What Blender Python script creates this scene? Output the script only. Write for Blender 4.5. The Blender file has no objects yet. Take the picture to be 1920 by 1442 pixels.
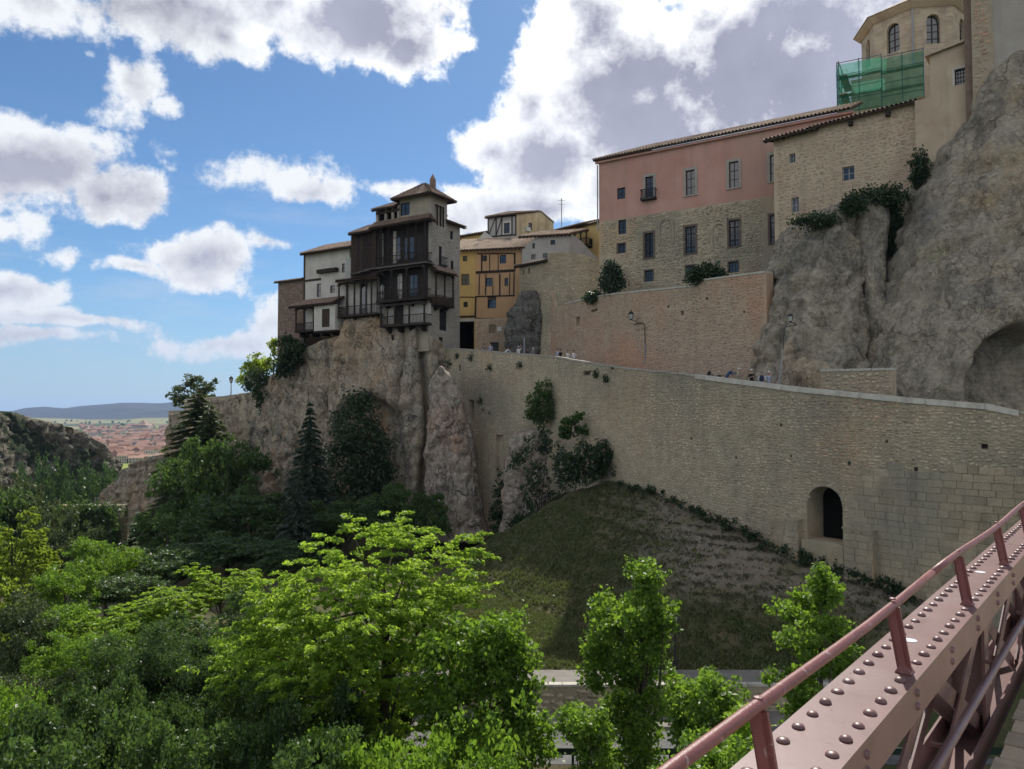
import bpy, bmesh, math, random
import numpy as np
from mathutils import Vector, Matrix, noise
random.seed(7)
R = math.radians
sc = bpy.context.scene
COL = sc.collection
# ---------------------------------------------------------------- camera
F = 1400.0                                   # focal length in photo pixels (1920 wide)
PITCH = math.atan(51 / F); CP = math.cos(PITCH); SP = math.sin(PITCH)
cam_d = bpy.data.cameras.new('camera'); cam = bpy.data.objects.new('camera', cam_d); COL.objects.link(cam)
cam_d.sensor_width = 36; cam_d.lens = F / 1920 * 36; cam_d.clip_start = .05; cam_d.clip_end = 60000
cam.rotation_euler = (R(90) + PITCH, 0, 0); cam.location = (0, 0, 0)
sc.camera = cam
sc.view_settings.view_transform = 'Standard'; sc.view_settings.look = 'None'
sc.view_settings.exposure = 0.5; sc.view_settings.gamma = 1
sc.cycles.max_bounces = 6; sc.cycles.diffuse_bounces = 3; sc.cycles.glossy_bounces = 3
sc.cycles.transmission_bounces = 4; sc.cycles.transparent_max_bounces = 8; sc.cycles.volume_bounces = 0
sc.cycles.use_denoising = True; sc.cycles.caustics_reflective = False; sc.cycles.caustics_refractive = False
def ray(px, py):
    u = (px - 960) / F; v = (721 - py) / F
    d = Vector((u, CP - v * SP, SP + v * CP)); return d / d.y
def P(px, py, Y): return ray(px, py) * Y
# ---------------------------------------------------------------- sun and sky
SUN_AZ, SUN_EL = R(11), R(46)
SKY = 0.115; SKYTINT = (.40, .54, .64)
sun_d = bpy.data.lights.new('sun', 'SUN'); sun = bpy.data.objects.new('sun', sun_d); COL.objects.link(sun)
sun_d.energy = 4.2; sun_d.angle = R(.53); sun_d.color = (1, .95, .87)
SUNV = Vector((math.sin(SUN_AZ) * math.cos(SUN_EL), math.cos(SUN_AZ) * math.cos(SUN_EL), math.sin(SUN_EL)))
sun.rotation_euler = SUNV.to_track_quat('Z', 'Y').to_euler()
def N(nt, kind, **kw):
    n = nt.nodes.new(kind); ins = kw.pop('ins', {})
    for k, v in kw.items(): setattr(n, k, v)
    for k, v in ins.items():
        if isinstance(v, bpy.types.NodeSocket): nt.links.new(v, n.inputs[k])
        else: n.inputs[k].default_value = v
    return n
def MA(nt, op, a, b=0.0, c=0.0, clamp=False):
    return N(nt, 'ShaderNodeMath', operation=op, use_clamp=clamp, ins={0: a, 1: b, 2: c}).outputs[0]
def VM(nt, op, a, b=(0, 0, 0), c=(0, 0, 0), out=0):
    return N(nt, 'ShaderNodeVectorMath', operation=op, ins={0: a, 1: b, 2: c}).outputs[out]
def MR(nt, v, a, b, c=0.0, d=1.0, smooth=False):
    return N(nt, 'ShaderNodeMapRange', interpolation_type='SMOOTHSTEP' if smooth else 'LINEAR', ins={0: v, 1: a, 2: b, 3: c, 4: d}).outputs[0]
def MIX(nt, f, a, b):
    n = nt.nodes.new('ShaderNodeMix'); n.data_type = 'RGBA'
    for i, v in ((0, f), (6, a), (7, b)):
        if isinstance(v, bpy.types.NodeSocket): nt.links.new(v, n.inputs[i])
        else: n.inputs[i].default_value = v if i == 0 else (tuple(v) + (1,))[:4]
    return n.outputs[2]
def NOISE(nt, vec, scale, detail=6, rough=.55, out=0, **kw):
    return N(nt, 'ShaderNodeTexNoise', ins={'Vector': vec, 'Scale': scale, 'Detail': detail, 'Roughness': rough, **kw}).outputs[out]
world = bpy.data.worlds.new('World'); sc.world = world; world.use_nodes = True
def build_sky():
    nt = world.node_tree; nt.nodes.clear()
    sky = N(nt, 'ShaderNodeTexSky', sky_type='NISHITA', sun_disc=False, sun_elevation=SUN_EL, sun_rotation=SUN_AZ, altitude=950, air_density=1.0, dust_density=.6, ozone_density=1.6)
    d = VM(nt, 'NORMALIZE', N(nt, 'ShaderNodeTexCoord').outputs['Generated'])
    sp = N(nt, 'ShaderNodeSeparateXYZ', ins={0: d})
    x, y, z = sp.outputs
    az = MA(nt, 'MULTIPLY', MA(nt, 'ARCTAN2', x, y), F); el = MA(nt, 'MULTIPLY', MA(nt, 'ARCSINE', z), F)
    pv = N(nt, 'ShaderNodeCombineXYZ', ins={0: az, 1: el}).outputs[0]
    n1 = NOISE(nt, d, 7.5, 9, .64)
    n2 = NOISE(nt, VM(nt, 'ADD', d, (.012, .0, .034)), 7.5, 6, .64)
    wv = VM(nt, 'SCALE', VM(nt, 'SUBTRACT', NOISE(nt, d, 6, 2, .6, out=1), (.5, .5, .5)), (0, 0, 0)); wv.node.inputs[3].default_value = 150
    pw = VM(nt, 'ADD', pv, wv)
    blobs = [(250, 25, 280, 80, .85), (60, 5, 170, 50, .7), (440, 88, 80, 44, .7), (690, 40, 175, 110, 1.4), (775, 85, 90, 75, 1.2), (540, 5, 120, 50, .7),
             (225, 150, 70, 52, .72), (290, 190, 50, 26, .5), (150, 93, 34, 22, .45), (60, 315, 140, 82, 1.05), (205, 362, 95, 46, .9), (20, 405, 70, 30, .5),
             (590, 330, 170, 38, .5), (730, 342, 130, 24, .45), (390, 485, 140, 58, 1.0), (260, 508, 100, 26, .6), (540, 455, 90, 26, .5), (125, 478, 34, 22, .42),
             (0, 548, 100, 40, .8), (140, 612, 160, 22, .65), (60, 650, 180, 22, .5), (410, 640, 140, 34, .65), (545, 615, 80, 60, .5),
             (1180, 200, 235, 190, 1.5), (1040, 290, 150, 125, 1.3), (1480, 160, 330, 230, 1.9), (1120, 70, 115, 95, 1.0), (925, 262, 85, 44, .75),
             (1000, 388, 230, 50, 1.0), (1300, 330, 330, 150, 1.7), (1740, 130, 280, 280, 1.8), (1000, 185, 90, 75, .8), (720, 420, 50, 32, .6), (1330, 20, 90, 70, .9)]
    fld = None
    for px, py, rx, ry, a in blobs:
        r = ray(px, py); ca = math.atan2(r.x, r.y) * F; ce = math.asin(r.z / r.length) * F
        q = VM(nt, 'MULTIPLY_ADD', pw, (1 / rx, 1 / ry, 0), (-ca / rx, -ce / ry, 0))
        v = MA(nt, 'MULTIPLY_ADD', VM(nt, 'LENGTH', q, out=1), -a, a)
        fld = v if fld is None else MA(nt, 'MAXIMUM', fld, v)
    fld = MA(nt, 'MAXIMUM', fld, -.55)
    gen = MA(nt, 'MULTIPLY_ADD', NOISE(nt, d, 2.4, 3, .5), 4.0, -1.95)
    mk = MA(nt, 'MULTIPLY', MR(nt, MA(nt, 'ABSOLUTE', az), 950, 1150, 1, 0), MR(nt, el, 760, 900, 1, 0))
    mk = MA(nt, 'MULTIPLY', mk, MR(nt, y, -.05, .05))
    fld = MA(nt, 'ADD', MA(nt, 'MULTIPLY', fld, mk), MA(nt, 'MULTIPLY', gen, MA(nt, 'SUBTRACT', 1.0, mk)))
    fb = MA(nt, 'SUBTRACT', n1, .5)
    f2 = MA(nt, 'MULTIPLY_ADD', fb, 2.9, fld)
    alpha = MR(nt, f2, -.02, .30, smooth=True)
    thick = MR(nt, f2, .10, 1.1, smooth=True); core = MR(nt, fld, .15, 1.3, smooth=True)
    lit = MR(nt, MA(nt, 'SUBTRACT', n1, n2), -.16, .16, -.60, .60)
    prox = MR(nt, VM(nt, 'DOT_PRODUCT', d, tuple(SUNV), out=1), .80, .97, 0, 1, True)
    white = MIX(nt, prox, (5.6, 5.8, 6.1), (9.5, 9.5, 9.5)); grey = MIX(nt, prox, (2.5, 2.6, 3.2), (2.0, 2.1, 2.7))
    away = MR(nt, VM(nt, 'DOT_PRODUCT', d, tuple(SUNV), out=1), .55, -.1, 0, 1, True)          # clouds away from the sun are seen from their lit side
    grey = MIX(nt, away, grey, (6.2, 6.3, 6.5)); white = MIX(nt, away, white, (8.5, 8.5, 8.5))
    grey = VM(nt, 'SCALE', grey); nt.links.new(MR(nt, NOISE(nt, d, 4.0, 5, .6), .3, .7, .85, 1.4), grey.node.inputs[3])
    tk = MA(nt, 'SUBTRACT', MA(nt, 'MULTIPLY_ADD', core, .55, MA(nt, 'MULTIPLY', thick, .60)), lit, clamp=True)
    cc = MIX(nt, tk, white, grey)
    hz = MR(nt, el, -10, 260, 1.0, 0, True)
    skyc = VM(nt, 'MULTIPLY', sky.outputs[0], SKYTINT)
    cir = MR(nt, NOISE(nt, VM(nt, 'MULTIPLY', d, (3, 3, 14)), 2.0, 6, .65), .48, .8, 0, .5)
    skyc = MIX(nt, MA(nt, 'MULTIPLY', cir, MR(nt, el, 500, 150)), skyc, (4, 4.3, 5))
    col = MIX(nt, alpha, skyc, cc)
    col = MIX(nt, MA(nt, 'MULTIPLY', hz, .6), col, (2.4, 3.05, 4.3))
    bg = N(nt, 'ShaderNodeBackground', ins={0: col, 1: SKY})
    nt.links.new(bg.outputs[0], N(nt, 'ShaderNodeOutputWorld').inputs[0])
build_sky()
world.cycles.sampling_method = 'MANUAL'; world.cycles.sample_map_resolution = 256
# ---------------------------------------------------------------- materials
MATS = {}
def srgb(r, g, b):
    f = lambda c: (c / 255 / 12.92) if c <= 10 else ((c / 255 + .055) / 1.055) ** 2.4
    return (f(r), f(g), f(b))
def mat(name, cols, scale=1.0, detail=6, rough=.9, bump=0.0, bscale=None, spec=.2, isl=0.0, obj=False, big=None, metal=0, stretch=None, streak=None):
    """cols: 2 or 3 rgb mixed by noise; isl: value spread per mesh island; big: (rgb, scale, lo, hi) broad patches; streak: (rgb, amount) vertical run-off stains"""
    if name in MATS: return MATS[name]
    m = bpy.data.materials.new(name); m.use_nodes = True; nt = m.node_tree; nt.nodes.clear()
    if obj: vec = N(nt, 'ShaderNodeTexCoord').outputs['Object']
    else: vec = N(nt, 'ShaderNodeNewGeometry').outputs['Position']
    if stretch: vec = VM(nt, 'MULTIPLY', vec, stretch)
    n = NOISE(nt, vec, scale, detail, .6)
    if len(cols) == 1: c = MIX(nt, MR(nt, n, .3, .7), tuple(k * .85 for k in cols[0]), tuple(min(1, k * 1.12) for k in cols[0]))
    elif len(cols) == 2: c = MIX(nt, MR(nt, n, .32, .68), cols[0], cols[1])
    else:
        c = MIX(nt, MR(nt, n, .3, .5), cols[0], cols[1]); c = MIX(nt, MR(nt, n, .5, .7), c, cols[2])
    if big:
        bs = big if isinstance(big, list) else [big]
        for k, (rgb, s_, lo, hi) in enumerate(bs):
            c = MIX(nt, MR(nt, NOISE(nt, VM(nt, 'ADD', vec, (k * 17.3, k * 5.1, 3)), s_, 5, .62), lo, hi), c, rgb)
    if streak:
        sv = VM(nt, 'MULTIPLY', vec, (1.1, 1.1, .09))
        c = MIX(nt, MA(nt, 'MULTIPLY', MR(nt, NOISE(nt, sv, 1.0, 6, .65), .5, .72), streak[1]), c, streak[0])
    if isl:
        rnd = N(nt, 'ShaderNodeNewGeometry').outputs['Random Per Island']
        hs = N(nt, 'ShaderNodeHueSaturation', ins={'Value': MR(nt, rnd, 0, 1, 1 - isl, 1 + isl), 'Hue': MR(nt, MA(nt, 'FRACT', MA(nt, 'MULTIPLY', rnd, 7.31)), 0, 1, .488, .512), 'Color': c})
        c = hs.outputs[0]
    b = N(nt, 'ShaderNodeBsdfPrincipled', ins={'Base Color': c, 'Roughness': rough, 'Specular IOR Level': spec, 'Metallic': metal})
    if bump:
        h = NOISE(nt, vec, bscale or scale * 4, 8, .68)
        bp = N(nt, 'ShaderNodeBump', ins={'Strength': min(1, bump), 'Distance': .12 if bump < 1 else .12 * bump, 'Height': h})
        nt.links.new(bp.outputs[0], b.inputs['Normal'])
    nt.links.new(b.outputs[0], N(nt, 'ShaderNodeOutputMaterial').inputs[0])
    MATS[name] = m; return m
def leafmat(name, col, col2=None, trans=.45, var=.25):
    if name in MATS: return MATS[name]
    m = bpy.data.materials.new(name); m.use_nodes = True; nt = m.node_tree; nt.nodes.clear()
    rnd = N(nt, 'ShaderNodeNewGeometry').outputs['Random Per Island']
    pos = N(nt, 'ShaderNodeTexCoord').outputs['Object']
    n = NOISE(nt, pos, .55, 3, .6)
    c = MIX(nt, MR(nt, MA(nt, 'ADD', MA(nt, 'MULTIPLY', rnd, .35), n), .4, .95), col2 or tuple(k * .6 for k in col), col)
    c = N(nt, 'ShaderNodeHueSaturation', ins={'Value': MR(nt, rnd, 0, 1, 1 - var, 1 + var), 'Color': c}).outputs[0]
    d = N(nt, 'ShaderNodeBsdfPrincipled', ins={'Base Color': c, 'Roughness': .45, 'Specular IOR Level': .4})
    t = N(nt, 'ShaderNodeBsdfTranslucent', ins={0: MIX(nt, .5, c, (col[0] * 1.5, col[1] * 1.45, col[2] * .6))})
    mx = N(nt, 'ShaderNodeMixShader', ins={0: trans, 1: d.outputs[0], 2: t.outputs[0]})
    nt.links.new(mx.outputs[0], N(nt, 'ShaderNodeOutputMaterial').inputs[0])
    MATS[name] = m; return m
wood = mat('dark_wood', [(.020, .014, .011), (.045, .033, .026)], 3, bump=.4, bscale=14, rough=.8)
wood2 = mat('brown_wood', [(.035, .022, .016), (.07, .047, .034)], 3, bump=.4, bscale=14, rough=.8)
white = mat('white_plaster', [(.46, .42, .36), (.58, .545, .48)], .7, bump=.25, bscale=6, big=((.40, .37, .33), .35, .55, .75), streak=((.3, .28, .25), .4))
cream = mat('cream_plaster', [(.28, .24, .175), (.37, .325, .24)], .8, bump=.3, bscale=6, streak=((.2, .18, .15), .5))
pinkp = mat('pink_plaster', [(.43, .225, .17), (.52, .30, .24)], .35, bump=.2, bscale=6, big=((.42, .27, .205), .15, .5, .72), streak=((.28, .19, .16), .45))
ochre = mat('ochre_plaster', [(.42, .29, .115), (.50, .36, .15)], .6, bump=.2, bscale=6, streak=((.3, .19, .07), .4))
orange = mat('orange_plaster', [(.42, .26, .14), (.50, .32, .18)], .6, bump=.2, bscale=6, streak=((.33, .2, .1), .4))
yellow = mat('yellow_plaster', [(.52, .37, .14), (.6, .45, .19)], .6, bump=.2, bscale=6, streak=((.4, .3, .14), .35))
greyp = mat('grey_plaster', [(.33, .32, .29), (.42, .40, .37)], .6, bump=.2, bscale=6, streak=((.24, .23, .21), .4))
beige = mat('beige_plaster', [(.42, .325, .22), (.52, .415, .295)], .5, bump=.3, bscale=5, big=((.36, .25, .18), .3, .55, .7), streak=((.28, .23, .18), .4))
stone_t = mat('tower_stone', [(.42, .33, .22), (.52, .43, .31)], .8, bump=.5, bscale=3, big=((.36, .28, .2), .4, .5, .7), isl=.12)
mortar = mat('wall_mortar', [(0.366, 0.299, 0.201), (0.512, 0.427, 0.305)], 1.3, bump=.9, bscale=9, big=[((0.293, 0.262, 0.195), .12, .45, .65), ((0.488, 0.336, 0.207), .1, .55, .7)])
rub = mat('rubble_stone', [(0.366, 0.299, 0.201), (0.561, 0.470, 0.329), (0.427, 0.372, 0.275)], 2.2, bump=.9, bscale=11, isl=.2, big=[((0.311, 0.281, 0.207), .13, .46, .64), ((0.549, 0.366, 0.220), .11, .55, .70), ((0.573, 0.500, 0.342), .09, .55, .7), ((0.207, 0.183, 0.140), .35, .62, .76)], streak=((0.171, 0.146, 0.110), .55))
rubw = mat('warm_rubble', [(0.381, 0.274, 0.185), (0.526, 0.403, 0.286)], 2.2, bump=.8, bscale=11, isl=.18, big=[((0.504, 0.308, 0.202), .14, .46, .64), ((0.347, 0.308, 0.224), .1, .55, .7)], streak=((0.213, 0.168, 0.123), .5))
mortw = mat('warm_mortar', [(0.403, 0.302, 0.213), (0.515, 0.409, 0.297)], 1.2, bump=.7, bscale=9, big=[((0.504, 0.319, 0.213), .14, .46, .64)])
ash = mat('ashlar_stone', [(0.329, 0.275, 0.183), (0.464, 0.390, 0.275)], 1.1, bump=.9, bscale=9, big=[((0.305, 0.287, 0.220), .25, .45, .66), ((0.451, 0.323, 0.195), .3, .6, .75)], streak=((0.183, 0.159, 0.122), .45))
coping = mat('coping_stone', [(.42, .39, .32), (.56, .53, .45)], 2, bump=.5, bscale=8, streak=((.25, .23, .2), .5))
def rockmat(name, c0, c1, c2, patches, crackc, sc_=1.0, stk=.7, crackshade=.8):
    m = bpy.data.materials.new(name); m.use_nodes = True; nt = m.node_tree; nt.nodes.clear(); MATS[name] = m
    pos = N(nt, 'ShaderNodeNewGeometry').outputs['Position']
    if sc_ != 1: pos = VM(nt, 'MULTIPLY', pos, (sc_, sc_, sc_))
    nw = NOISE(nt, pos, .8, 4, .6, out=1); wp = VM(nt, 'MULTIPLY_ADD', nw, (1.6, 1.6, 1.6), pos)
    n = NOISE(nt, pos, .5, 9, .68); nf = NOISE(nt, pos, 3.4, 8, .72)
    c = MIX(nt, MR(nt, n, .32, .5), c0, c1); c = MIX(nt, MR(nt, n, .5, .68), c, c2)
    for k, (rgb, s_, lo, hi) in enumerate(patches): c = MIX(nt, MR(nt, NOISE(nt, VM(nt, 'ADD', pos, (k * 17.3, k * 5.1, 3)), s_, 6, .65), lo, hi), c, rgb)
    sv = VM(nt, 'MULTIPLY', wp, (.9, .9, .07)); c = MIX(nt, MA(nt, 'MULTIPLY', MR(nt, NOISE(nt, sv, 1.0, 6, .7), .50, .70), stk), c, crackc)
    g = MR(nt, nf, .3, .72, .62, 1.35); c = VM(nt, 'SCALE', c); c.node.inputs[3].default_value = 1; nt.links.new(g, c.node.inputs[3])
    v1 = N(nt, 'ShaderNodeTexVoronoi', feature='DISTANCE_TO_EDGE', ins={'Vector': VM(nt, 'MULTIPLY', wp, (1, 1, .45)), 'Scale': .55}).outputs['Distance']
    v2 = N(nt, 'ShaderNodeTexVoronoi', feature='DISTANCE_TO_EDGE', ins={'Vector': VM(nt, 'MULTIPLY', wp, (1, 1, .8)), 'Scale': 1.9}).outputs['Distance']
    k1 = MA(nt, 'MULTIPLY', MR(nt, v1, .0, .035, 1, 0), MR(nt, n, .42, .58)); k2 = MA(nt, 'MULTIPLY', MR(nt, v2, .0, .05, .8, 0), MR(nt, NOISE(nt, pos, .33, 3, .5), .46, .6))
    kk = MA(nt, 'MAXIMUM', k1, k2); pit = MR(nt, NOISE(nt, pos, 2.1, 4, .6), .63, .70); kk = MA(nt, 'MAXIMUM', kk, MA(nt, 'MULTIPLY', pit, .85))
    c = MIX(nt, MA(nt, 'MULTIPLY', kk, crackshade), c, tuple(k * .45 for k in crackc))  # cracks and pits painted dark: dirt in them plus imitated occlusion
    b = N(nt, 'ShaderNodeBsdfPrincipled', ins={'Base Color': c, 'Roughness': .95, 'Specular IOR Level': .15})
    h = MA(nt, 'SUBTRACT', MA(nt, 'ADD', MA(nt, 'MULTIPLY', n, 1.0), MA(nt, 'MULTIPLY', nf, .35)), MA(nt, 'MULTIPLY', kk, .42 * crackshade))
    bp = N(nt, 'ShaderNodeBump', ins={'Strength': 1.0, 'Distance': .65 / sc_, 'Height': h}); nt.links.new(bp.outputs[0], b.inputs['Normal'])
    nt.links.new(b.outputs[0], N(nt, 'ShaderNodeOutputMaterial').inputs[0]); return m
rockc = rockmat('cliff_rock', (.32, .25, .175), (.46, .375, .275), (.39, .345, .265), [((.47, .32, .20), .09, .52, .66), ((.35, .325, .265), .15, .50, .64)], (.13, .11, .09), stk=.85, crackshade=.75)
rockg = rockmat('grey_rock', (.30, .255, .185), (.42, .365, .275), (.35, .295, .21), [((.50, .37, .215), .08, .52, .66), ((.215, .20, .175), .16, .54, .70), ((.30, .275, .16), .3, .58, .72)], (.115, .10, .085), stk=.85, crackshade=.4)
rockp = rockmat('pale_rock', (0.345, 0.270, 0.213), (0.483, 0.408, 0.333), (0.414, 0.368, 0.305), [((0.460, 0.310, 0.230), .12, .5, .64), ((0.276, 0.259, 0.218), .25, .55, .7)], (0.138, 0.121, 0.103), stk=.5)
tile = mat('roof_tile', [(.24, .15, .105), (.52, .41, .31), (.38, .30, .23)], 3.2, bump=.5, bscale=16, big=((.17, .145, .12), .7, .5, .7))
otile = mat('old_roof_tile', [(.11, .065, .05), (.34, .24, .18), (.19, .13, .10)], 3.6, bump=.5, bscale=16, big=((.12, .10, .085), .8, .48, .66))
tiler = mat('red_roof_tile', [(.30, .15, .10), (.38, .24, .18)], .02)
glass = mat('window_glass', [(.025, .03, .035)], 1, rough=.06, spec=.9)
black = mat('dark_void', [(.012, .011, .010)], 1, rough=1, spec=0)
iron = mat('black_iron', [(.02, .02, .02), (.035, .033, .03)], 5, rough=.6)
bark = mat('bark', [(.05, .04, .03), (.1, .085, .065)], 5, bump=.6, bscale=18, obj=True)
barkg = mat('grey_bark', [(.10, .095, .085), (.17, .16, .14)], 5, bump=.6, bscale=18, obj=True)
def paint():
    m = mat('bridge_paint', [(.135, .068, .062), (.175, .094, .086)], 2.5, rough=.40, spec=.45, bump=.03, bscale=25, big=[((.215, .14, .128), 1.6, .52, .78), ((.115, .055, .042), 6, .56, .70), ((.07, .035, .022), 26, .64, .70), ((.30, .22, .20), 48, .68, .73)], streak=((.09, .055, .045), .35))
    return m
paint = paint()
railp = mat('rail_paint', [(.155, .05, .045), (.21, .075, .066)], 4, rough=.42, spec=.45, bump=.15, bscale=60, big=[((.10, .04, .03), 14, .6, .72), ((.33, .24, .22), 26, .64, .72)])
deckw = mat('deck_wood', [(.33, .27, .19), (.50, .42, .31)], 2.2, bump=.35, bscale=10, rough=.8, isl=.0, stretch=(1, 1, 1), big=((.24, .19, .14), 6, .55, .75))
asph = mat('asphalt', [(.10, .10, .10), (.15, .148, .14)], 2, bump=.2, bscale=30, big=((.18, .17, .155), .3, .5, .7))
paving = mat('pale_paving', [(.17, .155, .135), (.23, .21, .185)], 2, bump=.2, bscale=20, big=((.2, .19, .17), .4, .5, .7))
soil = None
# ---------------------------------------------------------------- mesh helpers
ORG = {}
def top_of(o):
    while o.parent: o = o.parent
    return o
def tag(o, label=None, cat=None, group=None, kind=None):
    if label: o['label'] = label
    if cat: o['category'] = cat
    if group: o['group'] = group
    if kind: o['kind'] = kind
    return o
def thing(name, label, cat, loc=(0, 0, 0), group=None):
    o = bpy.data.objects.new(name, None); COL.objects.link(o); o.location = loc; o.empty_display_size = .3
    ORG[o] = Vector(loc); return tag(o, label, cat, group)
def link(name, me, parent=None, kind=None, org=None):
    o = bpy.data.objects.new(name, me); COL.objects.link(o)
    if parent is not None: o.parent = parent
    elif org is not None: o.location = org
    if kind: o['kind'] = kind
    return o
def npmesh(name, V, Fq, mats, smooth=False, midx=None):
    """V (n,3), Fq (m,k) same-size faces"""
    me = bpy.data.meshes.new(name); V = np.asarray(V, np.float32); Fq = np.asarray(Fq, np.int32); k = Fq.shape[1]
    me.vertices.add(len(V)); me.vertices.foreach_set('co', V.ravel())
    me.loops.add(Fq.size); me.loops.foreach_set('vertex_index', Fq.ravel())
    me.polygons.add(len(Fq)); me.polygons.foreach_set('loop_start', np.arange(0, Fq.size, k, dtype=np.int32))
    if midx is not None: me.polygons.foreach_set('material_index', np.asarray(midx, np.int32))
    if smooth: me.polygons.foreach_set('use_smooth', np.ones(len(Fq), bool))
    for m in (mats if isinstance(mats, (list, tuple)) else [mats]): me.materials.append(m)
    me.update(calc_edges=True); me.validate(); return me
class MB:
    def __init__(s): s.v = []; s.f = []; s.m = []
    def add(s, vs, fs, mi=0):
        b = len(s.v); s.v += [tuple(v) for v in vs]; s.f += [tuple(b + i for i in f) for f in fs]; s.m += [mi] * len(fs); return s
    def hexa(s, c, mi=0): return s.add(c, [(0, 3, 2, 1), (4, 5, 6, 7), (0, 1, 5, 4), (1, 2, 6, 5), (2, 3, 7, 6), (3, 0, 4, 7)], mi)
    def fb(s, fr, a0, a1, d0, d1, z0, z1, mi=0):
        w = fr.w; return s.hexa([w(a0, d0, z0), w(a1, d0, z0), w(a1, d1, z0), w(a0, d1, z0), w(a0, d0, z1), w(a1, d0, z1), w(a1, d1, z1), w(a0, d1, z1)], mi)
    def box(s, c, h, rz=0, mi=0):
        ca, sa = math.cos(rz), math.sin(rz); o = []
        for z in (-1, 1):
            for x, y in ((-1, -1), (1, -1), (1, 1), (-1, 1)):
                X, Y = x * h[0], y * h[1]; o.append((c[0] + X * ca - Y * sa, c[1] + X * sa + Y * ca, c[2] + z * h[2]))
        return s.hexa(o, mi)
    def bar(s, p, q, w, h, up=(0, 0, 1), mi=0):
        p = Vector(p); q = Vector(q); t = (q - p).normalized(); x = t.cross(Vector(up)); x = x.normalized() if x.length > 1e-4 else Vector((1, 0, 0)); y = x.cross(t)
        x = x * w / 2; y = y * h / 2
        return s.hexa([p - x - y, p + x - y, p + x + y, p - x + y, q - x - y, q + x - y, q + x + y, q - x + y], mi)
    def tube(s, pts, rad, n=7, mi=0, cap=True):
        pts = [Vector(p) for p in pts]
        if not isinstance(rad, (list, tuple)): rad = [rad] * len(pts)
        b = len(s.v); x = None
        for i, p in enumerate(pts):
            t = (pts[min(i + 1, len(pts) - 1)] - pts[max(i - 1, 0)]).normalized()
            if x is None: x = t.orthogonal().normalized()
            else:
                x = x - t * x.dot(t); x = x.normalized() if x.length > 1e-5 else t.orthogonal().normalized()
            y = t.cross(x)
            for k in range(n):
                a = 2 * math.pi * k / n; s.v.append(tuple(p + (x * math.cos(a) + y * math.sin(a)) * rad[i]))
        for i in range(len(pts) - 1):
            for k in range(n):
                k2 = (k + 1) % n; s.f.append((b + i * n + k, b + i * n + k2, b + (i + 1) * n + k2, b + (i + 1) * n + k)); s.m.append(mi)
        if cap:
            s.f.append(tuple(b + k for k in reversed(range(n)))); s.m.append(mi)
            e = b + (len(pts) - 1) * n; s.f.append(tuple(e + k for k in range(n))); s.m.append(mi)
        return s
    def lathe(s, c, prof, n=10, mi=0, ph=0):
        b = len(s.v)
        for r, z in prof:
            for k in range(n):
                a = 2 * math.pi * k / n + ph; s.v.append((c[0] + r * math.cos(a), c[1] + r * math.sin(a), c[2] + z))
        for i in range(len(prof) - 1):
            for k in range(n):
                k2 = (k + 1) % n; s.f.append((b + i * n + k, b + i * n + k2, b + (i + 1) * n + k2, b + (i + 1) * n + k)); s.m.append(mi)
        s.f.append(tuple(b + k for k in reversed(range(n)))); s.m.append(mi)
        e = b + (len(prof) - 1) * n; s.f.append(tuple(e + k for k in range(n))); s.m.append(mi); return s
    def build(s, name, mats, parent=None, smooth=False, kind=None):
        mats = mats if isinstance(mats, (list, tuple)) else [mats]
        V = np.array(s.v, float)
        if parent is not None: org = np.array(ORG[top_of(parent)])
        else: org = np.array([(V[:, 0].min() + V[:, 0].max()) / 2, (V[:, 1].min() + V[:, 1].max()) / 2, V[:, 2].min()])
        me = bpy.data.meshes.new(name); me.from_pydata((V - org).tolist(), [], s.f)
        for m in mats: me.materials.append(m)
        if len(mats) > 1: me.polygons.foreach_set('material_index', np.array(s.m, np.int32))
        if smooth: me.polygons.foreach_set('use_smooth', np.ones(len(s.f), bool))
        o = link(name, me, parent, kind, Vector(org)); 
        if parent is None: ORG[o] = Vector(org)
        return o
class Path:
    def __init__(s, pts):
        s.p = [Vector((p[0], p[1])) for p in pts]; s.L = [0]; s.e = []
        for a, b in zip(s.p, s.p[1:]): s.L.append(s.L[-1] + (b - a).length); s.e.append((b - a).normalized())
        s.len = s.L[-1]
        s.nn = []                                      # blended normals at the joints
        for i in range(len(s.p)):
            e = s.e[max(i - 1, 0)] + s.e[min(i, len(s.e) - 1)]; e.normalize(); s.nn.append(Vector((-e.y, e.x)))
    def seg(s, a):
        i = 0
        while i < len(s.e) - 1 and a > s.L[i + 1]: i += 1
        return i
    def w(s, a, d=0.0, z=0.0):
        i = s.seg(a); t = a - s.L[i]; l = s.L[i + 1] - s.L[i]; k = min(max(t / l, 0), 1)
        n = s.nn[i].lerp(s.nn[i + 1], k); q = s.p[i] + s.e[i] * t + n * d
        return Vector((q.x, q.y, z))
    def sz(s, px, py, d=0.0):
        r = ray(px, py); best = None
        for i, e in enumerate(s.e):
            n = Vector((-e.y, e.x)); o = s.p[i] + n * d; rr = Vector((r.x, r.y))
            den = rr.dot(n)
            if abs(den) < 1e-6: continue
            k = o.dot(n) / den; t = (rr * k - o).dot(e); l = s.L[i + 1] - s.L[i]
            lo = -1e9 if i == 0 else -.4; hi = 1e9 if i == len(s.e) - 1 else l + .4
            if k > 0 and lo <= t <= hi: best = (s.L[i] + t, k * r.z); break
        return best
    def op(s, x0, y0, x1, y1, d=0.0):
        xm, ym = (x0 + x1) / 2, (y0 + y1) / 2
        return (s.sz(x0, ym, d)[0], s.sz(x1, ym, d)[0], s.sz(xm, y1, d)[1], s.sz(xm, y0, d)[1])
def ppath(pts): return Path([(P(px, 772, Y).x, Y) for px, Y in pts])
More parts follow.
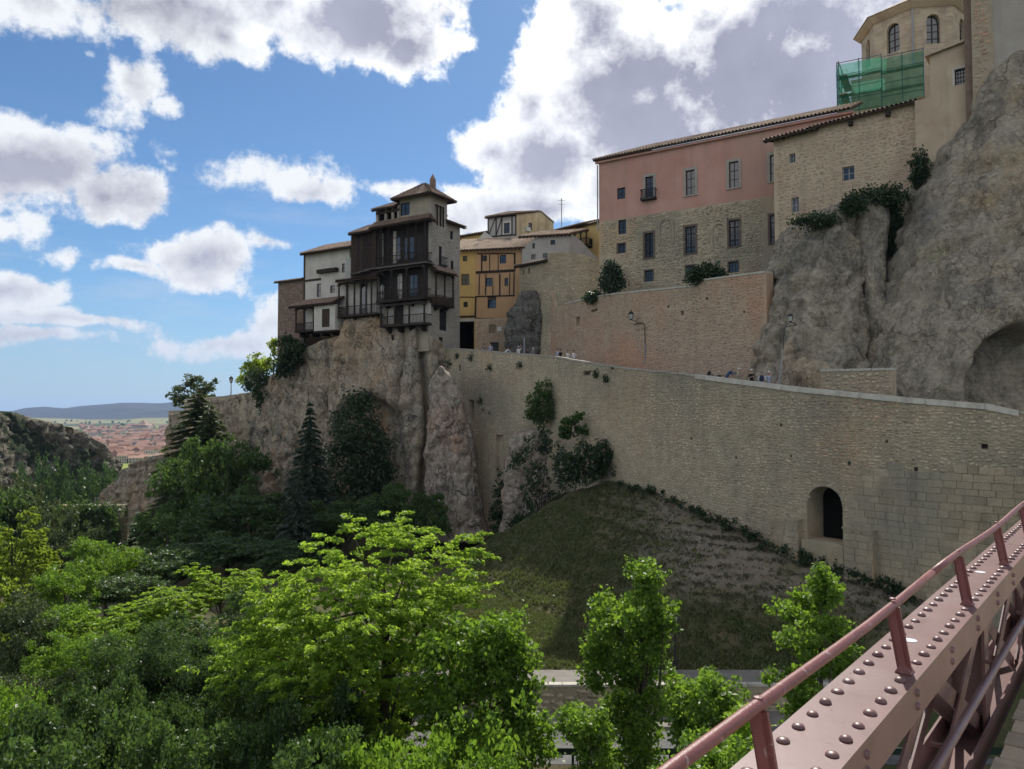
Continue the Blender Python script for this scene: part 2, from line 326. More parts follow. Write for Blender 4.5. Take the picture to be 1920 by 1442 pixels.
def lerpf(pts):
    xs = [p[0] for p in pts]; ys = [p[1] for p in pts]
    return lambda a: float(np.interp(a, xs, ys))
def pxprofile(path, pts, d=0.0):
    q = sorted(path.sz(px, py, d) for px, py in pts); return lerpf(q)
def wall_sheet(mb, fr, cuts, zb, zt, opens=(), thick=.5, rev=.3, mi=0, ri=None, back=True):
    """front skin at d=0 with holes; opens: (a0,a1,zlo(a),zhi(a)[,depth])"""
    zb = zb if callable(zb) else (lambda a, k=zb: k); zt = zt if callable(zt) else (lambda a, k=zt: k)
    fo = []
    for o in opens:
        lo = o[2] if callable(o[2]) else (lambda a, k=o[2]: k); hi = o[3] if callable(o[3]) else (lambda a, k=o[3]: k)
        fo.append((o[0], o[1], lo, hi, o[4] if len(o) > 4 else rev))
    cs = sorted(set([round(c, 4) for c in cuts] + [round(k, 4) for o in fo for k in o[:2]]))
    w = fr.w; ri = mi if ri is None else ri
    for a, b in zip(cs, cs[1:]):
        m = (a + b) / 2; q = sorted([o for o in fo if o[0] < m < o[1]], key=lambda o: o[2](m))
        lo = zb
        for o in q + [None]:
            hi = o[2] if o else zt
            if hi(m) > lo(m) + 1e-4: mb.add([w(a, 0, lo(a)), w(b, 0, lo(b)), w(b, 0, hi(b)), w(a, 0, hi(a))], [(0, 1, 2, 3)], mi)
            if o:
                D = o[4]
                mb.add([w(a, 0, o[2](a)), w(b, 0, o[2](b)), w(b, D, o[2](b)), w(a, D, o[2](a))], [(3, 2, 1, 0)], ri)
                mb.add([w(a, 0, o[3](a)), w(b, 0, o[3](b)), w(b, D, o[3](b)), w(a, D, o[3](a))], [(0, 1, 2, 3)], ri)
                mb.add([w(a, D, o[2](a)), w(b, D, o[2](b)), w(b, D, o[3](b)), w(a, D, o[3](a))], [(0, 1, 2, 3)], ri)
                lo = o[3]
        if back and not any(o[4] > thick for o in q):
            mb.add([w(a, 0, zt(a)), w(b, 0, zt(b)), w(b, thick, zt(b)), w(a, thick, zt(a))], [(0, 1, 2, 3)], mi)
            mb.add([w(a, thick, zb(a)), w(b, thick, zb(b)), w(b, thick, zt(b)), w(a, thick, zt(a))], [(3, 2, 1, 0)], mi)
    for o in fo:
        for a in o[:2]:
            mb.add([w(a, 0, o[2](a)), w(a, o[4], o[2](a)), w(a, o[4], o[3](a)), w(a, 0, o[3](a))], [(0, 1, 2, 3)], ri)
    if back:
        for a in (cs[0], cs[-1]):
            mb.add([w(a, 0, zb(a)), w(a, thick, zb(a)), w(a, thick, zt(a)), w(a, 0, zt(a))], [(0, 1, 2, 3)], mi)
    return mb
def rubble(fr, a0, a1, zb, zt, cw, ch, mats, parent, name='rubble_facing', opens=(), prot=.05, seed=1, skip=None, region=None, off=0.0):
    rng = random.Random(seed); V = []; Fc = []
    zb = zb if callable(zb) else (lambda a, k=zb: k); zt = zt if callable(zt) else (lambda a, k=zt: k)
    samp = np.linspace(a0, a1, 40); zl = min(zb(a) for a in samp); zh = max(zt(a) for a in samp)
    z = zl + ch * .1; row = 0
    tri = [(0, 1, 9, 8), (1, 2, 10, 9), (2, 3, 11, 10), (3, 4, 12, 11), (4, 5, 13, 12), (5, 6, 14, 13), (6, 7, 15, 14), (7, 0, 8, 15), (8, 9, 10, 11), (8, 11, 12, 15), (12, 13, 14, 15)]
    while z < zh:
        h = ch * rng.uniform(.6, 1.5); a = a0 + rng.random() * cw
        while a < a1:
            wd = cw * rng.choice((.45, .7, .85, 1, 1.2, 1.5, 1.9)); ac = a + wd / 2; zc = z + h / 2 + rng.uniform(-.32, .32) * h
            if ac + wd / 2 < a1 and zb(ac) + h * .3 < zc < zt(ac) - h * .45 and not any(o[0] - wd * .4 < ac < o[1] + wd * .4 and (o[2](ac) if callable(o[2]) else o[2]) - h * .5 < zc < (o[3](ac) if callable(o[3]) else o[3]) + h * .5 for o in opens) and (region is None or region(ac, zc)):
                b = len(V); p = prot * rng.uniform(.4, 1.5); g = .9
                sh = [(-1, -.45), (-.5, -1), (.5, -1), (1, -.45), (1, .45), (.5, 1), (-.5, 1), (-1, .45)]
                tl = rng.uniform(-.3, .3); hv = rng.uniform(.7, 1.12)
                o8 = [(x * rng.uniform(.78, 1.02) * wd / 2 * g, (y * rng.uniform(.78, 1.02) + tl * x) * h / 2 * g * hv) for x, y in sh]
                for x, y in o8: V.append(fr.w(ac + x, -off + .03, zc + y))
                for x, y in o8: V.append(fr.w(ac + x * .78, -off - p * rng.uniform(.75, 1.2), zc + y * .74))
                Fc += [tuple(b + i for i in f) for f in tri]
            a += wd
        z += h; row += 1
    if not V: return None
    V = np.array(V, float) - np.array(ORG[top_of(parent)])
    me = npmesh(name, V, Fc, mats); return link(name, me, parent, 'stuff')
def tile_roof(parent, a, b, c, d, name='roof', thick=.14, per=.34, m=None, under=None, rafters=0):
    """a,b eave left/right; c,d ridge right/left. curved tile channels run from ridge to eave"""
    a, b, c, d = map(Vector, (a, b, c, d)); mb = MB()
    n = max(2, int(max((b - a).length, (c - d).length) / per)); rows = max(2, int(max((d - a).length, (c - b).length) / .45)); k = 4
    nor = (b - a).cross(d - a) if (d - a).length > .01 else (b - a).cross(c - a)
    nor.normalize()
    if nor.z < 0: nor = -nor
    base = len(mb.v); W = n * k + 1
    rr = random.Random(int(abs(a.x * 100 + b.y * 10)))
    jit = [[rr.uniform(-.012, .012) for _ in range(n + 1)] for _ in range(rows * 2 + 1)]
    for j in range(rows * 2):
        r = j // 2; v = (r if j % 2 == 0 else r + 1) / rows; up = .06 if j % 2 == 0 else 0.0
        for i in range(W):
            u = i / (W - 1); p = a.lerp(b, u).lerp(d.lerp(c, u), v)
            mb.v.append(tuple(p + nor * (.085 * math.cos(2 * math.pi * u * n) + up + jit[r][int(u * n)] + .06)))
    for j in range(rows * 2 - 1):
        for i in range(W - 1):
            q = base + j * W + i; mb.f.append((q, q + 1, q + W + 1, q + W)); mb.m.append(0)
    t = nor * thick
    mb.hexa([a - t, b - t, c - t, d - t, a, b, c, d], 1)
    if m is None and top_of(parent).name in ('hanging_house', 'white_hanging_house', 'brick_house'): m = otile
    o = mb.build(name, [m or tile, under or wood2], parent)
    if rafters:
        e = (b - a); L = e.length; e.normalize(); into = ((d + c) / 2 - (a + b) / 2).normalized(); rm = MB(); q = .15
        while q < L: 
            p0 = a + e * q - t + into * .02; rm.bar(p0 - nor * .06, p0 + into * rafters - nor * .06, .1, .12, nor); q += .5
        rm.build('rafter_ends', wood, o, kind='stuff')
    return o
def window(parent, fr, o, dep=.25, fm=None, nx=2, nz=2, fw=.07, pm=None, name='window', off=0.0):
    a0, a1, z0, z1 = o[:4]; mb = MB(); D0, D1 = dep - .10 + off, dep - .03 + off; fm = fm or wood
    for x0, x1, y0, y1 in ((a0, a0 + fw, z0, z1), (a1 - fw, a1, z0, z1), (a0 + fw, a1 - fw, z0, z0 + fw), (a0 + fw, a1 - fw, z1 - fw, z1)): mb.fb(fr, x0, x1, D0, D1, y0, y1)
    for i in range(1, nx):
        x = a0 + (a1 - a0) * i / nx; mb.fb(fr, x - fw * .4, x + fw * .4, D0 + .01, D1 - .005, z0 + fw, z1 - fw)
    for j in range(1, nz):
        y = z0 + (z1 - z0) * j / nz; mb.fb(fr, a0 + fw, a1 - fw, D0 + .015, D1 - .01, y - fw * .3, y + fw * .3)
    w = mb.build(name, fm, parent)
    p = MB(); p.fb(fr, a0 + fw * .5, a1 - fw * .5, D1 - .02, D1 - .012, z0 + fw * .5, z1 - fw * .5); p.build('pane', pm or glass, w)
    return w
def surround(parent, fr, o, wd, prot, m, name='window_surround', sill=True):
    a0, a1, z0, z1 = o[:4]; mb = MB()
    mb.fb(fr, a0 - wd, a0, -prot, .05, z0, z1 + wd); mb.fb(fr, a1, a1 + wd, -prot, .05, z0, z1 + wd); mb.fb(fr, a0, a1, -prot, .05, z1, z1 + wd)
    if sill: mb.fb(fr, a0 - wd, a1 + wd, -prot - .06, .05, z0 - .12, z0)
    return mb.build(name, m, parent)
# ---------------------------------------------------------------- plan lines of the place (pixel column, distance)
WL = ppath([(812, 90), (1000, 76), (1200, 62), (1350, 53), (1500, 47), (1700, 41.5), (1855, 38.5), (1925, 37.6), (2120, 35.2), (2300, 33)])   # lower retaining wall
copz = pxprofile(WL, [(812, 651), (900, 656), (940, 660), (1040, 668), (1090, 677), (1160, 688), (1300, 702), (1500, 727), (1700, 746), (1855, 758), (1900, 768), (1925, 774), (2120, 778)])
basz = pxprofile(WL, [(812, 1010), (900, 1005), (960, 985), (1050, 925), (1150, 900), (1260, 935), (1350, 972), (1450, 1022), (1550, 1056), (1640, 1088), (1720, 1118), (1920, 1190), (2120, 1260)])
WU = ppath([(1006, 90), (1040, 86), (1200, 71.5), (1350, 62.5), (1440, 58.3)])                                             # upper retaining wall
UC = ppath([(120, 190), (222, 152), (262, 146), (318, 136), (345, 128), (420, 116), (480, 104), (505, 98), (560, 95), (640, 91.5), (720, 88.6), (800, 85.2), (830, 88)])  # cliff below the houses
cliff_t = pxprofile(UC, [(120, 985), (222, 900), (232, 880), (262, 862), (300, 850), (316, 800), (322, 776), (345, 772), (380, 752), (420, 747), (470, 735), (492, 715), (505, 690), (520, 665), (570, 648), (632, 628), (645, 592), (700, 588), (712, 602), (798, 616), (830, 640)])
def fbm(p, o=5, lac=2.1, h=.9): return noise.fractal(p, h, lac, o, noise_basis='PERLIN_ORIGINAL')
def smooth(a, b, x):
    t = min(1, max(0, (x - a) / (b - a))); return t * t * (3 - 2 * t)
# ---------------------------------------------------------------- ground: one sheet to the horizon
def yroad(x): return 33.9 + .42 * max(0, -x - 5) - .0 * x
def ground_z(X, Y):
    """vectorised height of the gorge floor, the slope under the wall and the plain beyond"""
    X = np.asarray(X, float); Y = np.asarray(Y, float)
    yr = 33.9 + .42 * np.maximum(0, -X - 5)
    fl = np.where(Y > yr + 3.7, -13.36, np.where(Y > yr - 3, -14.62, -14.8 - .5 * (yr - 3 - Y)))
    fl = np.maximum(fl, -36)
    left = np.clip((-X - 22) / 60, 0, 1); fl = fl * (1 - left) + left * np.minimum(fl, -30 - 0 * X)
    far = np.clip((Y - 150) / 900, 0, 1); far = far * far * (3 - 2 * far)
    fl = np.where(Y > 60, fl - 6 * np.clip((Y - 60) / 60, 0, 1), fl)
    fl = fl * (1 - far) + far * -70
    best = np.full(X.shape, 1e9); zb = np.zeros(X.shape); sd = np.zeros(X.shape)
    _b = [(UC.sz(222, 800)[0], -36), (UC.sz(330, 800)[0], -30), (UC.sz(500, 800)[0], -16), (UC.sz(800, 800)[0], -13)]; ucb = lerpf(_b)
    for path, bz in ((WL, basz), (UC, ucb)):
        for i, e in enumerate(path.e):
            ax, ay = path.p[i]; l = path.L[i + 1] - path.L[i]
            t = np.clip((X - ax) * e.x + (Y - ay) * e.y, 0, l); dx = X - ax - e.x * t; dy = Y - ay - e.y * t
            dd = np.hypot(dx, dy); sg = -(dx * -e.y + dy * e.x)           # >0 in front of the wall
            k = dd < best; best = np.where(k, dd, best); sd = np.where(k, sg, sd)
            ss = [path.L[i] + q for q in np.linspace(0, l, 8)]; zz = [bz(a) for a in ss]
            zb = np.where(k, np.interp(path.L[i] + t, ss, zz), zb)
    slope = zb - .50 * best
    rough = (np.sin(X * .9 + Y * .35) + np.sin(X * .37 - Y * 1.1) + np.sin(X * 2.1 + 1.3 * Y)) * .10 + (np.sin(X * .31 + 1.7 * np.sin(Y * .23)) + np.sin(Y * .41 + 1.3 * np.sin(X * .19))) * .28 + .10 * np.sin((zb - .50 * best) * 2 * np.pi / .9)
    front = (sd > -.3) & (best < 40)
    out = np.where(front, np.maximum(slope + rough * np.clip(best / 2, 0, 1), fl), fl)
    behind = (sd <= -.3) & (best < 45) & (Y < 160)
    out = np.where(behind, np.minimum(zb - 1.5, -8), out)
    return out
def axis(lo, hi, a, b, st, g=1.22):
    v = list(np.arange(a, b + st, st)); s = st
    while v[-1] < hi: s *= g; v.append(min(hi, v[-1] + s))
    s = st
    while v[0] > lo: s *= g; v.insert(0, max(lo, v[0] - s))
    return np.array(v)
def gmat():
    m = bpy.data.materials.new('ground'); m.use_nodes = True; nt = m.node_tree; nt.nodes.clear(); MATS['ground'] = m
    pos = N(nt, 'ShaderNodeNewGeometry').outputs['Position']; sp = N(nt, 'ShaderNodeSeparateXYZ', ins={0: pos}); x, y, z = sp.outputs
    n = NOISE(nt, pos, .35, 8, .65); nf = NOISE(nt, pos, 3, 8, .7)
    s = MIX(nt, MR(nt, nf, .3, .7), (.185, .15, .115), (.30, .255, .20)); s = MIX(nt, MR(nt, n, .5, .62), s, (.17, .15, .09))
    g = MIX(nt, MR(nt, nf, .3, .7), (.05, .06, .025), (.10, .105, .045)); g = MIX(nt, MR(nt, n, .48, .66), g, (.15, .12, .07))
    # grass on the left part of the slope, bare planted soil to the right and near the wall
    w = MA(nt, 'ADD', MR(nt, MA(nt, 'ADD', x, MA(nt, 'MULTIPLY', MA(nt, 'SUBTRACT', y, 38.0), -.12)), 3.5, 11.5, 0, 1), MA(nt, 'MULTIPLY_ADD', n, 2.2, -1.1), clamp=True)
    low = MR(nt, z, -12.0, -10.4); w = MA(nt, 'MULTIPLY', w, low)
    c = MIX(nt, w, g, s)
    vor = N(nt, 'ShaderNodeTexVoronoi', ins={'Vector': VM(nt, 'MULTIPLY', pos, (1, .45, 0)), 'Scale': .0032}); hue = N(nt, 'ShaderNodeSeparateColor', ins={0: vor.outputs['Color']}).outputs[0]
    f = MIX(nt, MR(nt, hue, .3, .32), (.10, .12, .035), (.24, .19, .10)); f = MIX(nt, MR(nt, hue, .52, .54), f, (.20, .24, .05)); f = MIX(nt, MR(nt, hue, .7, .72), f, (.055, .075, .03)); f = MIX(nt, MR(nt, hue, .86, .88), f, (.20, .13, .08))
    f = MIX(nt, MR(nt, NOISE(nt, pos, .006, 4, .6), .56, .6), f, (.03, .045, .02))
    c = MIX(nt, MR(nt, y, 400, 900), c, f)
    b = N(nt, 'ShaderNodeBsdfPrincipled', ins={'Base Color': c, 'Roughness': .95, 'Specular IOR Level': .1})
    bp = N(nt, 'ShaderNodeBump', ins={'Strength': .9, 'Distance': .18, 'Height': NOISE(nt, pos, 4, 8, .75)}); nt.links.new(bp.outputs[0], b.inputs['Normal'])
    nt.links.new(b.outputs[0], N(nt, 'ShaderNodeOutputMaterial').inputs[0]); return m
gx = axis(-16000, 16000, -85, 40, .75); gy = axis(-300, 16000, 8, 110, .75)
GX, GY = np.meshgrid(gx, gy); GZ = ground_z(GX, GY)
W_ = len(gx); idx = np.arange(len(gy) * W_).reshape(len(gy), W_)
quads = np.stack([idx[:-1, :-1], idx[:-1, 1:], idx[1:, 1:], idx[1:, :-1]], -1).reshape(-1, 4)
ground = link('ground', npmesh('ground', np.stack([GX, GY, GZ], -1).reshape(-1, 3), quads, gmat(), True), kind='structure')
def gz(x, y): return float(ground_z(np.array([x]), np.array([y]))[0])
def ground_hit(px, py):
    """where the ray of a pixel meets the ground"""
    r = ray(px, py); Y = np.linspace(14, 130, 1200); Z = ground_z(r.x * Y, Y); k = np.nonzero(Z > r.z * Y)[0]
    y = Y[k[0]] if len(k) else 40; return Vector((r.x * y, y, gz(r.x * y, y)))
# road, kerb, footpath and the low rubble wall between them
def ribbon(name, ya, yb, z, m, x0=-24, x1=44, th=.0, kind='structure'):
    mb = MB(); xs = np.arange(x0, x1, 1.0); pr = None
    V = []; Fq = []
    for x in xs: V += [(x, yroad(x) + ya, z), (x, yroad(x) + yb, z), (x, yroad(x) + ya, z - th), (x, yroad(x) + yb, z - th)]
    for i in range(len(xs) - 1):
        q = i * 4; Fq.append((q, q + 4, q + 5, q + 1))
        if th: Fq += [(q, q + 2, q + 6, q + 4), (q + 1, q + 5, q + 7, q + 3)]
    mb.add(V, Fq); return mb.build(name, m, kind=kind)
ribbon('road', -2.4, 1.0, -14.606, asph)
ribbon('pavement', 1.0, 2.78, -14.48, paving, th=.13)
ribbon('footpath', 3.03, 5.2, -13.335, paving)
lw = thing('low_wall', 'low rubble retaining wall between the pavement and the footpath at the slope foot', 'wall', (5, yroad(5) + 2.9, -14.48))
lpath = Path([(x, yroad(x) + 2.8) for x in range(-24, 45, 3)])
mb = MB(); cu = list(np.linspace(0, lpath.len, 90)); wall_sheet(mb, lpath, cu, -14.6, -13.3, thick=.24); mb.build('core', mortar, lw)
rubble(lpath, .5, lpath.len - 8, -14.5, -13.4, .52, .30, rub, lw, prot=.05, seed=3, name='rubble_facing')
mb = MB(); a = 0
while a < lpath.len - 8: mb.fb(lpath, a, a + .96, -.06, .3, -13.3, -13.2); a += 1.0
mb.build('coping', coping, lw, kind='stuff')
gr = thing('guard_rail', 'low dark green guard rail along the near edge of the road', 'guard rail', (3, yroad(3) - 2.7, -14.62))
gpath = Path([(x, yroad(x) - 2.75) for x in range(-24, 42, 4)]); mb = MB()
greenp = mat('green_paint', [(.015, .03, .02)], 3, rough=.5)
mb.fb(gpath, 0, gpath.len, -.03, .03, -14.08, -13.8)
mb = MB()
for a in np.arange(0, gpath.len - 2, 2.0): mb.fb(gpath, a, a + 2.0, -.03, .03, -14.05, -13.78)
mb.build('beam', greenp, gr)
for a in np.arange(0, gpath.len - 10, 2.0): q = MB(); q.fb(gpath, a, a + .1, .035, .13, -14.9, -13.8); q.build('post', greenp, gr)
# ---------------------------------------------------------------- rock builders
def crack(q, f=.30, w=.10):
    dd, _ = noise.voronoi(Vector((q.x * f, q.y * f, q.z * f * .42)) + noise.noise_vector(q * .35) * .35); return math.exp(-((dd[1] - dd[0]) / w) ** 2)
def ledge(z): f = z * .55; return abs((f % 1) - .5) * 2
def rock_sheet(name, path, zb, zt, st, amp, m, seed, lean=.06, extra=None, a0=0, a1=None, back=6):
    a1 = a1 or path.len; A = np.arange(a0, a1 + st, st); zmin = min(zb(a) for a in A); rows = int(max(zt(a) - zb(a) for a in A) / st) + 1
    V = []; o = Vector((seed * 13.1, seed * 7.7, seed * 3.3))
    for a in A:
        b, t = zb(a), zt(a) + fbm(Vector((a * .35, seed, 0))) * .5
        for j in range(rows + 1):
            z = b + (t - b) * j / rows; p0 = path.w(a, 0, z); q = Vector((p0.x, p0.y, z)) + o
            n1 = fbm(Vector((q.x * .07, q.y * .07, q.z * .035)), 3); n2 = noise.ridged_multi_fractal(Vector((q.x * .16, q.y * .16, q.z * .09)), .9, 2.1, 5, 1.0, 2.0) - 1.1
            n3 = fbm(q * .55, 5); str_ = math.sin(q.z * 1.1 + 2.5 * n1) * .10
            am = amp(a) if callable(amp) else amp; d = -(am * (n1 * 1.1 + n2 * .45 + n3 * .34 + str_)) - lean * (t - z)
            d += am * (.75 * crack(q) + .35 * crack(q, .8, .12)) - am * .28 * ledge(z + 2.2 * n1 + .15 * n3)
            if extra: d += extra(a, z, t)
            V.append(path.w(a, d + (.8 if j == rows else 0), z))
        V.append(path.w(a, back, t - .2))
    n = rows + 2; I = np.arange(len(A) * n).reshape(len(A), n)
    Q = np.stack([I[:-1, :-1], I[1:, :-1], I[1:, 1:], I[:-1, 1:]], -1).reshape(-1, 4)
    return link(name, npmesh(name, np.array([tuple(v) for v in V]), Q, m, True), kind='structure')
def rock_loft(name, lv, m, seed, amp=.5, ns=72, nz=70, sup=2.6, carve=None, cat=None, label=None, freq=1.0, crk=1.0):
    """lv: (z, cx, cy, rx, ry) from the foot up; closed boulder with a broken surface"""
    lv = sorted(lv); Z = [l[0] for l in lv]; V = []; o = Vector((seed * 11.3, seed * 5.9, seed * 2.1))
    for j in range(nz + 1):
        z = Z[0] + (Z[-1] - Z[0]) * j / nz; c = [np.interp(z, Z, [l[k] for l in lv]) for k in range(1, 5)]
        for i in range(ns):
            th = 2 * math.pi * i / ns; ct, st = math.cos(th), math.sin(th)
            r = (abs(ct) ** sup + abs(st) ** sup) ** (-1 / sup)
            q = Vector((c[0] + c[2] * r * ct, c[1] + c[3] * r * st, z)); s = q * freq + o
            n1 = fbm(s * .16, 3); n2 = noise.ridged_multi_fractal(Vector((s.x * .3, s.y * .3, s.z * .16)), .9, 2.1, 5, 1.0, 2.0) - 1.1; n3 = fbm(s * .9, 5)
            d = amp * (n1 * 1.0 + n2 * .4 + n3 * .5 - crk * (.85 * crack(s, .32) + .4 * crack(s, .9, .13)) + .25 * ledge(s.z + 2 * n1))
            v = Vector((q.x + d * ct, q.y + d * st, z + (n3 * .3 * amp if 0 < j < nz else 0)))
            if carve: v = carve(v)
            V.append(tuple(v))
    V.append((lv[-1][1], lv[-1][2], Z[-1] + .25)); V = np.array(V)
    I = np.arange((nz + 1) * ns).reshape(nz + 1, ns); J = np.roll(I, -1, 1)
    Q = np.stack([I[:-1], J[:-1], J[1:], I[1:]], -1).reshape(-1, 4)
    top = np.stack([I[-1], J[-1], np.full(ns, len(V) - 1), np.full(ns, len(V) - 1)], -1)
    me = bpy.data.meshes.new(name); me.from_pydata(V.tolist(), [], Q.tolist() + [tuple(t[:3]) for t in top.tolist()]); me.materials.append(m)
    me.polygons.foreach_set('use_smooth', np.ones(len(me.polygons), bool)); ob = link(name, me)
    if label: tag(ob, label, cat)
    else: ob['kind'] = 'structure'
    return ob
def plev(rows, Y, dep, lean=0.0):
    """rows of (py, px left, px right) at distance Y -> loft levels"""
    out = []
    for r in rows:
        py, l, rr = r[:3]; y = Y + lean * (rows[0][0] - py) / 100; dd = r[3] if len(r) > 3 else dep
        yc = y + dd * .6; a = P(l, py, yc); b = P(rr, py, yc); out.append((a.z, (a.x + b.x) / 2, y + dd * .6, (b.x - a.x) / 2, dd))
    return out
def cl_extra(a, z, t):
    d = 0
    s1 = UC.sz(690, 850)[0]; zz = UC.sz(690, 800)[1]                      # hollow behind the ivy
    k = max(0, 1 - ((a - s1) / 5.5) ** 2 - (max(0, z - zz) / 4.0) ** 2)
    d += 2.2 * smooth(0, .6, k)
    for px, wd, dp in ((752, .4, 1.3), (800, .8, 3.0), (610, .35, .9), (505, .8, 1.2), (455, .7, 1.0), (330, .8, 1.0), (300, .5, .9)):
        c = UC.sz(px, 800)[0] + .5 * math.sin(z * .35 + px); d += dp * math.exp(-((a - c) / wd) ** 2)
    return d
rock_sheet('cliff', UC, lambda a: -24.0, cliff_t, .34, lambda a: 1.0 - .45 * smooth(UC.sz(540, 700)[0], UC.sz(600, 700)[0], a), rockc, 3, lean=.07, extra=cl_extra)
PIN = plev([(1010, 795, 925), (960, 800, 908), (900, 800, 897), (850, 801, 888), (800, 802, 884), (770, 806, 874), (745, 806, 866), (720, 808, 856), (700, 815, 842), (690, 822, 834)], 79.5, 2.6)
rock_loft('rock_pinnacle', PIN, rockp, 5, .45, 84, 90, 3.0, label='tall grey and pink rock pinnacle standing against the lower wall beside the cliff', cat='rock')
P2 = plev([(1010, 940, 1075), (960, 946, 1062), (900, 944, 1056), (850, 946, 1050), (825, 950, 1044), (812, 962, 1034), (808, 975, 1025)], 74.5, 2.6)
rock_loft('rock_pillar', P2, rockp, 9, .45, 84, 70, 3.0, label='shorter pinkish rock pillar at the foot of the lower wall, shrubs growing on it', cat='rock')
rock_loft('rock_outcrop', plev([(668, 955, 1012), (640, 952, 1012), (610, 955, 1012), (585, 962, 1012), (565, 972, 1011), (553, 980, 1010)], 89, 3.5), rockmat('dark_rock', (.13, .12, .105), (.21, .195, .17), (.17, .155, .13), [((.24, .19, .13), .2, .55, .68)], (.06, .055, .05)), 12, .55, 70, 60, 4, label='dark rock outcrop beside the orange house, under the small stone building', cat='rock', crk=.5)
# rocks above the street on the right
rock_loft('rock_buttress', plev([(735, 1412, 1640), (690, 1425, 1626), (640, 1432, 1614), (600, 1437, 1606), (560, 1444, 1602), (520, 1452, 1594), (480, 1462, 1584), (450, 1476, 1580), (425, 1492, 1576), (405, 1520, 1566)], 53.5, 4.6, lean=1.5), rockg, 17, .65, 120, 110, 2.8, crk=.6)
rock_loft('rock_slab', plev([(690, 1622, 1640), (640, 1616, 1638), (600, 1609, 1638), (560, 1601, 1641), (500, 1593, 1645), (450, 1588, 1648), (410, 1586, 1649), (392, 1589, 1646), (382, 1598, 1640)], 53.5, 2.2, lean=1.2), rockg, 23, .3, 64, 80, 3.2, crk=.5)
CV = P(1925, 742, 47)
def cave(v):
    k = ((v.x - CV.x) / 4.0) ** 2 + ((v.z - CV.z + .6) / 5.1) ** 2
    if v.y < 56: v.y += 3.6 * smooth(1.12, .70, k)
    return v
rock_loft('rock_mass', plev([(772, 1634, 2300), (735, 1640, 2300), (690, 1640, 2290), (650, 1640, 2280), (600, 1655, 2270), (550, 1668, 2260), (500, 1684, 2250), (450, 1700, 2240), (400, 1716, 2230), (350, 1724, 2220), (300, 1748, 2210), (260, 1757, 2200), (220, 1765, 2190), (190, 1790, 2180), (165, 1826, 2160), (150, 1862, 2140), (143, 1905, 2100)], 47.2, 7.5, lean=1.15), rockg, 31, .6, 250, 170, 2.5, carve=cave, freq=.8, crk=.4)
rock_loft('upper_rock', plev([(240, 1822, 2150), (190, 1834, 2140), (150, 1840, 2130), (120, 1852, 2110), (100, 1876, 2080), (92, 1900, 2040)], 52.6, 2.6, lean=.5), rockg, 37, .3, 110, 50, 2.6, crk=.5)
# ---------------------------------------------------------------- far bank, hills
def hillmat(name, a, b, c, s): return mat(name, [a, b, c], s, detail=8, bump=.0)
LB = ppath([(-260, 150), (-60, 215), (40, 245), (130, 262), (200, 275), (240, 292), (300, 330)])
lbt = pxprofile(LB, [(-260, 730), (-60, 752), (0, 768), (45, 775), (70, 786), (125, 798), (160, 808), (185, 826), (205, 846), (225, 866), (243, 892), (300, 960)])
def lbx(a, z, t): return .0
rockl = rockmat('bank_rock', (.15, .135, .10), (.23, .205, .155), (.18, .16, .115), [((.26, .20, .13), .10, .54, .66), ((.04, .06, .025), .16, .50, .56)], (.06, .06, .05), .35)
rock_sheet('rock_bank', LB, lambda a: -45.0, lbt, 1.0, 2.6, rockl, 41, lean=.22, back=4)
drygrass = mat('dry_grass', [(.15, .15, .045), (.22, .21, .075), (.12, .14, .04)], .08, bump=.4, bscale=.5, big=((.06, .08, .03), .06, .55, .62))
mb = MB(); A = np.linspace(0, LB.len, 90); rws = 14
for a in A:
    for j in range(rws + 1):
        k = j / rws; t = lbt(a); p = LB.w(a, 1.5 + 70 * k, t - .9 + 9 * k * (1 - k) * smooth(150, 60, a) + (t * -.0) - 10 * k * k + fbm(Vector((a * .05, k * 4, 2))) * 1.3 * min(1, k * 6)); mb.v.append(tuple(p))
for i in range(len(A) - 1):
    for j in range(rws): q = i * (rws + 1) + j; mb.f.append((q, q + rws + 1, q + rws + 2, q + 1)); mb.m.append(0)
mb.build('grassy_hilltop', drygrass, smooth=True, kind='structure')
def ridge(name, prof, Y, dep, m, seed, x0=-2200, x1=3200, bz=-75):
    f = lerpf([(px, P(px, py, Y).z) for px, py in prof]); mb = MB(); xs = np.linspace(x0, x1, 150); rows = 26
    for px in xs:
        top = f(px) + fbm(Vector((px * .02, seed, 0)), 5) * Y * .0016
        X = P(px, 772, Y).x
        for j in range(rows + 1):
            k = j / rows; y = Y - dep * (1 - k); n = fbm(Vector((X * .0011, y * .0011, seed)), 5)
            z = bz + (top - bz) * (k ** 1.15) + n * (top - bz) * .22 * math.sin(math.pi * k); mb.v.append((X * y / Y, y, z))
        mb.v.append((X, Y + dep, bz))
    n = rows + 2
    for i in range(len(xs) - 1):
        for j in range(n - 1): q = i * n + j; mb.f.append((q, q + n, q + n + 1, q + 1)); mb.m.append(0)
    return mb.build(name, m, smooth=True, kind='structure')
ridge('hills', [(-2200, 740), (-400, 770), (0, 776), (30, 768), (65, 762), (110, 766), (160, 760), (215, 757), (250, 754), (300, 756), (340, 752), (600, 748), (1200, 755), (3200, 740)], 8200, 2200, hillmat('hill_scrub', (.014, .020, .022), (.030, .034, .032), (.012, .018, .017), .004), 2)
ridge('low_rise', [(-2200, 775), (-100, 781), (60, 782), (130, 789), (200, 786), (300, 784), (500, 786), (3200, 780)], 5200, 900, hillmat('field_rise', (.14, .15, .05), (.21, .19, .08), (.09, .11, .04), .0016), 6)
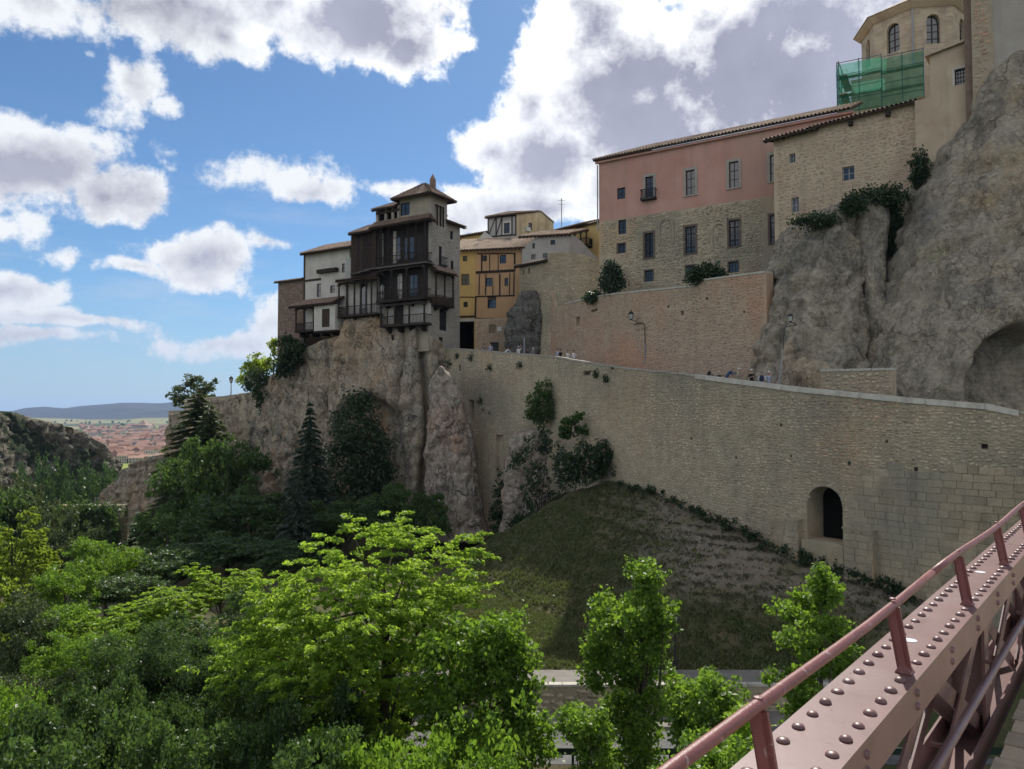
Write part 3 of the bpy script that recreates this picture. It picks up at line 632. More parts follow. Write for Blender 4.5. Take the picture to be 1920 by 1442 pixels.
# ---------------------------------------------------------------- lower retaining wall with coping, doorway and weathered masonry
dA0, dA1, dz0, dz1 = WL.op(1513, 912, 1580, 1015)
dc = (dA0 + dA1) / 2; dr = (dA1 - dA0) / 2; spring = dz1 - dr * .95
door_o = (dA0, dA1, dz0, lambda a: spring + dr * .95 * math.sqrt(max(0, 1 - ((a - dc) / dr) ** 2)), 6.0)
rw = thing('retaining_wall', 'long stone retaining wall with arched doorway, carrying the sloping street', 'wall', WL.w(WL.sz(1500, 900)[0], 0, -10))
cuts = list(np.arange(0, WL.len, .6)) + [WL.len] + WL.L + list(np.linspace(dA0, dA1, 15))
holes = []
for px, py, w_, h_ in ((1846, 837, 13, 9), (1717, 880, 8, 8), (1811, 885, 9, 8), (1592, 869, 6, 8), (1464, 797, 5, 6), (1483, 855, 4, 5), (1662, 828, 5, 5), (884, 767, 10, 34), (862, 690, 4, 12), (1148, 690, 6, 7), (1100, 700, 14, 8), (1135, 713, 8, 8), (1015, 735, 3, 5), (905, 770, 4, 6), (917, 775, 4, 6), (1380, 858, 4, 5), (1296, 822, 4, 5)):
    o = WL.op(px - w_ / 2, py - h_ / 2, px + w_ / 2, py + h_ / 2); holes.append(o + (.6,))
n_o = WL.op(929, 815, 943, 905); holes.append(n_o + (.5,))
mb = MB(); wall_sheet(mb, WL, cuts, lambda a: basz(a) - 3.5, lambda a: copz(a) - .10, [door_o] + holes, thick=.55, mi=0)
mb.build('core', mortar, rw)
mb = MB(); mb.fb(WL, dA0 + .1, dA1 - .1, 1.5, 1.6, dz0, dz1); mb.build('door', black, rw)  # black sheet painting the dark inside of the doorway, not a door leaf
ash_a0 = WL.sz(1592, 1000)[0]; ash_a1 = WL.sz(2050, 900)[0]
ash_top = pxprofile(WL, [(1585, 935), (1620, 880), (1690, 880), (1760, 890), (1800, 880), (1920, 890), (2050, 900)])
def not_ash(a, z): return not (a > ash_a0 - .1 and z < ash_top(a) + .05)
avoid = [door_o] + holes
rubble(WL, 1.0, WL.len - 4, lambda a: basz(a) - .8, lambda a: copz(a) - .16, .31, .165, rub, rw, opens=avoid, prot=.026, seed=5, region=not_ash)
# dressed blocks near the bridge landing: each its own stone
bm_var = []
for v in range(5):
    rr = random.Random(v); q = []
    b = .94
    for y, g in ((0.05, 1.0), (-1, 1.0), (-1.0, .93)):
        pass
    c = [(-.5, .05, -.5), (.5, .05, -.5), (.5, .05, .5), (-.5, .05, .5)]; f1 = [(x * 1, 0 - .0, z) for x, _, z in c]
    fr_ = [(x * (.955 - .02 * rr.random()), -.018 - .014 * rr.random(), z * (.94 - .03 * rr.random())) for x, _, z in c]
    me = bpy.data.meshes.new('dressed_block'); me.from_pydata(c + f1 + fr_, [], [(0, 1, 5, 4), (1, 2, 6, 5), (2, 3, 7, 6), (3, 0, 4, 7), (4, 5, 9, 8), (5, 6, 10, 9), (6, 7, 11, 10), (7, 4, 8, 11), (8, 9, 10, 11)])
    m2 = mat('ashlar_%d' % v, [tuple(k * s_ for k in (.35, .29, .20)) for s_ in (.85 + .08 * v, 1.1 + .08 * v)], 1.3, bump=.9, bscale=8, big=[((.31, .285, .215), .3, .45, .66), ((.46, .34, .21), .35, .6, .75)], streak=((.15, .13, .1), .5))
    me.materials.append(m2); bm_var.append(me)
rng = random.Random(4); z = -13.5; nb = 0; rworg = ORG[rw]
while z < -2.5:
    h = rng.choice((.38, .42, .46, .34)); a = ash_a0 + rng.random() * .5
    while a < ash_a1 and nb < 300:
        wd = rng.uniform(.5, 1.15); ac = a + wd / 2
        if basz(ac) - .5 < z + h / 2 < ash_top(ac) + rng.uniform(-.3, .3):
            o = link('dressed_block', bm_var[rng.randrange(5)], rw); p = WL.w(ac, rng.uniform(-.02, .02) - .01, z + h / 2); e = WL.e[WL.seg(ac)]
            o.location = p - rworg; o.rotation_euler = (0, 0, math.atan2(e.y, e.x)); o.scale = (wd * .985, 1, h * .97); nb += 1
        a += wd
    z += h
a = 0.3
while a < WL.len - 1:
    L_ = random.uniform(1.0, 1.5); near = a > WL.sz(1290, 700)[0] and a < WL.sz(1850, 760)[0]
    mb = MB(); h = .30 if near else .14; k = 0 if near else random.uniform(-.03, .03); o1, o2 = (.10, .62) if near else (.04 + random.random() * .05, .58)
    w = WL.w; b = a + L_ - .02; z0 = copz(a) - h + .02 + k; z1 = copz(b) - h + .02 + k
    mb.hexa([w(a, -o1, z0), w(b, -o1, z1), w(b, o2, z1), w(a, o2, z0), w(a, -o1 + .03, z0 + h), w(b, -o1 + .03, z1 + h), w(b, o2 - .03, z1 + h), w(a, o2 - .03, z0 + h)])
    mb.build('coping_stone', coping if near else mat('old_coping', [(.26, .235, .19), (.40, .37, .30)], 2, bump=.6, bscale=8, streak=((.2, .18, .15), .5)), rw); a += L_
# stepped plinths either side of the doorway
for x0, y0, x1, y1, nm in ((1462, 970, 1505, 1090, 'door_plinth'), (1590, 990, 1645, 1120, 'door_plinth')):
    o = WL.op(x0, y0, x1, y1); mb = MB(); mb.fb(WL, o[0], o[1], -.45, -.0, o[2] - 2, o[3] - .12, 0); mb.fb(WL, o[0] - .05, o[1] + .05, -.52, .02, o[3] - .12, o[3], 0); q = mb.build(nm, mortar, rw)
    z = o[2]; 
    while z < o[3] - .3:
        a = o[0] + .02
        while a < o[1] - .3:
            wd = min(random.uniform(.5, .9), o[1] - a - .02); k = link('dressed_block', bm_var[random.randrange(5)], q); e = WL.e[WL.seg(a)]
            k.location = WL.w(a + wd / 2, -.47, z + .2) - rworg; k.rotation_euler = (0, 0, math.atan2(e.y, e.x)); k.scale = (wd * .97, .8, .38); a += wd
        z += .41
o = WL.op(1508, 1015, 1586, 1032); mb = MB(); mb.fb(WL, o[0], o[1], -.3, .3, o[2] - 2.5, dz0 - .004); mb.build('threshold', ash, rw)
# sloping street behind the parapet
mb = MB(); A = np.linspace(0, WL.len, 60)
for a in A: mb.v += [tuple(WL.w(a, .5, copz(a) - 1.0)), tuple(WL.w(a, 9, copz(a) - .95))]
for i in range(len(A) - 1): mb.f.append((2 * i, 2 * i + 2, 2 * i + 3, 2 * i + 1)); mb.m.append(0)
mb.build('street', paving, kind='structure')
# ---------------------------------------------------------------- upper retaining wall
upt = pxprofile(WU, [(1006, 536), (1018, 532), (1036, 548), (1040, 578), (1062, 570), (1095, 562), (1130, 555), (1299, 538), (1301, 529), (1455, 509)])
uw = thing('upper_wall', 'warm rubble retaining wall rising behind the street below the pink building', 'wall', WU.w(20, 0, 2))
uh = [WU.op(px - w_ / 2, py - h_ / 2, px + w_ / 2, py + h_ / 2) + (.4,) for px, py, w_, h_ in ((1084, 603, 8, 18), (1279, 587, 6, 9), (1112, 583, 7, 5), (1118, 581, 5, 5), (1253, 575, 4, 5), (1325, 560, 5, 5), (1021, 621, 2, 9), (1395, 585, 4, 4))]
mb = MB(); wall_sheet(mb, WU, list(np.arange(0, WU.len, .5)) + [WU.len] + WU.L, -1, upt, uh, thick=.8); mb.build('core', mortw, uw)
rubble(WU, .2, WU.len - .2, lambda a: 1.0, lambda a: upt(a) - .05, .34, .17, rubw, uw, opens=uh, prot=.028, seed=8)
mb = MB(); a = WU.sz(1060, 568)[0]
while a < WU.len - .3:
    b = a + random.uniform(.5, .9); mb.fb(WU, a, b - .03, -.08, .85, upt(a) - .02, upt(a) + .13); a = b
mb.build('coping', coping, uw, kind='stuff')
KP = Path([(P(1125, 772, 80).x, 80), (P(1460, 772, 70).x, 70)])
mb = MB(); A = np.linspace(WU.sz(1060, 570)[0], WU.len, 30)
for a in A: p = WU.w(a, .7, upt(a) - .35); q = WU.w(a, 14, upt(a) + .2); mb.v += [tuple(p), tuple(q)]
for i in range(len(A) - 1): mb.f.append((2 * i, 2 * i + 2, 2 * i + 3, 2 * i + 1)); mb.m.append(0)
mb.build('terrace', MATS['ground'], kind='structure')
# short parapet in front of the rocks
sp_ = ppath([(1540, 49.5), (1676, 46)]); st_ = pxprofile(sp_, [(1540, 697), (1676, 694)])
pw_ = thing('parapet_wall', 'short pale rubble parapet with flat cap stones in front of the grey rocks', 'wall', sp_.w(1, 0, 0))
mb = MB(); wall_sheet(mb, sp_, list(np.linspace(0, sp_.len, 8)), -1, lambda a: st_(a), thick=.45); mb.build('core', mortar, pw_)
rubble(sp_, .02, sp_.len, -.5, lambda a: st_(a) - .02, .34, .2, rub, pw_, prot=.04, seed=10)
a = 0
while a < sp_.len - .1: b = min(a + .42, sp_.len + .05); mb = MB(); mb.fb(sp_, a, b - .03, -.06, .5, st_(a), st_(a) + random.uniform(.12, .17)); mb.build('cap_stone', coping, pw_); a = b
# ---------------------------------------------------------------- hanging houses
C0 = P(803, 772, 86); E1 = Vector((.855, -.52)).normalized(); E2 = Vector((-E1.y, E1.x))
c2 = Vector((C0.x, C0.y)); HF = Path([c2 - E1 * 30, c2]); HS = Path([c2, c2 + E2 * 12])
pale = mat('pale_rubble', [(.33, .30, .25), (.46, .43, .37)], 2.2, bump=.8, bscale=10, isl=.15, streak=((.24, .22, .19), .4))
palem = mat('pale_mortar', [(.35, .32, .27), (.44, .41, .35)], 1.2, bump=.5, bscale=9, streak=((.25, .23, .2), .4))
brickm = mat('brown_brickwork', [(.17, .115, .085), (.24, .17, .13)], 2, bump=.6, bscale=10)
brickr = mat('brown_brick', [(.18, .115, .085), (.26, .18, .14), (.40, .35, .29)], 2.5, bump=.6, bscale=10, isl=.3)
def ax(fr, px, d=0.0, py=500): return fr.sz(px, py, d)[0]
def zx(fr, px, py, d=0.0): return fr.sz(px, py, d)[1]
def balusters(mb, p, q, zf, h, r=.022, gap=.16, b=.08):
    p = Vector(p); q = Vector(q); L = (q - p).length; n = max(1, int(L / gap))
    mb.bar((p.x, p.y, zf + h), (q.x, q.y, zf + h), .09, .08); mb.bar((p.x, p.y, zf + b), (q.x, q.y, zf + b), .07, .07)
    for i in range(1, n):
        x = p.lerp(q, i / n); mb.box((x.x, x.y, zf + h / 2 + b / 2), (r, r, (h - b) / 2 - .02))
def gallery(parent, fr, a0, a1, zf, zt, d, posts, rail=1.0, brk=4, m=None, ends=(1, 1), base=0.0, bh=.45, gap=.2):
    m = m or wood; g = MB(); g.fb(fr, a0 - .05, a1 + .05, -d - .05, -base, zf - .2, zf); fl = g.build('gallery_floor', m, parent)
    g = MB(); g.fb(fr, a0, a1, -d, -d + .18, zt - .22, zt); g.build('gallery_beam', m, parent)
    for a in posts:
        g = MB(); g.fb(fr, a - .075, a + .075, -d + .01, -d + .16, zf, zt - .22); g.fb(fr, a - .28, a + .28, -d + .02, -d + .15, zt - .38, zt - .22); g.build('post', m, parent)
    g = MB(); w = fr.w; balusters(g, w(a0, -d + .08), w(a1, -d + .08), zf, rail, gap=gap)
    for k, a in zip(ends, (a0 + .06, a1 - .06)):
        if k: balusters(g, w(a, -d + .08), w(a, -base), zf, rail, gap=gap)
    g.build('railing', m, parent)
    for i in range(brk):
        a = a0 + (a1 - a0) * (i + .5) / brk; g = MB(); ww = .14; z1 = zf - .2; w = fr.w
        g.hexa([w(a - ww, -d * .35, z1 - bh), w(a + ww, -d * .35, z1 - bh), w(a + ww, .3, z1 - bh), w(a - ww, .3, z1 - bh), w(a - ww, -d + .05, z1), w(a + ww, -d + .05, z1), w(a + ww, .3, z1), w(a - ww, .3, z1)])
        g.build('bracket', m, parent)
hh = thing('hanging_house', 'tall stone house with tiers of dark timber balconies and chimney, on the cliff edge', 'house', HF.w(28, 0, 8))
# openings on the front and on the street side
fo = []; wn = []
for x0, y0, x1, y1, k in ((750, 380, 768, 404, 0),) and ((750, 380, 768, 404, 0),): fo.append(HF.op(x0, y0, x1, y1))
fo2 = []
for x0, y0, x1, y1, k in ((712, 448, 722, 492, 0), (736, 445, 752, 488, 0), (758, 444, 778, 488, 0), (712, 518, 724, 560, 0), (744, 516, 756, 556, 0), (768, 515, 784, 556, 0), (726, 578, 742, 607, 0)):
    fo2.append((x0, y0, x1, y1))
aw0 = ax(HF, 700); top_z = zx(HF, 780, 367)
a750 = ax(HF, 749); gz3 = zx(HF, 750, 408)
mb = MB(); cut = [aw0, a750 - .012, a750, 30] + [o[k] for o in fo for k in (0, 1)]
wall_sheet(mb, HF, cut, 7.0, lambda a: top_z if a > a750 - .001 else gz3, [o + (.22,) for o in fo if True], back=False)
mb.v and mb.build('front_wall', cream, hh)
for o in fo: window(hh, HF, o, .22, nx=2, nz=2)
so = [HS.op(*q) for q in ((823, 462, 829, 498), (844, 433, 850, 449), (845, 489, 851, 512), (824, 578, 838, 620), (823, 632, 831, 651))]
lo3 = HS.op(815, 385, 833, 424)
aS = ax(HS, 838); a857 = 6.2; zlow = zx(HS, 848, 422)
mb = MB(); wall_sheet(mb, HS, [0, aS, aS + .012, a857] + [o[k] for o in so + [lo3] for k in (0, 1)], 7.0, lambda a: top_z if a < aS + .001 else zlow, [o + (.25,) for o in so] + [lo3 + (.5,)], back=False)
mb.build('side_wall', palem, hh)
mb = MB(); k = .56; mb.fb(HF, aw0 + .05, 30 - k, k, a857 - .1, 7, gz3 - .05); mb.fb(HF, a750 + .05, 30 - k, k, aS - .1, gz3 - .06, top_z - .02); mb.fb(HF, 22, 30 - .02, a857 - .3, a857, 7, zlow)
mb.fb(HF, aw0 - 6, aw0 + .04, .3, 8, 7, gz3 - 2.5); mb.build('inner_walls', palem, hh)
rubble(HS, .1, a857 - .1, 7.5, lambda a: (top_z if a < aS else zlow) - .1, .42, .24, pale, hh, opens=so + [lo3], prot=.035, seed=21, name='rubble_facing')
for o in so: window(hh, HS, o, .22, nx=2, nz=3)
# street-side loggia posts and balcony
for i in range(4):
    a = lo3[0] + (lo3[1] - lo3[0]) * i / 3; mb = MB(); mb.fb(HS, a - .06, a + .06, .02, .16, lo3[2], lo3[3]); mb.build('loggia_post', wood, hh)
o = so[0]; mb = MB(); mb.fb(HS, o[0] - .25, o[1] + .55, -.45, 0, o[2] - .1, o[2]); balusters(mb, HS.w(o[0] - .2, -.42), HS.w(o[1] + .5, -.42), o[2], .95, .012, .12); mb.build('iron_balcony', iron, hh)
# oriel on the street side
oa0, oa1 = ax(HS, 817, -.9, 560), ax(HS, 851, -.9, 560); ozf = zx(HS, 832, 571, -.9); ozt = zx(HS, 832, 512, -.9)
gallery(hh, HS, oa0, oa1, ozf, ozt, .95, [oa0 + .1, (oa0 + oa1) / 2, oa1 - .1], .95, 2, bh=.5)
mb = MB(); mb.fb(HS, oa0, oa1, -.93, -.89, ozf, ozf + .8); mb.fb(HS, oa0, oa0 + .05, -.89, 0, ozf, ozf + .8); mb.build('oriel_panel', wood2, hh)
w = HS.w; tile_roof(hh, w(oa0 - .4, -1.4, ozt - .05), w(oa1 + .4, -1.4, ozt - .05), w(oa1 + .4, .05, ozt + .95), w(oa0 - .4, .05, ozt + .95), 'oriel_roof')
# tiered galleries over the gorge
d3 = 1.35
A_ = lambda px, py=500: ax(HF, px, -d3, py); Z_ = lambda px, py: zx(HF, px, py, -d3)
z3f, z3t = Z_(750, 494), Z_(750, 418)
gallery(hh, HF, A_(703), A_(797), z3f, z3t, d3, [A_(p) for p in (704, 713, 727, 764, 779, 796)], 1.05, 5, bh=.3)
mb = MB(); mb.fb(HF, A_(655), A_(702), -d3 + .25, -d3 + .35, z3f - .9, z3t - .1); bw_ = mb.build('board_wall', wood, hh)
a = A_(655) + .05
while a < A_(702) - .1: mb = MB(); mb.fb(HF, a, a + .2, -d3 + .21, -d3 + .25, z3f - .9, z3t - .12); mb.build('board', wood if random.random() < .6 else wood2, bw_); a += .24
mb = MB(); mb.fb(HF, A_(655), A_(704), -d3 + .37, .4, z3f - 1.0, z3f - .85); mb.fb(HF, A_(655), A_(655) + .1, -d3 + .37, 1, z3f - .85, z3t); mb.build('jetty_floor', wood, hh)
mb = MB(); mb.fb(HF, A_(642), A_(654.5), -.9, .6, Z_(650, 525), Z_(650, 482)); mb.build('side_panel', greyp, hh)
z2f, z2t = Z_(750, 561), Z_(750, 501)
gallery(hh, HF, A_(706), A_(796), z2f, z2t, d3, [A_(p) for p in (707, 733, 762, 795)], 1.05, 4, bh=.55)
z1f, z1t = Z_(755, 608), Z_(755, 568)
gallery(hh, HF, A_(713), A_(796), z1f, z1t, d3, [A_(p) for p in (714, 740, 767, 795)], 1.05, 4, bh=.65)
zlf, zlt = Z_(668, 590), Z_(668, 527)
gallery(hh, HF, A_(634), A_(704), zlf, zlt, d3, [A_(p) for p in (635, 650, 664, 676, 686, 696)], 1.1, 4, bh=.45)
mb = MB(); mb.fb(HF, A_(634), A_(660), .0, .12, zlf, zlt); mb.fb(HF, A_(675), A_(706), .0, .12, zlf, zlt + .5); mb.build('gallery_back_wall', white, hh)
mb = MB(); mb.fb(HF, A_(660), A_(675), -.01, .1, zlf, zlt - .2); mb.build('glazed_door', glass, hh)
for px in (715, 744, 770): mb = MB(); a = A_(px); mb.fb(HF, a, a + .9, -.05, -.01, z1f, z1t - .2); mb.build('plaster_panel', white, hh)
mb = MB(); a = A_(757); mb.fb(HF, A_(745), A_(795), -.04, -.008, z1f + .05, z1t - .1); mb.build('gallery_back_wall', white, hh)
shadepanel = mat('shaded_panelling', [(.018, .014, .013), (.05, .04, .036)], 2.5, bump=.4, bscale=12, rough=.7)  # wood lining coloured darker to carry the shade under the gallery roofs
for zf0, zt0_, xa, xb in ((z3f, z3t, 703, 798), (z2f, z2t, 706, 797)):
    mb = MB(); mb.fb(HF, A_(xa), min(A_(xb) + .6, 29.9), -.06, -.012, zf0, zt0_); mb.build('gallery_back_wall', shadepanel, hh)
    mb = MB(); mb.fb(HF, A_(xa), A_(xb), -d3 + .2, -.07, zt0_ - .06, zt0_ - .01); mb.build('gallery_ceiling', wood, hh)
for x0, y0, x1, y1 in fo2[:-1]: window(hh, HF, HF.op(x0, y0, x1, y1, -.07), .1, nx=2, nz=3, off=-.13, fm=wood2)
for px, zf0, zt0_ in ((724, z3f, z3t), (735, z2f, z2t), (700, z3f, z3t)):
    mb = MB(); a = A_(px); mb.fb(HF, a, a + .45, -.1, -.065, zf0, zt0_ - .5); mb.build('plaster_panel', white, hh)
mb = MB(); mb.fb(HF, A_(713), A_(743), -.05, -.015, z1f, z1t - .05); mb.build('shaded_panel', shadepanel, hh)
# string course boards between galleries
mb = MB(); mb.fb(HF, A_(700), A_(802), -d3 - .25, -.02, z3f - .34, z3f - .21); mb.build('canopy_board', mat('grey_board', [(.10, .095, .09), (.16, .15, .14)], 3, rough=.8), hh)
# roofs
w = HF.w; D = -d3 - .55
za = zx(HF, 690, 425, D); zb_ = zx(HF, 800, 414, D); zr = (za + zb_) / 2
aL, aR = ax(HF, 689, D), ax(HF, 806, D)
tile_roof(hh, w(aL, D, zr), w(aR, D, zr), w(30.1, .1, zr + 1.2), w(ax(HF, 704), .1, zr + 1.2), 'gallery_roof', rafters=.6)
tile_roof(hh, w(aR, D, zr), w(30.9, .3, zr + .1), w(30.2, .5, zr + .6), w(30.1, .1, zr + 1.2), 'gallery_roof_return')
zl2 = zx(HF, 670, 436, D); aLL = ax(HF, 651, D)
tile_roof(hh, w(aLL, D, zl2), w(aL + .3, D, zl2), w(aL + .3, 1.5, zl2 + 1.7), w(aLL + .5, 1.5, zl2 + 1.7), 'lower_gallery_roof', rafters=.6)
zq = zx(HF, 665, 523, D); tile_roof(hh, w(ax(HF, 627, D), D + .1, zq), w(ax(HF, 704, D), D + .1, zq), w(ax(HF, 704), 0, zq + .55), w(ax(HF, 630), 0, zq + .55), 'small_gallery_roof')
for px, py in ((668, 512), (684, 508), (696, 504)): mb = MB(); a = ax(HF, px, -1.6, py); z = zx(HF, px, py, -1.6); mb.fb(HF, a - 1.0, a + .7, -1.7, 0, z - .06, z + .03); mb.build('awning_board', MATS['grey_board'], hh)
# attic wing with open posts, tower hip roof
zt0 = zx(HF, 770, 367, -.9); aE = ax(HF, 731, -.9); e = .95
pts = dict(a=w(aE, -.9, zt0), b=w(30 + e, -.9, zt0), c=w(30 + e, aS + .7, zt0), d=w(aE, aS + .7, zt0)); r0, r1 = w(aE + 3.0, aS * .5, zt0 + 2.1), w(28.0, aS * .5, zt0 + 2.1)
tile_roof(hh, pts['a'], pts['b'], r1, r0, 'tower_roof', rafters=.7); tile_roof(hh, pts['b'], pts['c'], r1, r1 + Vector((.01, 0, 0)), 'tower_roof_hip', rafters=.7)
tile_roof(hh, pts['c'], pts['d'], r0, r1, 'tower_roof_rear'); tile_roof(hh, pts['d'], pts['a'], r0, r0 + Vector((.01, 0, 0)), 'tower_roof_hip')
zw = zx(HF, 718, 390, -.5); aw1, aw2 = ax(HF, 695, -.5, 390), ax(HF, 752, -.5, 390)
tile_roof(hh, w(aw1, -.5, zw), w(aw2 - 1, -.5, zw), w(aw2 - 1, 3, zw + 1.6), w(aw1 + 1, 3, zw + 1.6), 'attic_roof', rafters=.5)
mb = MB(); mb.fb(HF, ax(HF, 704), a750 - .02, .6, .75, gz3 - .3, zw + .3); mb.build('attic_back', black, hh)  # black sheet standing for the darkness behind the open posts
for px in (706, 722, 735, 746): a = ax(HF, px); mb = MB(); mb.fb(HF, a - .14, a + .14, 0, .28, gz3 - .2, zw + .1); mb.build('attic_post', cream, hh)
mb = MB(); mb.fb(HF, ax(HF, 704), a750 - .01, -.01, .25, zw - .75 + .2, zw - .4 + .2); mb.build('attic_lintel', wood2, hh)
zrr = zx(HS, 848, 418, -.6); w2 = HS.w; tile_roof(hh, w2(aS - .3, -.7, zrr), w2(a857 + .5, -.7, zrr), w2(a857 + .5, 3, zrr + 1.4), w2(aS - .3, 3, zrr + 1.4), 'rear_roof', rafters=.5)
p = HS.w(ax(HS, 826), 1.2, 0); mb = MB(); zc = zt0 + 1.9; zc += .2; mb.box((p.x, p.y, zc - .6), (.26, .26, 1.1), R(-31)); mb.lathe((p.x, p.y, zc + .5), [(.38, 0), (.02, .7)], 4, ph=R(14)); mb.build('chimney', mat('chimney_brick', [(.22, .13, .095), (.28, .18, .13)], 3, bump=.4), hh)
for px, y0, y1 in ((643, 628, 660), (739, 628, 664)):
    q0 = HF.w(ax(HF, px, -.5, y0), -.9, zx(HF, px, y0, -.5)); q1 = HF.w(ax(HF, px + 3, -.5, y1), -.35, zx(HF, px, y1, -.5)); mb = MB(); mb.bar(q0, q1, .2, .2); mb.build('strut', wood, hh)
# ---- white house to its left
wh = thing('white_hanging_house', 'white plastered house with a small dark balcony overhanging the cliff', 'house', HF.w(13, 0, 8))
wo = [HF.op(*q) for q in ((594, 532, 602, 557), (619, 535, 628, 549), (641, 494, 647, 511))]
a0_, a1_ = ax(HF, 571), ax(HF, 655); ze = zx(HF, 612, 470)
mb = MB(); wall_sheet(mb, HF, [a0_, a1_] + [o[k] for o in wo for k in (0, 1)], zx(HF, 600, 628), ze, [o + (.2,) for o in wo], thick=7); mb.build('front_wall', white, wh)
for o in wo: window(wh, HF, o, .2, nx=1, nz=2)
mb = MB(); mb.fb(HF, a0_ - .12, a0_ + .14, -.06, .3, 8, ze); mb.build('corner_post', wood2, wh)
w = HF.w; zz = ze - .15; tile_roof(wh, w(ax(HF, 561, -.8), -.8, zz), w(ax(HF, 668, -.8), -.8, zz), w(ax(HF, 668), 4.5, zz + 2.2), w(ax(HF, 566), 4.5, zz + 2.2), 'roof', rafters=.7)
o = HF.op(599, 507, 635, 513); mb = MB(); mb.fb(HF, o[0], o[1], -.55, 0, o[2] + .1, o[3] + .15); mb.build('door_canopy', wood, wh)
o = HF.op(573, 523, 602, 527); mb = MB(); mb.fb(HF, o[0], o[1], -.06, .02, o[2], o[3]); mb.build('string_beam', wood2, wh)
dl = 1.5; B_ = lambda px, py=600: ax(HF, px, -dl, py); zf_, zt_ = zx(HF, 590, 618, -dl), zx(HF, 590, 574, -dl)
gallery(wh, HF, B_(553), B_(588), zf_, zt_, dl, [B_(p) for p in (554, 570, 587)], .95, 3, bh=.4)
mb = MB(); mb.fb(HF, B_(588) + .08, B_(628), -dl, -dl + .25, zf_ - .2, zt_); mb.fb(HF, B_(628) - .25, B_(628), -dl + .25, 0, zf_ - .2, zt_); mb.build('bay_wall', white, wh)
mb = MB(); mb.fb(HF, B_(588), B_(629), -dl - .04, 0, zf_ - .42, zf_ - .2); mb.build('bay_floor', wood, wh)
o = HF.op(604, 579, 618, 613, -dl); mb = MB(); mb.fb(HF, o[0], o[1], -dl - .03, -dl + .01, o[2], o[3]); mb.build('door', wood2, wh)
for px in (560, 580, 600, 618): a = B_(px); mb = MB(); mb.fb(HF, a - .15, a + .15, -dl + .3, .2, zf_ - .8, zf_ - .43); mb.build('bracket', wood, wh)
zz = zt_ + .1; tile_roof(wh, w(B_(545), -dl - .5, zz), w(B_(630), -dl - .5, zz), w(B_(630), 0, zz + 1.0), w(B_(550), 0, zz + 1.0), 'bay_roof', rafters=.5)
# ---- brick house on the far left
BF = Path([HF.w(-2, .8).xy, HF.w(ax(HF, 571) + .5, .8).xy]); bh_ = thing('brick_house', 'plain brown brick house wall at the left end of the hanging houses', 'house', BF.w(7, 0, 6))
b0, b1 = ax(BF, 522), ax(BF, 570.5); zb1 = zx(BF, 546, 527)
mb = MB(); wall_sheet(mb, BF, [b0, b1], 2, zb1, thick=8); mb.build('wall', brickm, bh_)
rubble(BF, b0 + .02, b1, 4, zb1 - .05, .26, .13, brickr, bh_, prot=.025, seed=31, name='brick_facing')
w = BF.w; tile_roof(bh_, w(b0 - .5, -.4, zb1), w(b1, -.4, zb1), w(b1, 5, zb1 + 1.1), w(b0 - .5, 5, zb1 + 1.1), 'roof')
# ---------------------------------------------------------------- houses at the head of the street
OF = ppath([(846, 97.5), (992, 95.2)])
def simple(th, fr, a0, a1, z0, z1, m, ops, depth=8, nx=2, nz=2, dep=.2, nm='front_wall', fm=None):
    mb = MB(); wall_sheet(mb, fr, [a0, a1] + [o[k] for o in ops for k in (0, 1)], z0, z1, [o + (dep,) for o in ops], thick=depth); mb.build(nm, m, th)
    for o in ops: window(th, fr, o, dep, nx=nx, nz=nz, fm=fm or wood2)
def beam(th, fr, x0, y0, x1, y1, wd=.16, prot=.05, m=None):
    p = fr.sz(x0, y0, -prot); q = fr.sz(x1, y1, -prot); mb = MB(); a = fr.w(p[0], -prot / 2, p[1]); b = fr.w(q[0], -prot / 2, q[1]); n = (fr.w(0, -1) - fr.w(0, 0)); mb.bar(a, b, wd, prot + .06, n); mb.build('timber', m or wood, th)
oc = thing('ochre_house', 'narrow ochre plastered house over a dark passage at the street head', 'house', OF.w(2, 0, 8))
a0, am, a1 = ax(OF, 847), ax(OF, 892), ax(OF, 981); ze = zx(OF, 900, 470)
pas = OF.op(849, 603, 889, 655)
oo = [OF.op(*q) for q in ((868, 480, 876, 490), (865, 514, 880, 535), (869, 566, 877, 576))]
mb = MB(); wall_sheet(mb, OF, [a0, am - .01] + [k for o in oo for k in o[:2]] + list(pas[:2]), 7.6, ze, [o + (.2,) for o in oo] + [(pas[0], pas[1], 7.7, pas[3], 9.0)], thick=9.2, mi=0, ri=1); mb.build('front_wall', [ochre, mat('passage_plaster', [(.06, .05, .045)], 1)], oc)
for o in oo: window(oc, OF, o, .2, fm=wood2)
mb = MB(); mb.fb(OF, pas[0] - .1, pas[1] + .2, -.05, .25, pas[3], pas[3] + .35); mb.build('lintel', greyp, oc)
mb = MB(); mb.fb(OF, a0, am, -.05, .02, zx(OF, 870, 596), zx(OF, 870, 592)); mb.build('timber', wood, oc)
beam(oc, OF, 858, 557, 891, 557, .1)
orh = thing('orange_house', 'orange timber-framed house with a rubble ground floor beside the passage', 'house', OF.w(6, 0, 8))
oo = [OF.op(*q) for q in ((904, 479, 913, 490), (937, 478, 949, 494), (911, 521, 924, 537), (946, 521, 953, 536), (914, 561, 930, 578), (917, 609, 931, 625))]
mb = MB(); zs = zx(OF, 930, 597); wall_sheet(mb, OF, [am, a1] + [k for o in oo for k in o[:2]], 7.0, ze, [o + (.2,) for o in oo], thick=9); mb.build('front_wall', orange, orh)
for o in oo[:-1]: window(orh, OF, o, .2, fm=wood)
window(orh, OF, oo[-1], .2, nx=3, nz=3, fm=iron)
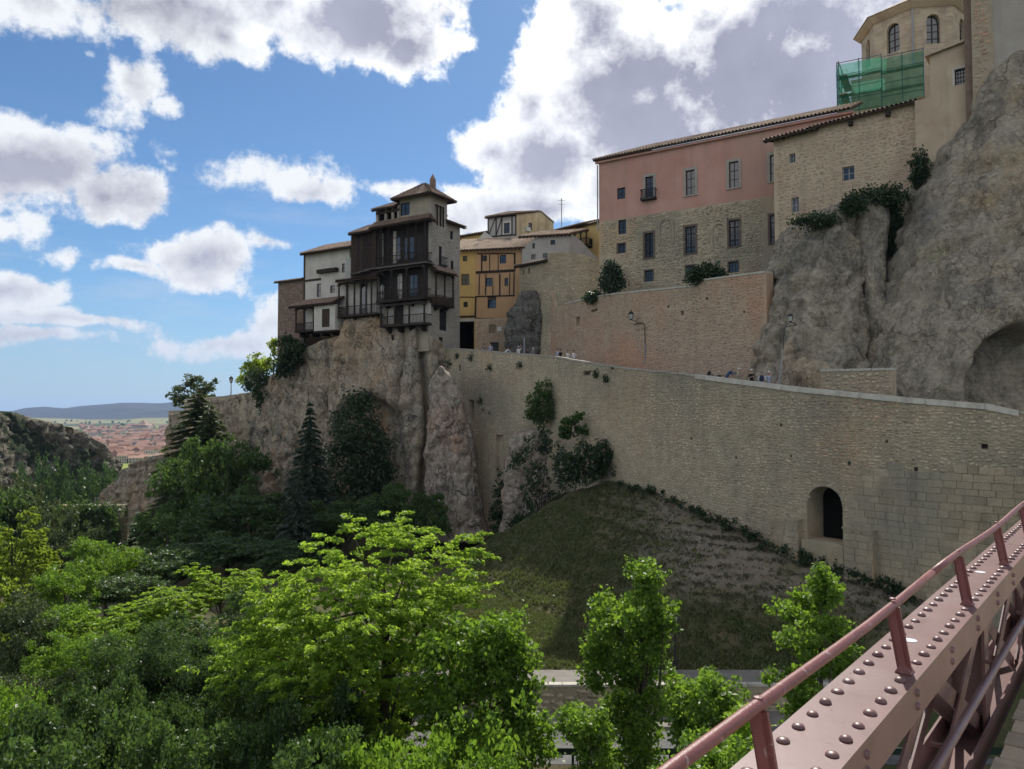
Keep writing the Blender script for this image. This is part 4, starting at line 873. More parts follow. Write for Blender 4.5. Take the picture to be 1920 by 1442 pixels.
mb = MB(); o6 = oo[-1]; fr2 = Path([OF.w(am, -.12).xy, OF.w(a1, -.12).xy]); wall_sheet(mb, fr2, [0, a1 - am, o6[0] - am, o6[1] - am], 6.5, zs, [(o6[0] - am, o6[1] - am, o6[2], o6[3], .11)], thick=.11); mb.build('ground_floor', mortw, orh)
rubble(fr2, .05, a1 - am, 7, zs, .36, .2, rubw, orh, opens=[(o6[0] - am, o6[1] - am, o6[2], o6[3])], prot=.03, seed=33)
for b in ((892, 511, 966, 507, .32), (895, 476, 966, 475, .14), (892, 556, 965, 554, .16), (903, 476, 903, 508, .16), (918, 476, 918, 508, .08), (934, 476, 934, 508, .08), (965, 475, 965, 507, .2), (899, 514, 898, 553, .12), (911, 514, 910, 553, .12), (937, 513, 937, 553, .16), (956, 512, 955, 552, .1), (964, 511, 963, 553, .14), (924, 537, 924, 553, .08), (892, 556, 891, 596, .2), (914, 557, 930, 557, .4), (892, 597, 963, 598, .14)): beam(orh, OF, b[0], b[1], b[2], b[3], b[4])
mb = MB(); o = OF.op(933, 613, 941, 621); mb.fb(OF, o[0], o[1], -.2, -.16, o[2], o[3]); mb.build('wall_sign', mat('sign_white', [(.6, .58, .55)], 1), orh)
w = OF.w
for th, x0, x1 in ((oc, 845, 892), (orh, 892.3, 984)):
    e0, e1 = ax(OF, x0, -.7), ax(OF, x1, -.7); tile_roof(th, w(e0, -.7, ze), w(e1, -.7, ze), w(e1 + (1.3 if x1 > 900 else 0), 5, ze + 2.7), w(e0, 5, ze + 2.7), 'roof', rafters=.6)
# grey plastered house
GF = ppath([(979, 94.8), (1068, 93.0)]); gh = thing('grey_house', 'grey plastered house with small windows and a sloping side gable', 'house', GF.w(3, 0, 10))
go = [GF.op(*q) for q in ((998, 456, 1003, 466), (1032, 450, 1041, 459), (1018, 475, 1027, 486), (996, 477, 1004, 486))]
gt = pxprofile(GF, [(979, 464), (1004, 446), (1068, 436)])
mb = MB(); a0, a1 = 0, ax(GF, 1068); wall_sheet(mb, GF, [a0, ax(GF, 1004), a1] + [k for o in go for k in o[:2]], 9, gt, [o + (.2,) for o in go], thick=6); mb.build('front_wall', greyp, gh)
for o in go: window(gh, GF, o, .2, fm=wood2)
G2 = ppath([(1068, 93.0), (1124, 92.4)]); g2t = pxprofile(G2, [(1068, 436), (1090, 452), (1122, 486)])
mb = MB(); wall_sheet(mb, G2, [0.01, ax(G2, 1090), ax(G2, 1122)], 9, g2t, thick=5); mb.build('side_gable', mat('grey_plaster_dark', [(.27, .255, .24), (.33, .31, .29)], .7, bump=.2), gh)
zz = zx(GF, 1020, 442); w = GF.w; tile_roof(gh, w(ax(GF, 972), -.4, zz), w(ax(GF, 1070), -.4, zz - .1), w(ax(GF, 1092), 4.5, zz + 1.5), w(ax(GF, 1000), 4.5, zz + 1.6), 'roof', rafters=.5)
# half-timbered house above
TF = ppath([(914, 106), (968, 104)]); tf = thing('half_timbered_house', 'small half-timbered house with pale gable above the tiled roofs', 'house', TF.w(2, 0, 14))
to = [TF.op(945, 418, 956, 438)]; zt1 = zx(TF, 940, 406); a1 = ax(TF, 968); simple(tf, TF, 0, a1, 14, zt1, greyp, to, 6)
surround(tf, TF, to[0], .22, .05, white)
for b in ((914, 409, 968, 404, .14), (914, 444, 968, 440, .14), (930, 408, 930, 443, .14), (941, 407, 941, 442, .12), (960, 405, 960, 441, .12), (967, 404, 967, 440, .14), (930, 442, 941, 408, .1), (916, 441, 928, 410, .1), (915, 409, 915, 444, .14)): beam(tf, TF, *b)
p_ = TF.w(a1); T2 = Path([p_.xy, (P(1037, 772, 109).x, 109)]); t2t = pxprofile(T2, [(968, 402), (1014, 398), (1038, 419)])
mb = MB(); o = T2.op(991, 418, 998, 431); wall_sheet(mb, T2, [0, ax(T2, 1014), ax(T2, 1038), o[0], o[1]], 14, t2t, [o + (.2,)], thick=.3); mb.build('gable_wall', mat('stained_plaster', [(.42, .33, .19), (.54, .46, .31)], .8, bump=.2, streak=((.22, .17, .11), .8)), tf); window(tf, T2, o, .2)
zz = zt1 + .05; r_ = T2.w(ax(T2, 1014), 0, t2t(ax(T2, 1014)) + .15); w = TF.w; tile_roof(tf, w(-.3, -.5, zz), w(a1 + .2, -.5, zz), r_, r_ + Vector((-4.5, .5, 0)), 'roof', rafters=.5)
tile_roof(tf, T2.w(ax(T2, 1039), .0, t2t(ax(T2, 1038)) + .1), T2.w(ax(T2, 1039), 4.0, t2t(ax(T2, 1038)) + .1), r_ + Vector((-3, 3.0, 0)), r_, 'roof_rear')
o = T2.op(985, 427, 992, 434); mb = MB(); mb.fb(T2, o[0], o[1], -.35, -.02, o[2], o[3]); mb.build('air_conditioner', mat('offwhite_metal', [(.55, .55, .53)], 2, rough=.5), tf)
# pale yellow house behind the ochre roof
YF = ppath([(850, 108), (935, 106)]); yh = thing('pale_yellow_house', 'pale yellow house top showing behind the ochre roof', 'house', YF.w(2, 0, 14))
yt = pxprofile(YF, [(850, 447), (913, 434), (935, 434)]); mb = MB(); wall_sheet(mb, YF, list(np.linspace(0, YF.len, 6)), 14, yt, thick=5); mb.build('wall', yellow, yh)
w = YF.w; tile_roof(yh, w(-.2, -.5, yt(0)), w(YF.len - 1.4, -.5, yt(YF.len)), w(YF.len - 1.4, 4, yt(YF.len) + .9), w(-.2, 4, yt(0) + .9), 'roof', rafters=.5)
mb = MB(); a = ax(YF, 902); b = ax(YF, 932); z0 = zx(YF, 915, 452); z1 = zx(YF, 915, 441); w = YF.w
mb.add([w(a, -1.2, z0), w(b, -1.2, z0), w((a + b) / 2 - .3, -1.2, z1 + .3), w(a, -.9, z0), w(b, -.9, z0), w((a + b) / 2 - .3, -.9, z1 + .3)], [(0, 1, 2), (5, 4, 3), (0, 3, 4, 1), (1, 4, 5, 2), (2, 5, 3, 0)]); mb.build('dormer_gable', white, yh)
# yellow house behind the pink building
ZF = ppath([(1060, 101.5), (1130, 97)]); zh = thing('yellow_house', 'bright yellow house with a wooden balcony squeezed against the pink building', 'house', ZF.w(1, 0, 12))
zo = [ZF.op(1104, 448, 1111, 465)]; simple(zh, ZF, 0, ZF.len, 11, zx(ZF, 1112, 419), yellow, zo, 6)
za = zx(ZF, 1100, 432); w = ZF.w
a0, a1 = ax(ZF, 1076, -1.0, 450), ax(ZF, 1100, -1.0, 450); gallery(zh, ZF, a0, a1, zx(ZF, 1090, 460, -1), zx(ZF, 1090, 432, -1), 1.0, [a0 + .1, (a0 + a1) / 2, a1 - .1], .9, 2, m=wood2)
zz = zx(ZF, 1090, 428); tile_roof(zh, w(ax(ZF, 1012), -1.3, zz), w(ax(ZF, 1100), -1.3, zz + .2), w(ax(ZF, 1112), 4, zz + 1.8), w(ax(ZF, 1045), 4, zz + 1.8), 'lower_roof', rafters=.5)
zz = zx(ZF, 1110, 420); tile_roof(zh, w(ax(ZF, 1030), .5, zz), w(ZF.len + .2, -.5, zz), w(ZF.len + .2, 5, zz + 1.8), w(ax(ZF, 1060), 6, zz + 1.8), 'roof')
am_ = thing('antenna_mast', 'thin metal antenna mast above the tiled roofs', 'antenna', P(1053, 425, 100)); mb = MB(); p = P(1053, 425, 100); t_ = P(1053, 372, 100); mb.tube([p, (p.x, p.y, t_.z)], .06, 6); mb.build('pole', mat('galvanised', [(.3, .3, .3)], 3, rough=.5), am_); mb = MB(); 
for k in (.0, .5): mb.bar((p.x - .5, p.y, t_.z - .3 - k), (p.x + .5, p.y, t_.z - .3 - k), .04, .04)
mb.build('aerial', MATS['galvanised'], am_)
# small stone building above the street wall
RF = ppath([(974, 91), (1028, 87), (1080, 85), (1138, 84)]); rh = thing('round_stone_building', 'low rubble building with curved top above the upper wall', 'building', RF.w(6, 0, 9))
rt = pxprofile(RF, [(974, 498), (1027, 490), (1028, 474), (1070, 471), (1100, 479), (1138, 497)])
ro = [RF.op(990, 503, 994, 513), RF.op(980, 507, 983, 515)]
mb = MB(); wall_sheet(mb, RF, list(np.linspace(0, RF.len, 20)) + RF.L, 5, rt, [o + (.3,) for o in ro], thick=1.0); mb.build('wall', mortar, rh)
rubble(RF, .05, RF.len - .05, 7, rt, .30, .18, rub, rh, opens=ro, prot=.045, seed=41)
w = RF.w; z0 = zx(RF, 975, 499); z1 = zx(RF, 1026, 489); e_ = ax(RF, 1027)
tile_roof(rh, w(-.5, -.5, z0), w(e_, -.5, z1), w(e_, 2.5, z1 + .5), w(-.5, 2.5, z0 + .5), 'roof', rafters=.4)
# ---------------------------------------------------------------- pink building
pk = thing('pink_building', 'large pink plastered building on a rubble lower storey above the terrace', 'building', KP.w(9, 0, 11))
KL = ax(KP, 1600, 0, 230); kz = zx(KP, 1290, 268); ksplit = zx(KP, 1290, 391)
up_ = [KP.op(*q) for q in ((1157, 352, 1172, 373), (1210, 331, 1225, 370), (1286, 319, 1303, 366), (1367, 303, 1385, 352), (1444, 290, 1459, 340))]
mid = [KP.op(*q) for q in ((1159, 407, 1174, 439), (1209, 437, 1225, 483), (1285, 425, 1304, 475), (1367, 413, 1386, 462), (1444, 403, 1461, 456))]
lowo = [KP.op(*q) for q in ((1158, 457, 1172, 475), (1209, 507, 1224, 528), (1286, 498, 1301, 520), (1366, 491, 1384, 511), (1447, 483, 1460, 501))]
zp = lambda z: z
mb = MB(); ops_u = [o for o in up_]; cross = mid[0]
wall_sheet(mb, KP, [0, KL] + [k for o in up_ + [mid[0]] for k in o[:2]], ksplit, kz, [o + (.25,) for o in up_], thick=12)
wall_sheet(mb, KP, [0, KL] + [k for o in mid + lowo for k in o[:2]], 8, ksplit - .001, [o + (.28,) for o in mid[1:] + lowo] + [(mid[0][0], mid[0][1], mid[0][2], ksplit - .15, .28)], thick=11.9, mi=1)
mb.build('walls', [pinkp, mortar], pk)
mid[0] = (mid[0][0], mid[0][1], mid[0][2], ksplit - .15)
stn = mat('window_stone', [(.30, .27, .23), (.38, .35, .3)], 2, bump=.4); bsur = mat('brick_surround', [(.10, .075, .06), (.17, .13, .11)], 6, bump=.5)
arches = []
for x0, y0, x1, y1 in ((1236, 410, 1262, 458), (1335, 418, 1362, 470)):
    o = KP.op(x0, y0, x1, y1); c_ = (o[0] + o[1]) / 2; h_ = (o[1] - o[0]) / 2; mb = MB(); n_ = 16; pr = None
    pts_ = [(o[0], o[2])] + [(c_ - h_ * math.cos(t), o[3] - h_ * 1.25 + h_ * 1.25 * math.sin(t) ** .85) for t in np.linspace(0, math.pi, n_)] + [(o[1], o[2])]
    for p, q in zip(pts_, pts_[1:]): mb.bar(KP.w(p[0], -.04, p[1]), KP.w(q[0], -.04, q[1]), .22, .14, KP.w(0, -1) - KP.w(0, 0))
    mb.build('blind_arch', mortar, pk); arches.append((o[0] - .2, o[0] + .2, o[2], o[3])); arches.append((o[1] - .2, o[1] + .2, o[2], o[3]))
rubble(KP, .1, KL - 8, 9.5, ksplit - .05, .36, .2, rub, pk, opens=mid + lowo + arches, prot=.045, seed=51)
for i, o in enumerate(up_):
    window(pk, KP, o, .25, nx=2, nz=3 if i else 2, fm=wood2)
    if i: surround(pk, KP, o, .26, .05, stn)
for i, o in enumerate(mid):
    window(pk, KP, o, .28, nx=2, nz=4, fm=wood)
    if i:
        surround(pk, KP, o, .2, .05, bsur)
        mb = MB()
        for k in range(7): a = o[0] + (o[1] - o[0]) * k / 6; mb.fb(KP, a - .012, a + .012, -.03, .0, o[2], o[3])
        for k in range(6): z = o[2] + (o[3] - o[2]) * (k + .5) / 6; mb.fb(KP, o[0], o[1], -.025, .0, z - .012, z + .012)
        mb.build('window_grille', iron, pk)
for i, o in enumerate(lowo): window(pk, KP, o, .28, nx=3, nz=3, fm=iron); surround(pk, KP, o, .12, .03, bsur, sill=False)
o = up_[1]; mb = MB(); mb.fb(KP, o[0] - .35, o[1] + .35, -.6, 0, o[2] - .35, o[2] - .22); balusters(mb, KP.w(o[0] - .33, -.56), KP.w(o[1] + .33, -.56), o[2] - .22, .95, .015, .12)
for k in (o[0] - .33, o[1] + .33): balusters(mb, KP.w(k, -.56), KP.w(k, 0), o[2] - .22, .95, .015, .12)
mb.build('balcony', iron, pk)
w = KP.w; tile_roof(pk, w(-.5, -.5, kz), w(KL, -.5, kz), w(KL, 6.5, kz + 3.0), w(3.5, 6.5, kz + 3.0), 'roof', m=tile); tile_roof(pk, w(-.5, 12.5, kz), w(-.5, -.5, kz), w(3.5, 6.5, kz + 3.0), w(3.5, 6.51, kz + 3.0), 'roof_hip')
mb = MB(); mb.fb(KP, -.3, KL, -.32, -.002, kz - .35, kz - .16); mb.build('cornice', pinkp, pk)
mb = MB(); mb.tube([KP.w(-.12, -.12, kz - .5), KP.w(-.12, -.12, ksplit - 1)], .07, 6); mb.build('drainpipe', MATS['galvanised'], pk)
# ---------------------------------------------------------------- stone building right of it
SF = ppath([(1457, 66), (1735, 58)]); sb_ = thing('stone_building', 'beige rubble building with small windows between the pink building and the rocks', 'building', SF.w(5, 0, 14))
sa = ax(SF, 1533, 0, 300); so_ = [SF.op(*q) for q in ((1480, 288, 1491, 305), (1579, 312, 1602, 338), (1484, 370, 1498, 398))]
zl, zr_ = zx(SF, 1490, 254), zx(SF, 1630, 215)
mb = MB(); wall_sheet(mb, SF, [0, sa, sa + .012, SF.len + .3] + [k for o in so_ for k in o[:2]], 8, lambda a: zl if a <= sa + .0005 else zr_, [o + (.35,) for o in so_], thick=8)
mb.build('walls', beige, sb_); mb = MB(); mb.fb(SF, sa + .01, SF.len + .3, .01, 7.9, zl - .5, zr_); mb.build('upper_wall', beige, sb_)
rub_b = mat('beige_rubble', [(.40, .305, .205), (.50, .395, .28)], 1.5, bump=.7, bscale=9, isl=.1, big=[((.45, .30, .2), .2, .5, .66)], streak=((.27, .21, .15), .5))
rubble(SF, .05, SF.len, 9, lambda a: (zl if a < sa else zr_) - .2, .4, .22, rub_b, sb_, opens=so_, prot=.018, seed=61)
for o in so_: window(sb_, SF, o, .3, nx=2, nz=2, fm=greyp)
w = SF.w; tile_roof(sb_, w(-.7, -.7, zl), w(sa + .1, -.7, zl), w(sa + .1, 4, zl + 1.2), w(-.7, 4, zl + 1.2), 'roof', rafters=.5)
tile_roof(sb_, w(sa - .8, -.5, zr_), w(SF.len + .2, -.5, zr_), w(SF.len + .2, 4, zr_ + 1.2), w(sa - .8, 4, zr_ + 1.2), 'upper_roof')
for px in (1596, 1666): a = ax(SF, px, 0, 215); mb = MB(); mb.fb(SF, a - .15, a + .15, -.4, 0, zr_ - .6, zr_ - .2); mb.build('bracket', wood, sb_)
# beige annex and the plastered block at the frame edge
AF = ppath([(1735, 57.5), (1848, 55)]); an = thing('beige_annex', 'beige plastered building with one barred window above the rocks', 'building', AF.w(2, 0, 14))
at_ = pxprofile(AF, [(1744, 106), (1845, 66)]); ao = [AF.op(1790, 127, 1822, 157)]; a5 = ax(AF, 1744, 0, 150)
mb = MB(); wall_sheet(mb, AF, [a5, AF.len + .4, ao[0][0], ao[0][1]], zx(AF, 1745, 182), at_, [ao[0] + (.3,)], thick=5); wall_sheet(mb, AF, [-.3, AF.len + .4], 12, zx(AF, 1745, 182) - .001, thick=4.9); mb.build('walls', beige, an)
window(an, AF, ao[0], .3, nx=6, nz=4, fm=iron); surround(an, AF, ao[0], .16, .02, mat('pale_band', [(.5, .46, .4)], 2), sill=False)
mb = MB(); w = AF.w; A = AF.len + .4; mb.hexa([w(a5 - .3, -.3, at_(a5)), w(A, -.3, at_(A)), w(A, 5, at_(A)), w(a5 - .3, 5, at_(a5)), w(a5 - .3, -.3, at_(a5) + .16), w(A, -.3, at_(A) + .16), w(A, 5, at_(A) + .16), w(a5 - .3, 5, at_(a5) + .16)]); mb.build('roof_edge', tile, an)
QF = ppath([(1838, 54.5), (2150, 49)]); qb = thing('plastered_block', 'tall grey plastered building with brick corner rising beyond the top right edge', 'building', QF.w(3, 0, 22))
mb = MB(); wall_sheet(mb, QF, [ax(QF, 1862, 0, 60), QF.len], 16, 40, thick=9); mb.build('walls', mat('block_plaster', [(.33, .29, .24), (.39, .355, .30)], .5, bump=.3, bscale=5, streak=((.26, .23, .19), .4)), qb)
mb = MB(); mb.fb(QF, 0, ax(QF, 1862, 0, 60), -.04, .6, 16, 40); q = mb.build('corner_quoin', mat('quoin_stone', [(.34, .27, .18), (.42, .35, .26)], 2, bump=.7), qb)
rubble(QF, .02, ax(QF, 1862, 0, 60) - .05, 17, 39, .4, .28, rubw, qb, prot=.03, seed=71, name='quoin_facing', off=.04)
mb = MB(); mb.fb(QF, -.5, -.02, .3, .6, 16, 40); mb.build('corner_return', brickm, qb)
# ---------------------------------------------------------------- octagonal tower with scaffold
tc_ = P(1728, 772, 86); tr = 5.6; tw = thing('octagonal_tower', 'octagonal pale stone tower with arched windows above the roofs', 'tower', (tc_.x, tc_.y, 28))
ez = P(1690, 8, 81.2).z
angs = [R(-90 - 30 + 45 * k) for k in range(8)]; cor = [(tc_.x + tr * math.cos(a), tc_.y + tr * math.sin(a)) for a in angs]
mbw = MB()
for k in range(8):
    f_ = Path([cor[k], cor[(k + 1) % 8]]); mid_ = f_.len / 2; front = k in (7, 0, 1, 6)
    h0, h1 = ez - 4.6, ez - 2.0; rr_ = .72
    arch = (mid_ - rr_, mid_ + rr_, h0, lambda a, m=mid_: h1 + math.sqrt(max(0, rr_ ** 2 - (a - m) ** 2)), .5)
    wall_sheet(mbw, f_, [0, f_.len] + list(np.linspace(mid_ - rr_, mid_ + rr_, 11)), 24, ez, [arch] if front else [], thick=.6)
    if front:
        o = (mid_ - rr_, mid_ + rr_, h0, h1 + rr_); q = MB(); q.fb(f_, mid_ - rr_, mid_ + rr_, .42, .46, h0, h1 + rr_); pn = q.build('window', glass, tw)
        q = MB(); q.fb(f_, mid_ - .05, mid_ + .05, .36, .41, h0, h1 + rr_)
        for z in (h0 + .7, h0 + 1.5, h0 + 2.3): q.fb(f_, mid_ - rr_, mid_ + rr_, .37, .41, z - .03, z + .03)
        q.build('mullion', wood2, pn)
    z = 30.0; rr2 = random.Random(k); B = MB()
    while z < ez - .5 and front:
        a = .02 + rr2.random() * .3
        while a < f_.len - .5:
            wd = rr2.uniform(.6, 1.1); 
            if not (a < mid_ + rr_ + .1 and a + wd > mid_ - rr_ - .1 and h0 - .4 < z < h1 + rr_ + .2): B.fb(f_, a, min(a + wd - .02, f_.len - .02), -.03 - .01 * rr2.random(), .02, z, z + .48)
            a += wd
        z += .5
    if B.v: B.build('block_facing', stone_t, tw, kind='stuff')
mbw.build('drum', stone_t, tw)
mb = MB(); mb.lathe((tc_.x, tc_.y, ez), [(tr + .15, -.5), (tr + .75, -.05), (tr + .8, .12)], 8, ph=angs[0]); mb.build('cornice', stone_t, tw)
mb = MB(); mb.lathe((tc_.x, tc_.y, ez + .12), [(tr + .95, 0), (tr + .9, .1), (.3, 3.4)], 8, ph=angs[0]); mb.build('roof', tile, tw)
mb = MB(); q = cor[0]; d_ = Vector((q[0] - tc_.x, q[1] - tc_.y)).normalized() * .12; mb.tube([(q[0] + d_.x, q[1] + d_.y, ez - .3), (q[0] + d_.x, q[1] + d_.y, 33)], .09, 6); mb.build('drainpipe', MATS['galvanised'], tw)
# stone base seen through the net
mb = MB(); p0 = P(1606, 772, 82); NB = Path([(p0.x, 82), (P(1760, 772, 78).x, 78)]); 
bs = thing('tower_annex', 'low pale stone annex wrapped by green scaffold net below the tower', 'building', NB.w(3, 0, 27)); wall_sheet(mb, NB, [0, NB.len], 26, P(1650, 140, 80.5).z, thick=5); mb.build('walls', stone_t, bs)
scf = thing('scaffold', 'metal scaffold hung with translucent green safety net around the tower base', 'scaffold', NB.w(3, -1.2, 28))
NF = ppath([(1579, 79.5), (1664, 77.5)]); N2 = Path([NF.w(NF.len).xy, (P(1745, 772, 75.6).x, 75.6)]); N0 = Path([(P(1590, 772, 83.5).x, 83.5), NF.w(0).xy])
def netmat():
    m = bpy.data.materials.new('green_net'); m.use_nodes = True; nt = m.node_tree; nt.nodes.clear()
    pos = N(nt, 'ShaderNodeNewGeometry').outputs['Position']; n = NOISE(nt, pos, 1.2, 4, .6); c = MIX(nt, MR(nt, n, .3, .7), (.03, .20, .13), (.06, .33, .22))
    d = N(nt, 'ShaderNodeBsdfDiffuse', ins={0: c}); t = N(nt, 'ShaderNodeBsdfTranslucent', ins={0: c}); tr_ = N(nt, 'ShaderNodeBsdfTransparent', ins={0: (.75, .95, .85, 1)})
    m1 = N(nt, 'ShaderNodeMixShader', ins={0: .6, 1: d.outputs[0], 2: t.outputs[0]}); m2 = N(nt, 'ShaderNodeMixShader', ins={0: MR(nt, n, .3, .7, .38, .58), 1: m1.outputs[0], 2: tr_.outputs[0]})
    nt.links.new(m2.outputs[0], N(nt, 'ShaderNodeOutputMaterial').inputs[0]); return m
net = netmat(); steel = mat('scaffold_steel', [(.12, .13, .14)], 3, rough=.4, metal=.6)
for f_, yb, yt_ in ((N0, 206, 112), (NF, 206, 112), (N2, 200, 100)):
    zb1 = zx(NF if f_ is not N2 else N2, (1621 if f_ is not N2 else 1705), yb); zt1 = zx(NF if f_ is not N2 else N2, (1621 if f_ is not N2 else 1705), yt_)
    nx_, nz_ = 22, 10; V = []; Fq = []
    for i in range(nx_ + 1):
        for j in range(nz_ + 1):
            a = f_.len * i / nx_; z = zb1 + (zt1 - zb1) * j / nz_; V.append(tuple(f_.w(a, .10 * math.sin(a * 3.1) * math.sin(math.pi * j / nz_ * 2) + .12 * fbm(Vector((a * 1.3, z * 1.1, 3))), z)))
    for i in range(nx_):
        for j in range(nz_): q = i * (nz_ + 1) + j; Fq.append((q, q + nz_ + 1, q + nz_ + 2, q + 1))
    q = MB(); q.add(V, Fq); q.build('safety_net', net, scf, smooth=True)
    n_ = max(2, int(f_.len / 1.6))
    for i in range(n_ + 1): a = f_.len * i / n_; q = MB(); q.tube([f_.w(a, .18, zb1 - 3), f_.w(a, .18, zt1 + .4)], .05, 6); q.build('upright', steel, scf)
    for z in np.linspace(zb1 + .2, zt1 + .3, 5): q = MB(); q.tube([f_.w(0, .2, z), f_.w(f_.len, .2, z)], .045, 6); q.build('ledger', steel, scf)
    q = MB(); q.fb(f_, 0, f_.len, .25, 1.0, zt1 - 1.3, zt1 - 1.22); q.fb(f_, 0, f_.len, .25, 1.0, zt1 - 3.3, zt1 - 3.22); q.build('walkway', mat('scaffold_board', [(.28, .2, .12)], 2), scf)
# ---------------------------------------------------------------- iron footbridge
r_ = ray(2149, 772); BD = Vector((r_.x, r_.y, 0)).normalized(); BL = Vector((-BD.y, BD.x, 0))
HC, HDK = 1.0, 1.70
def bw(t, a, h): return BD * t + BL * a + Vector((0, 0, -h))
BP = Path([bw(-8, 0, 0).xy, bw(50, 0, 0).xy])          # d = lateral offset to the left, a = t + 8
def bb(mb, t0, t1, a0, a1, h0, h1, mi=0): return mb.fb(BP, t0 + 8, t1 + 8, a0, a1, -h1, -h0, mi)
br = thing('footbridge', 'reddish iron footbridge with riveted parapet girder, tube handrail and plank deck', 'bridge', bw(4, -.5, HDK + .5))
aI, aO = .675, .913
joints = [-7, 6.75, 14.8, 23, 32, 41, 46]; chords = []
for t0, t1 in zip(joints, joints[1:]):
    mb = MB(); bb(mb, t0, t1 - .006, aI, aO, HC, HC + .013); bb(mb, t0, t1 - .006, aI + .004, aI + .016, HC + .013, HC + .15); bb(mb, t0, t1 - .006, aO - .016, aO - .004, HC + .013, HC + .15)
    bb(mb, t0, t1 - .006, aI + .09, aI + .102, HC + .013, HC + .2); chords.append(mb.build('top_chord', paint, br))
rv = MB(); rv.lathe((0, 0, 0), [(.0215, 0), (.0205, .006), (.0165, .0115), (.009, .0148), (.002, .016)], 12); rme = bpy.data.meshes.new('rivet')
rme.from_pydata(rv.v, [], rv.f); rme.materials.append(paint); rme.polygons.foreach_set('use_smooth', np.ones(len(rv.f), bool))
BO = ORG[br]; rest = MB(); nriv = 0; ST = [3.19 + 1.32 * k for k in range(-7, 32)]
cand = []
for k in range(-60, 330):
    t = .06 + k * .131
    for a in (aI + .045, aO - .05): cand.append((t, a, min(abs(t - s) for s in ST)))
for t, a, ds in cand:
    if a < .8 and ds < .03: continue
    p = bw(t, a, HC)
    if .8 < t < 15 and nriv < 290:
        c = chords[max(i for i in range(len(joints) - 1) if joints[i] <= t)]
        o = link('rivet', rme, c); o.location = p - BO; o.rotation_euler = (random.uniform(-.06, .06), random.uniform(-.06, .06), random.random() * 6); o.scale = (random.uniform(.9, 1.08),) * 2 + (random.uniform(.75, 1.1),); nriv += 1
    else: rest.lathe(p, [(.0205, 0), (.014, .012), (.002, .016)], 6)
rest.build('far_rivets', paint, br, kind='stuff')
mb = MB()
for t in np.arange(.5, 14, .66):
    for h in (HC + .05, HC + .1):
        q = bw(t, aI + .004, h); m2 = MB(); mb.tube([q, q - BL * .012], [.017, .01], 8)
mb.build('flange_rivets', paint, br, kind='stuff')
hr_a, hr_h = .768, .747
for k, (t0, t1) in enumerate(((-7, 3.9), (3.9, 11.7), (11.7, 25), (25, 46))):
    mb = MB(); n_ = int((t1 - t0) / .35); pts_ = []
    for i in range(n_ + 1):
        t = t0 + (t1 - t0) * i / n_; pts_.append(bw(t, hr_a + .004 * math.sin(t * 1.9), hr_h + .006 * math.sin(t * 2.3 + 1)))
    mb.tube(pts_, .0165, 14); mb.build('handrail', railp, br, smooth=True)
for t in ST:
    mb = MB(); p = bw(t, .728, HC); q = bw(t, hr_a, hr_h + .012); u = (q - p).normalized()
    mb.bar(p, q, .046, .022, BL); mb.bar(p + BD * .0, q, .012, .05, BL)
    mb.add([bw(t - .028, .70, HC - .002), bw(t + .028, .70, HC - .002), bw(t + .028, .76, HC - .002), bw(t - .028, .76, HC - .002), bw(t - .02, .732, HC - .05), bw(t + .02, .732, HC - .05)], [(0, 1, 5, 4), (3, 4, 5, 2), (0, 4, 3), (1, 2, 5)])
    mb.build('stanchion', railp, br)
    if t > -1:
        mb = MB(); q = bw(t, hr_a, hr_h); mb.lathe(q + Vector((0, 0, .018)), [(.013, 0), (.011, .006), (.003, .008)], 8); mb.build('weld', railp, br)
# web of the parapet girder: posts, crossed flats, mid pipe, bottom chord
T0 = 2.26
for k in range(-3, 17):
    t = T0 + 2.64 * k; mb = MB(); bb(mb, t - .07, t + .07, aI + .03, aI + .045, HC + .14, HDK + .1); bb(mb, t - .07, t + .07, aO - .045, aO - .03, HC + .14, HDK + .1); bb(mb, t - .007, t + .007, aI + .045, aO - .045, HC + .02, HDK + .1); mb.build('post', paint, br)
    for a in (aI + .055, aO - .06):
        for s0, s1 in ((0, 1.32), (1.32, 0), (1.32, 2.64), (2.64, 1.32)):
            p = bw(t + s0, a + (.012 if s0 < s1 else -.004), HC + .1); q = bw(t + s1, a + (.012 if s0 < s1 else -.004), HDK + .04); mb = MB(); mb.bar(p, q, .085, .010, BL); mb.build('lattice_bar', paint, br)
for t0, t1 in zip(joints, joints[1:]):
    mb = MB(); bb(mb, t0, t1 - .006, aI, aO, HDK + .10, HDK + .113); bb(mb, t0, t1 - .006, aI + .004, aI + .016, HDK - .02, HDK + .10); bb(mb, t0, t1 - .006, aO - .016, aO - .004, HDK - .02, HDK + .1); mb.build('bottom_chord', paint, br)
mb = MB(); mb.tube([bw(t, aI - .03, 1.36) for t in np.arange(-6, 46, 1.0)], .02, 8); mb.build('mid_rail', paint, br, smooth=True)
for t in ST[::1]:
    mb = MB(); mb.tube([bw(t + .3, aI - .02, 1.36), bw(t + .3, aI + .03, 1.36)], .012, 6); mb.build('rail_clip', paint, br)
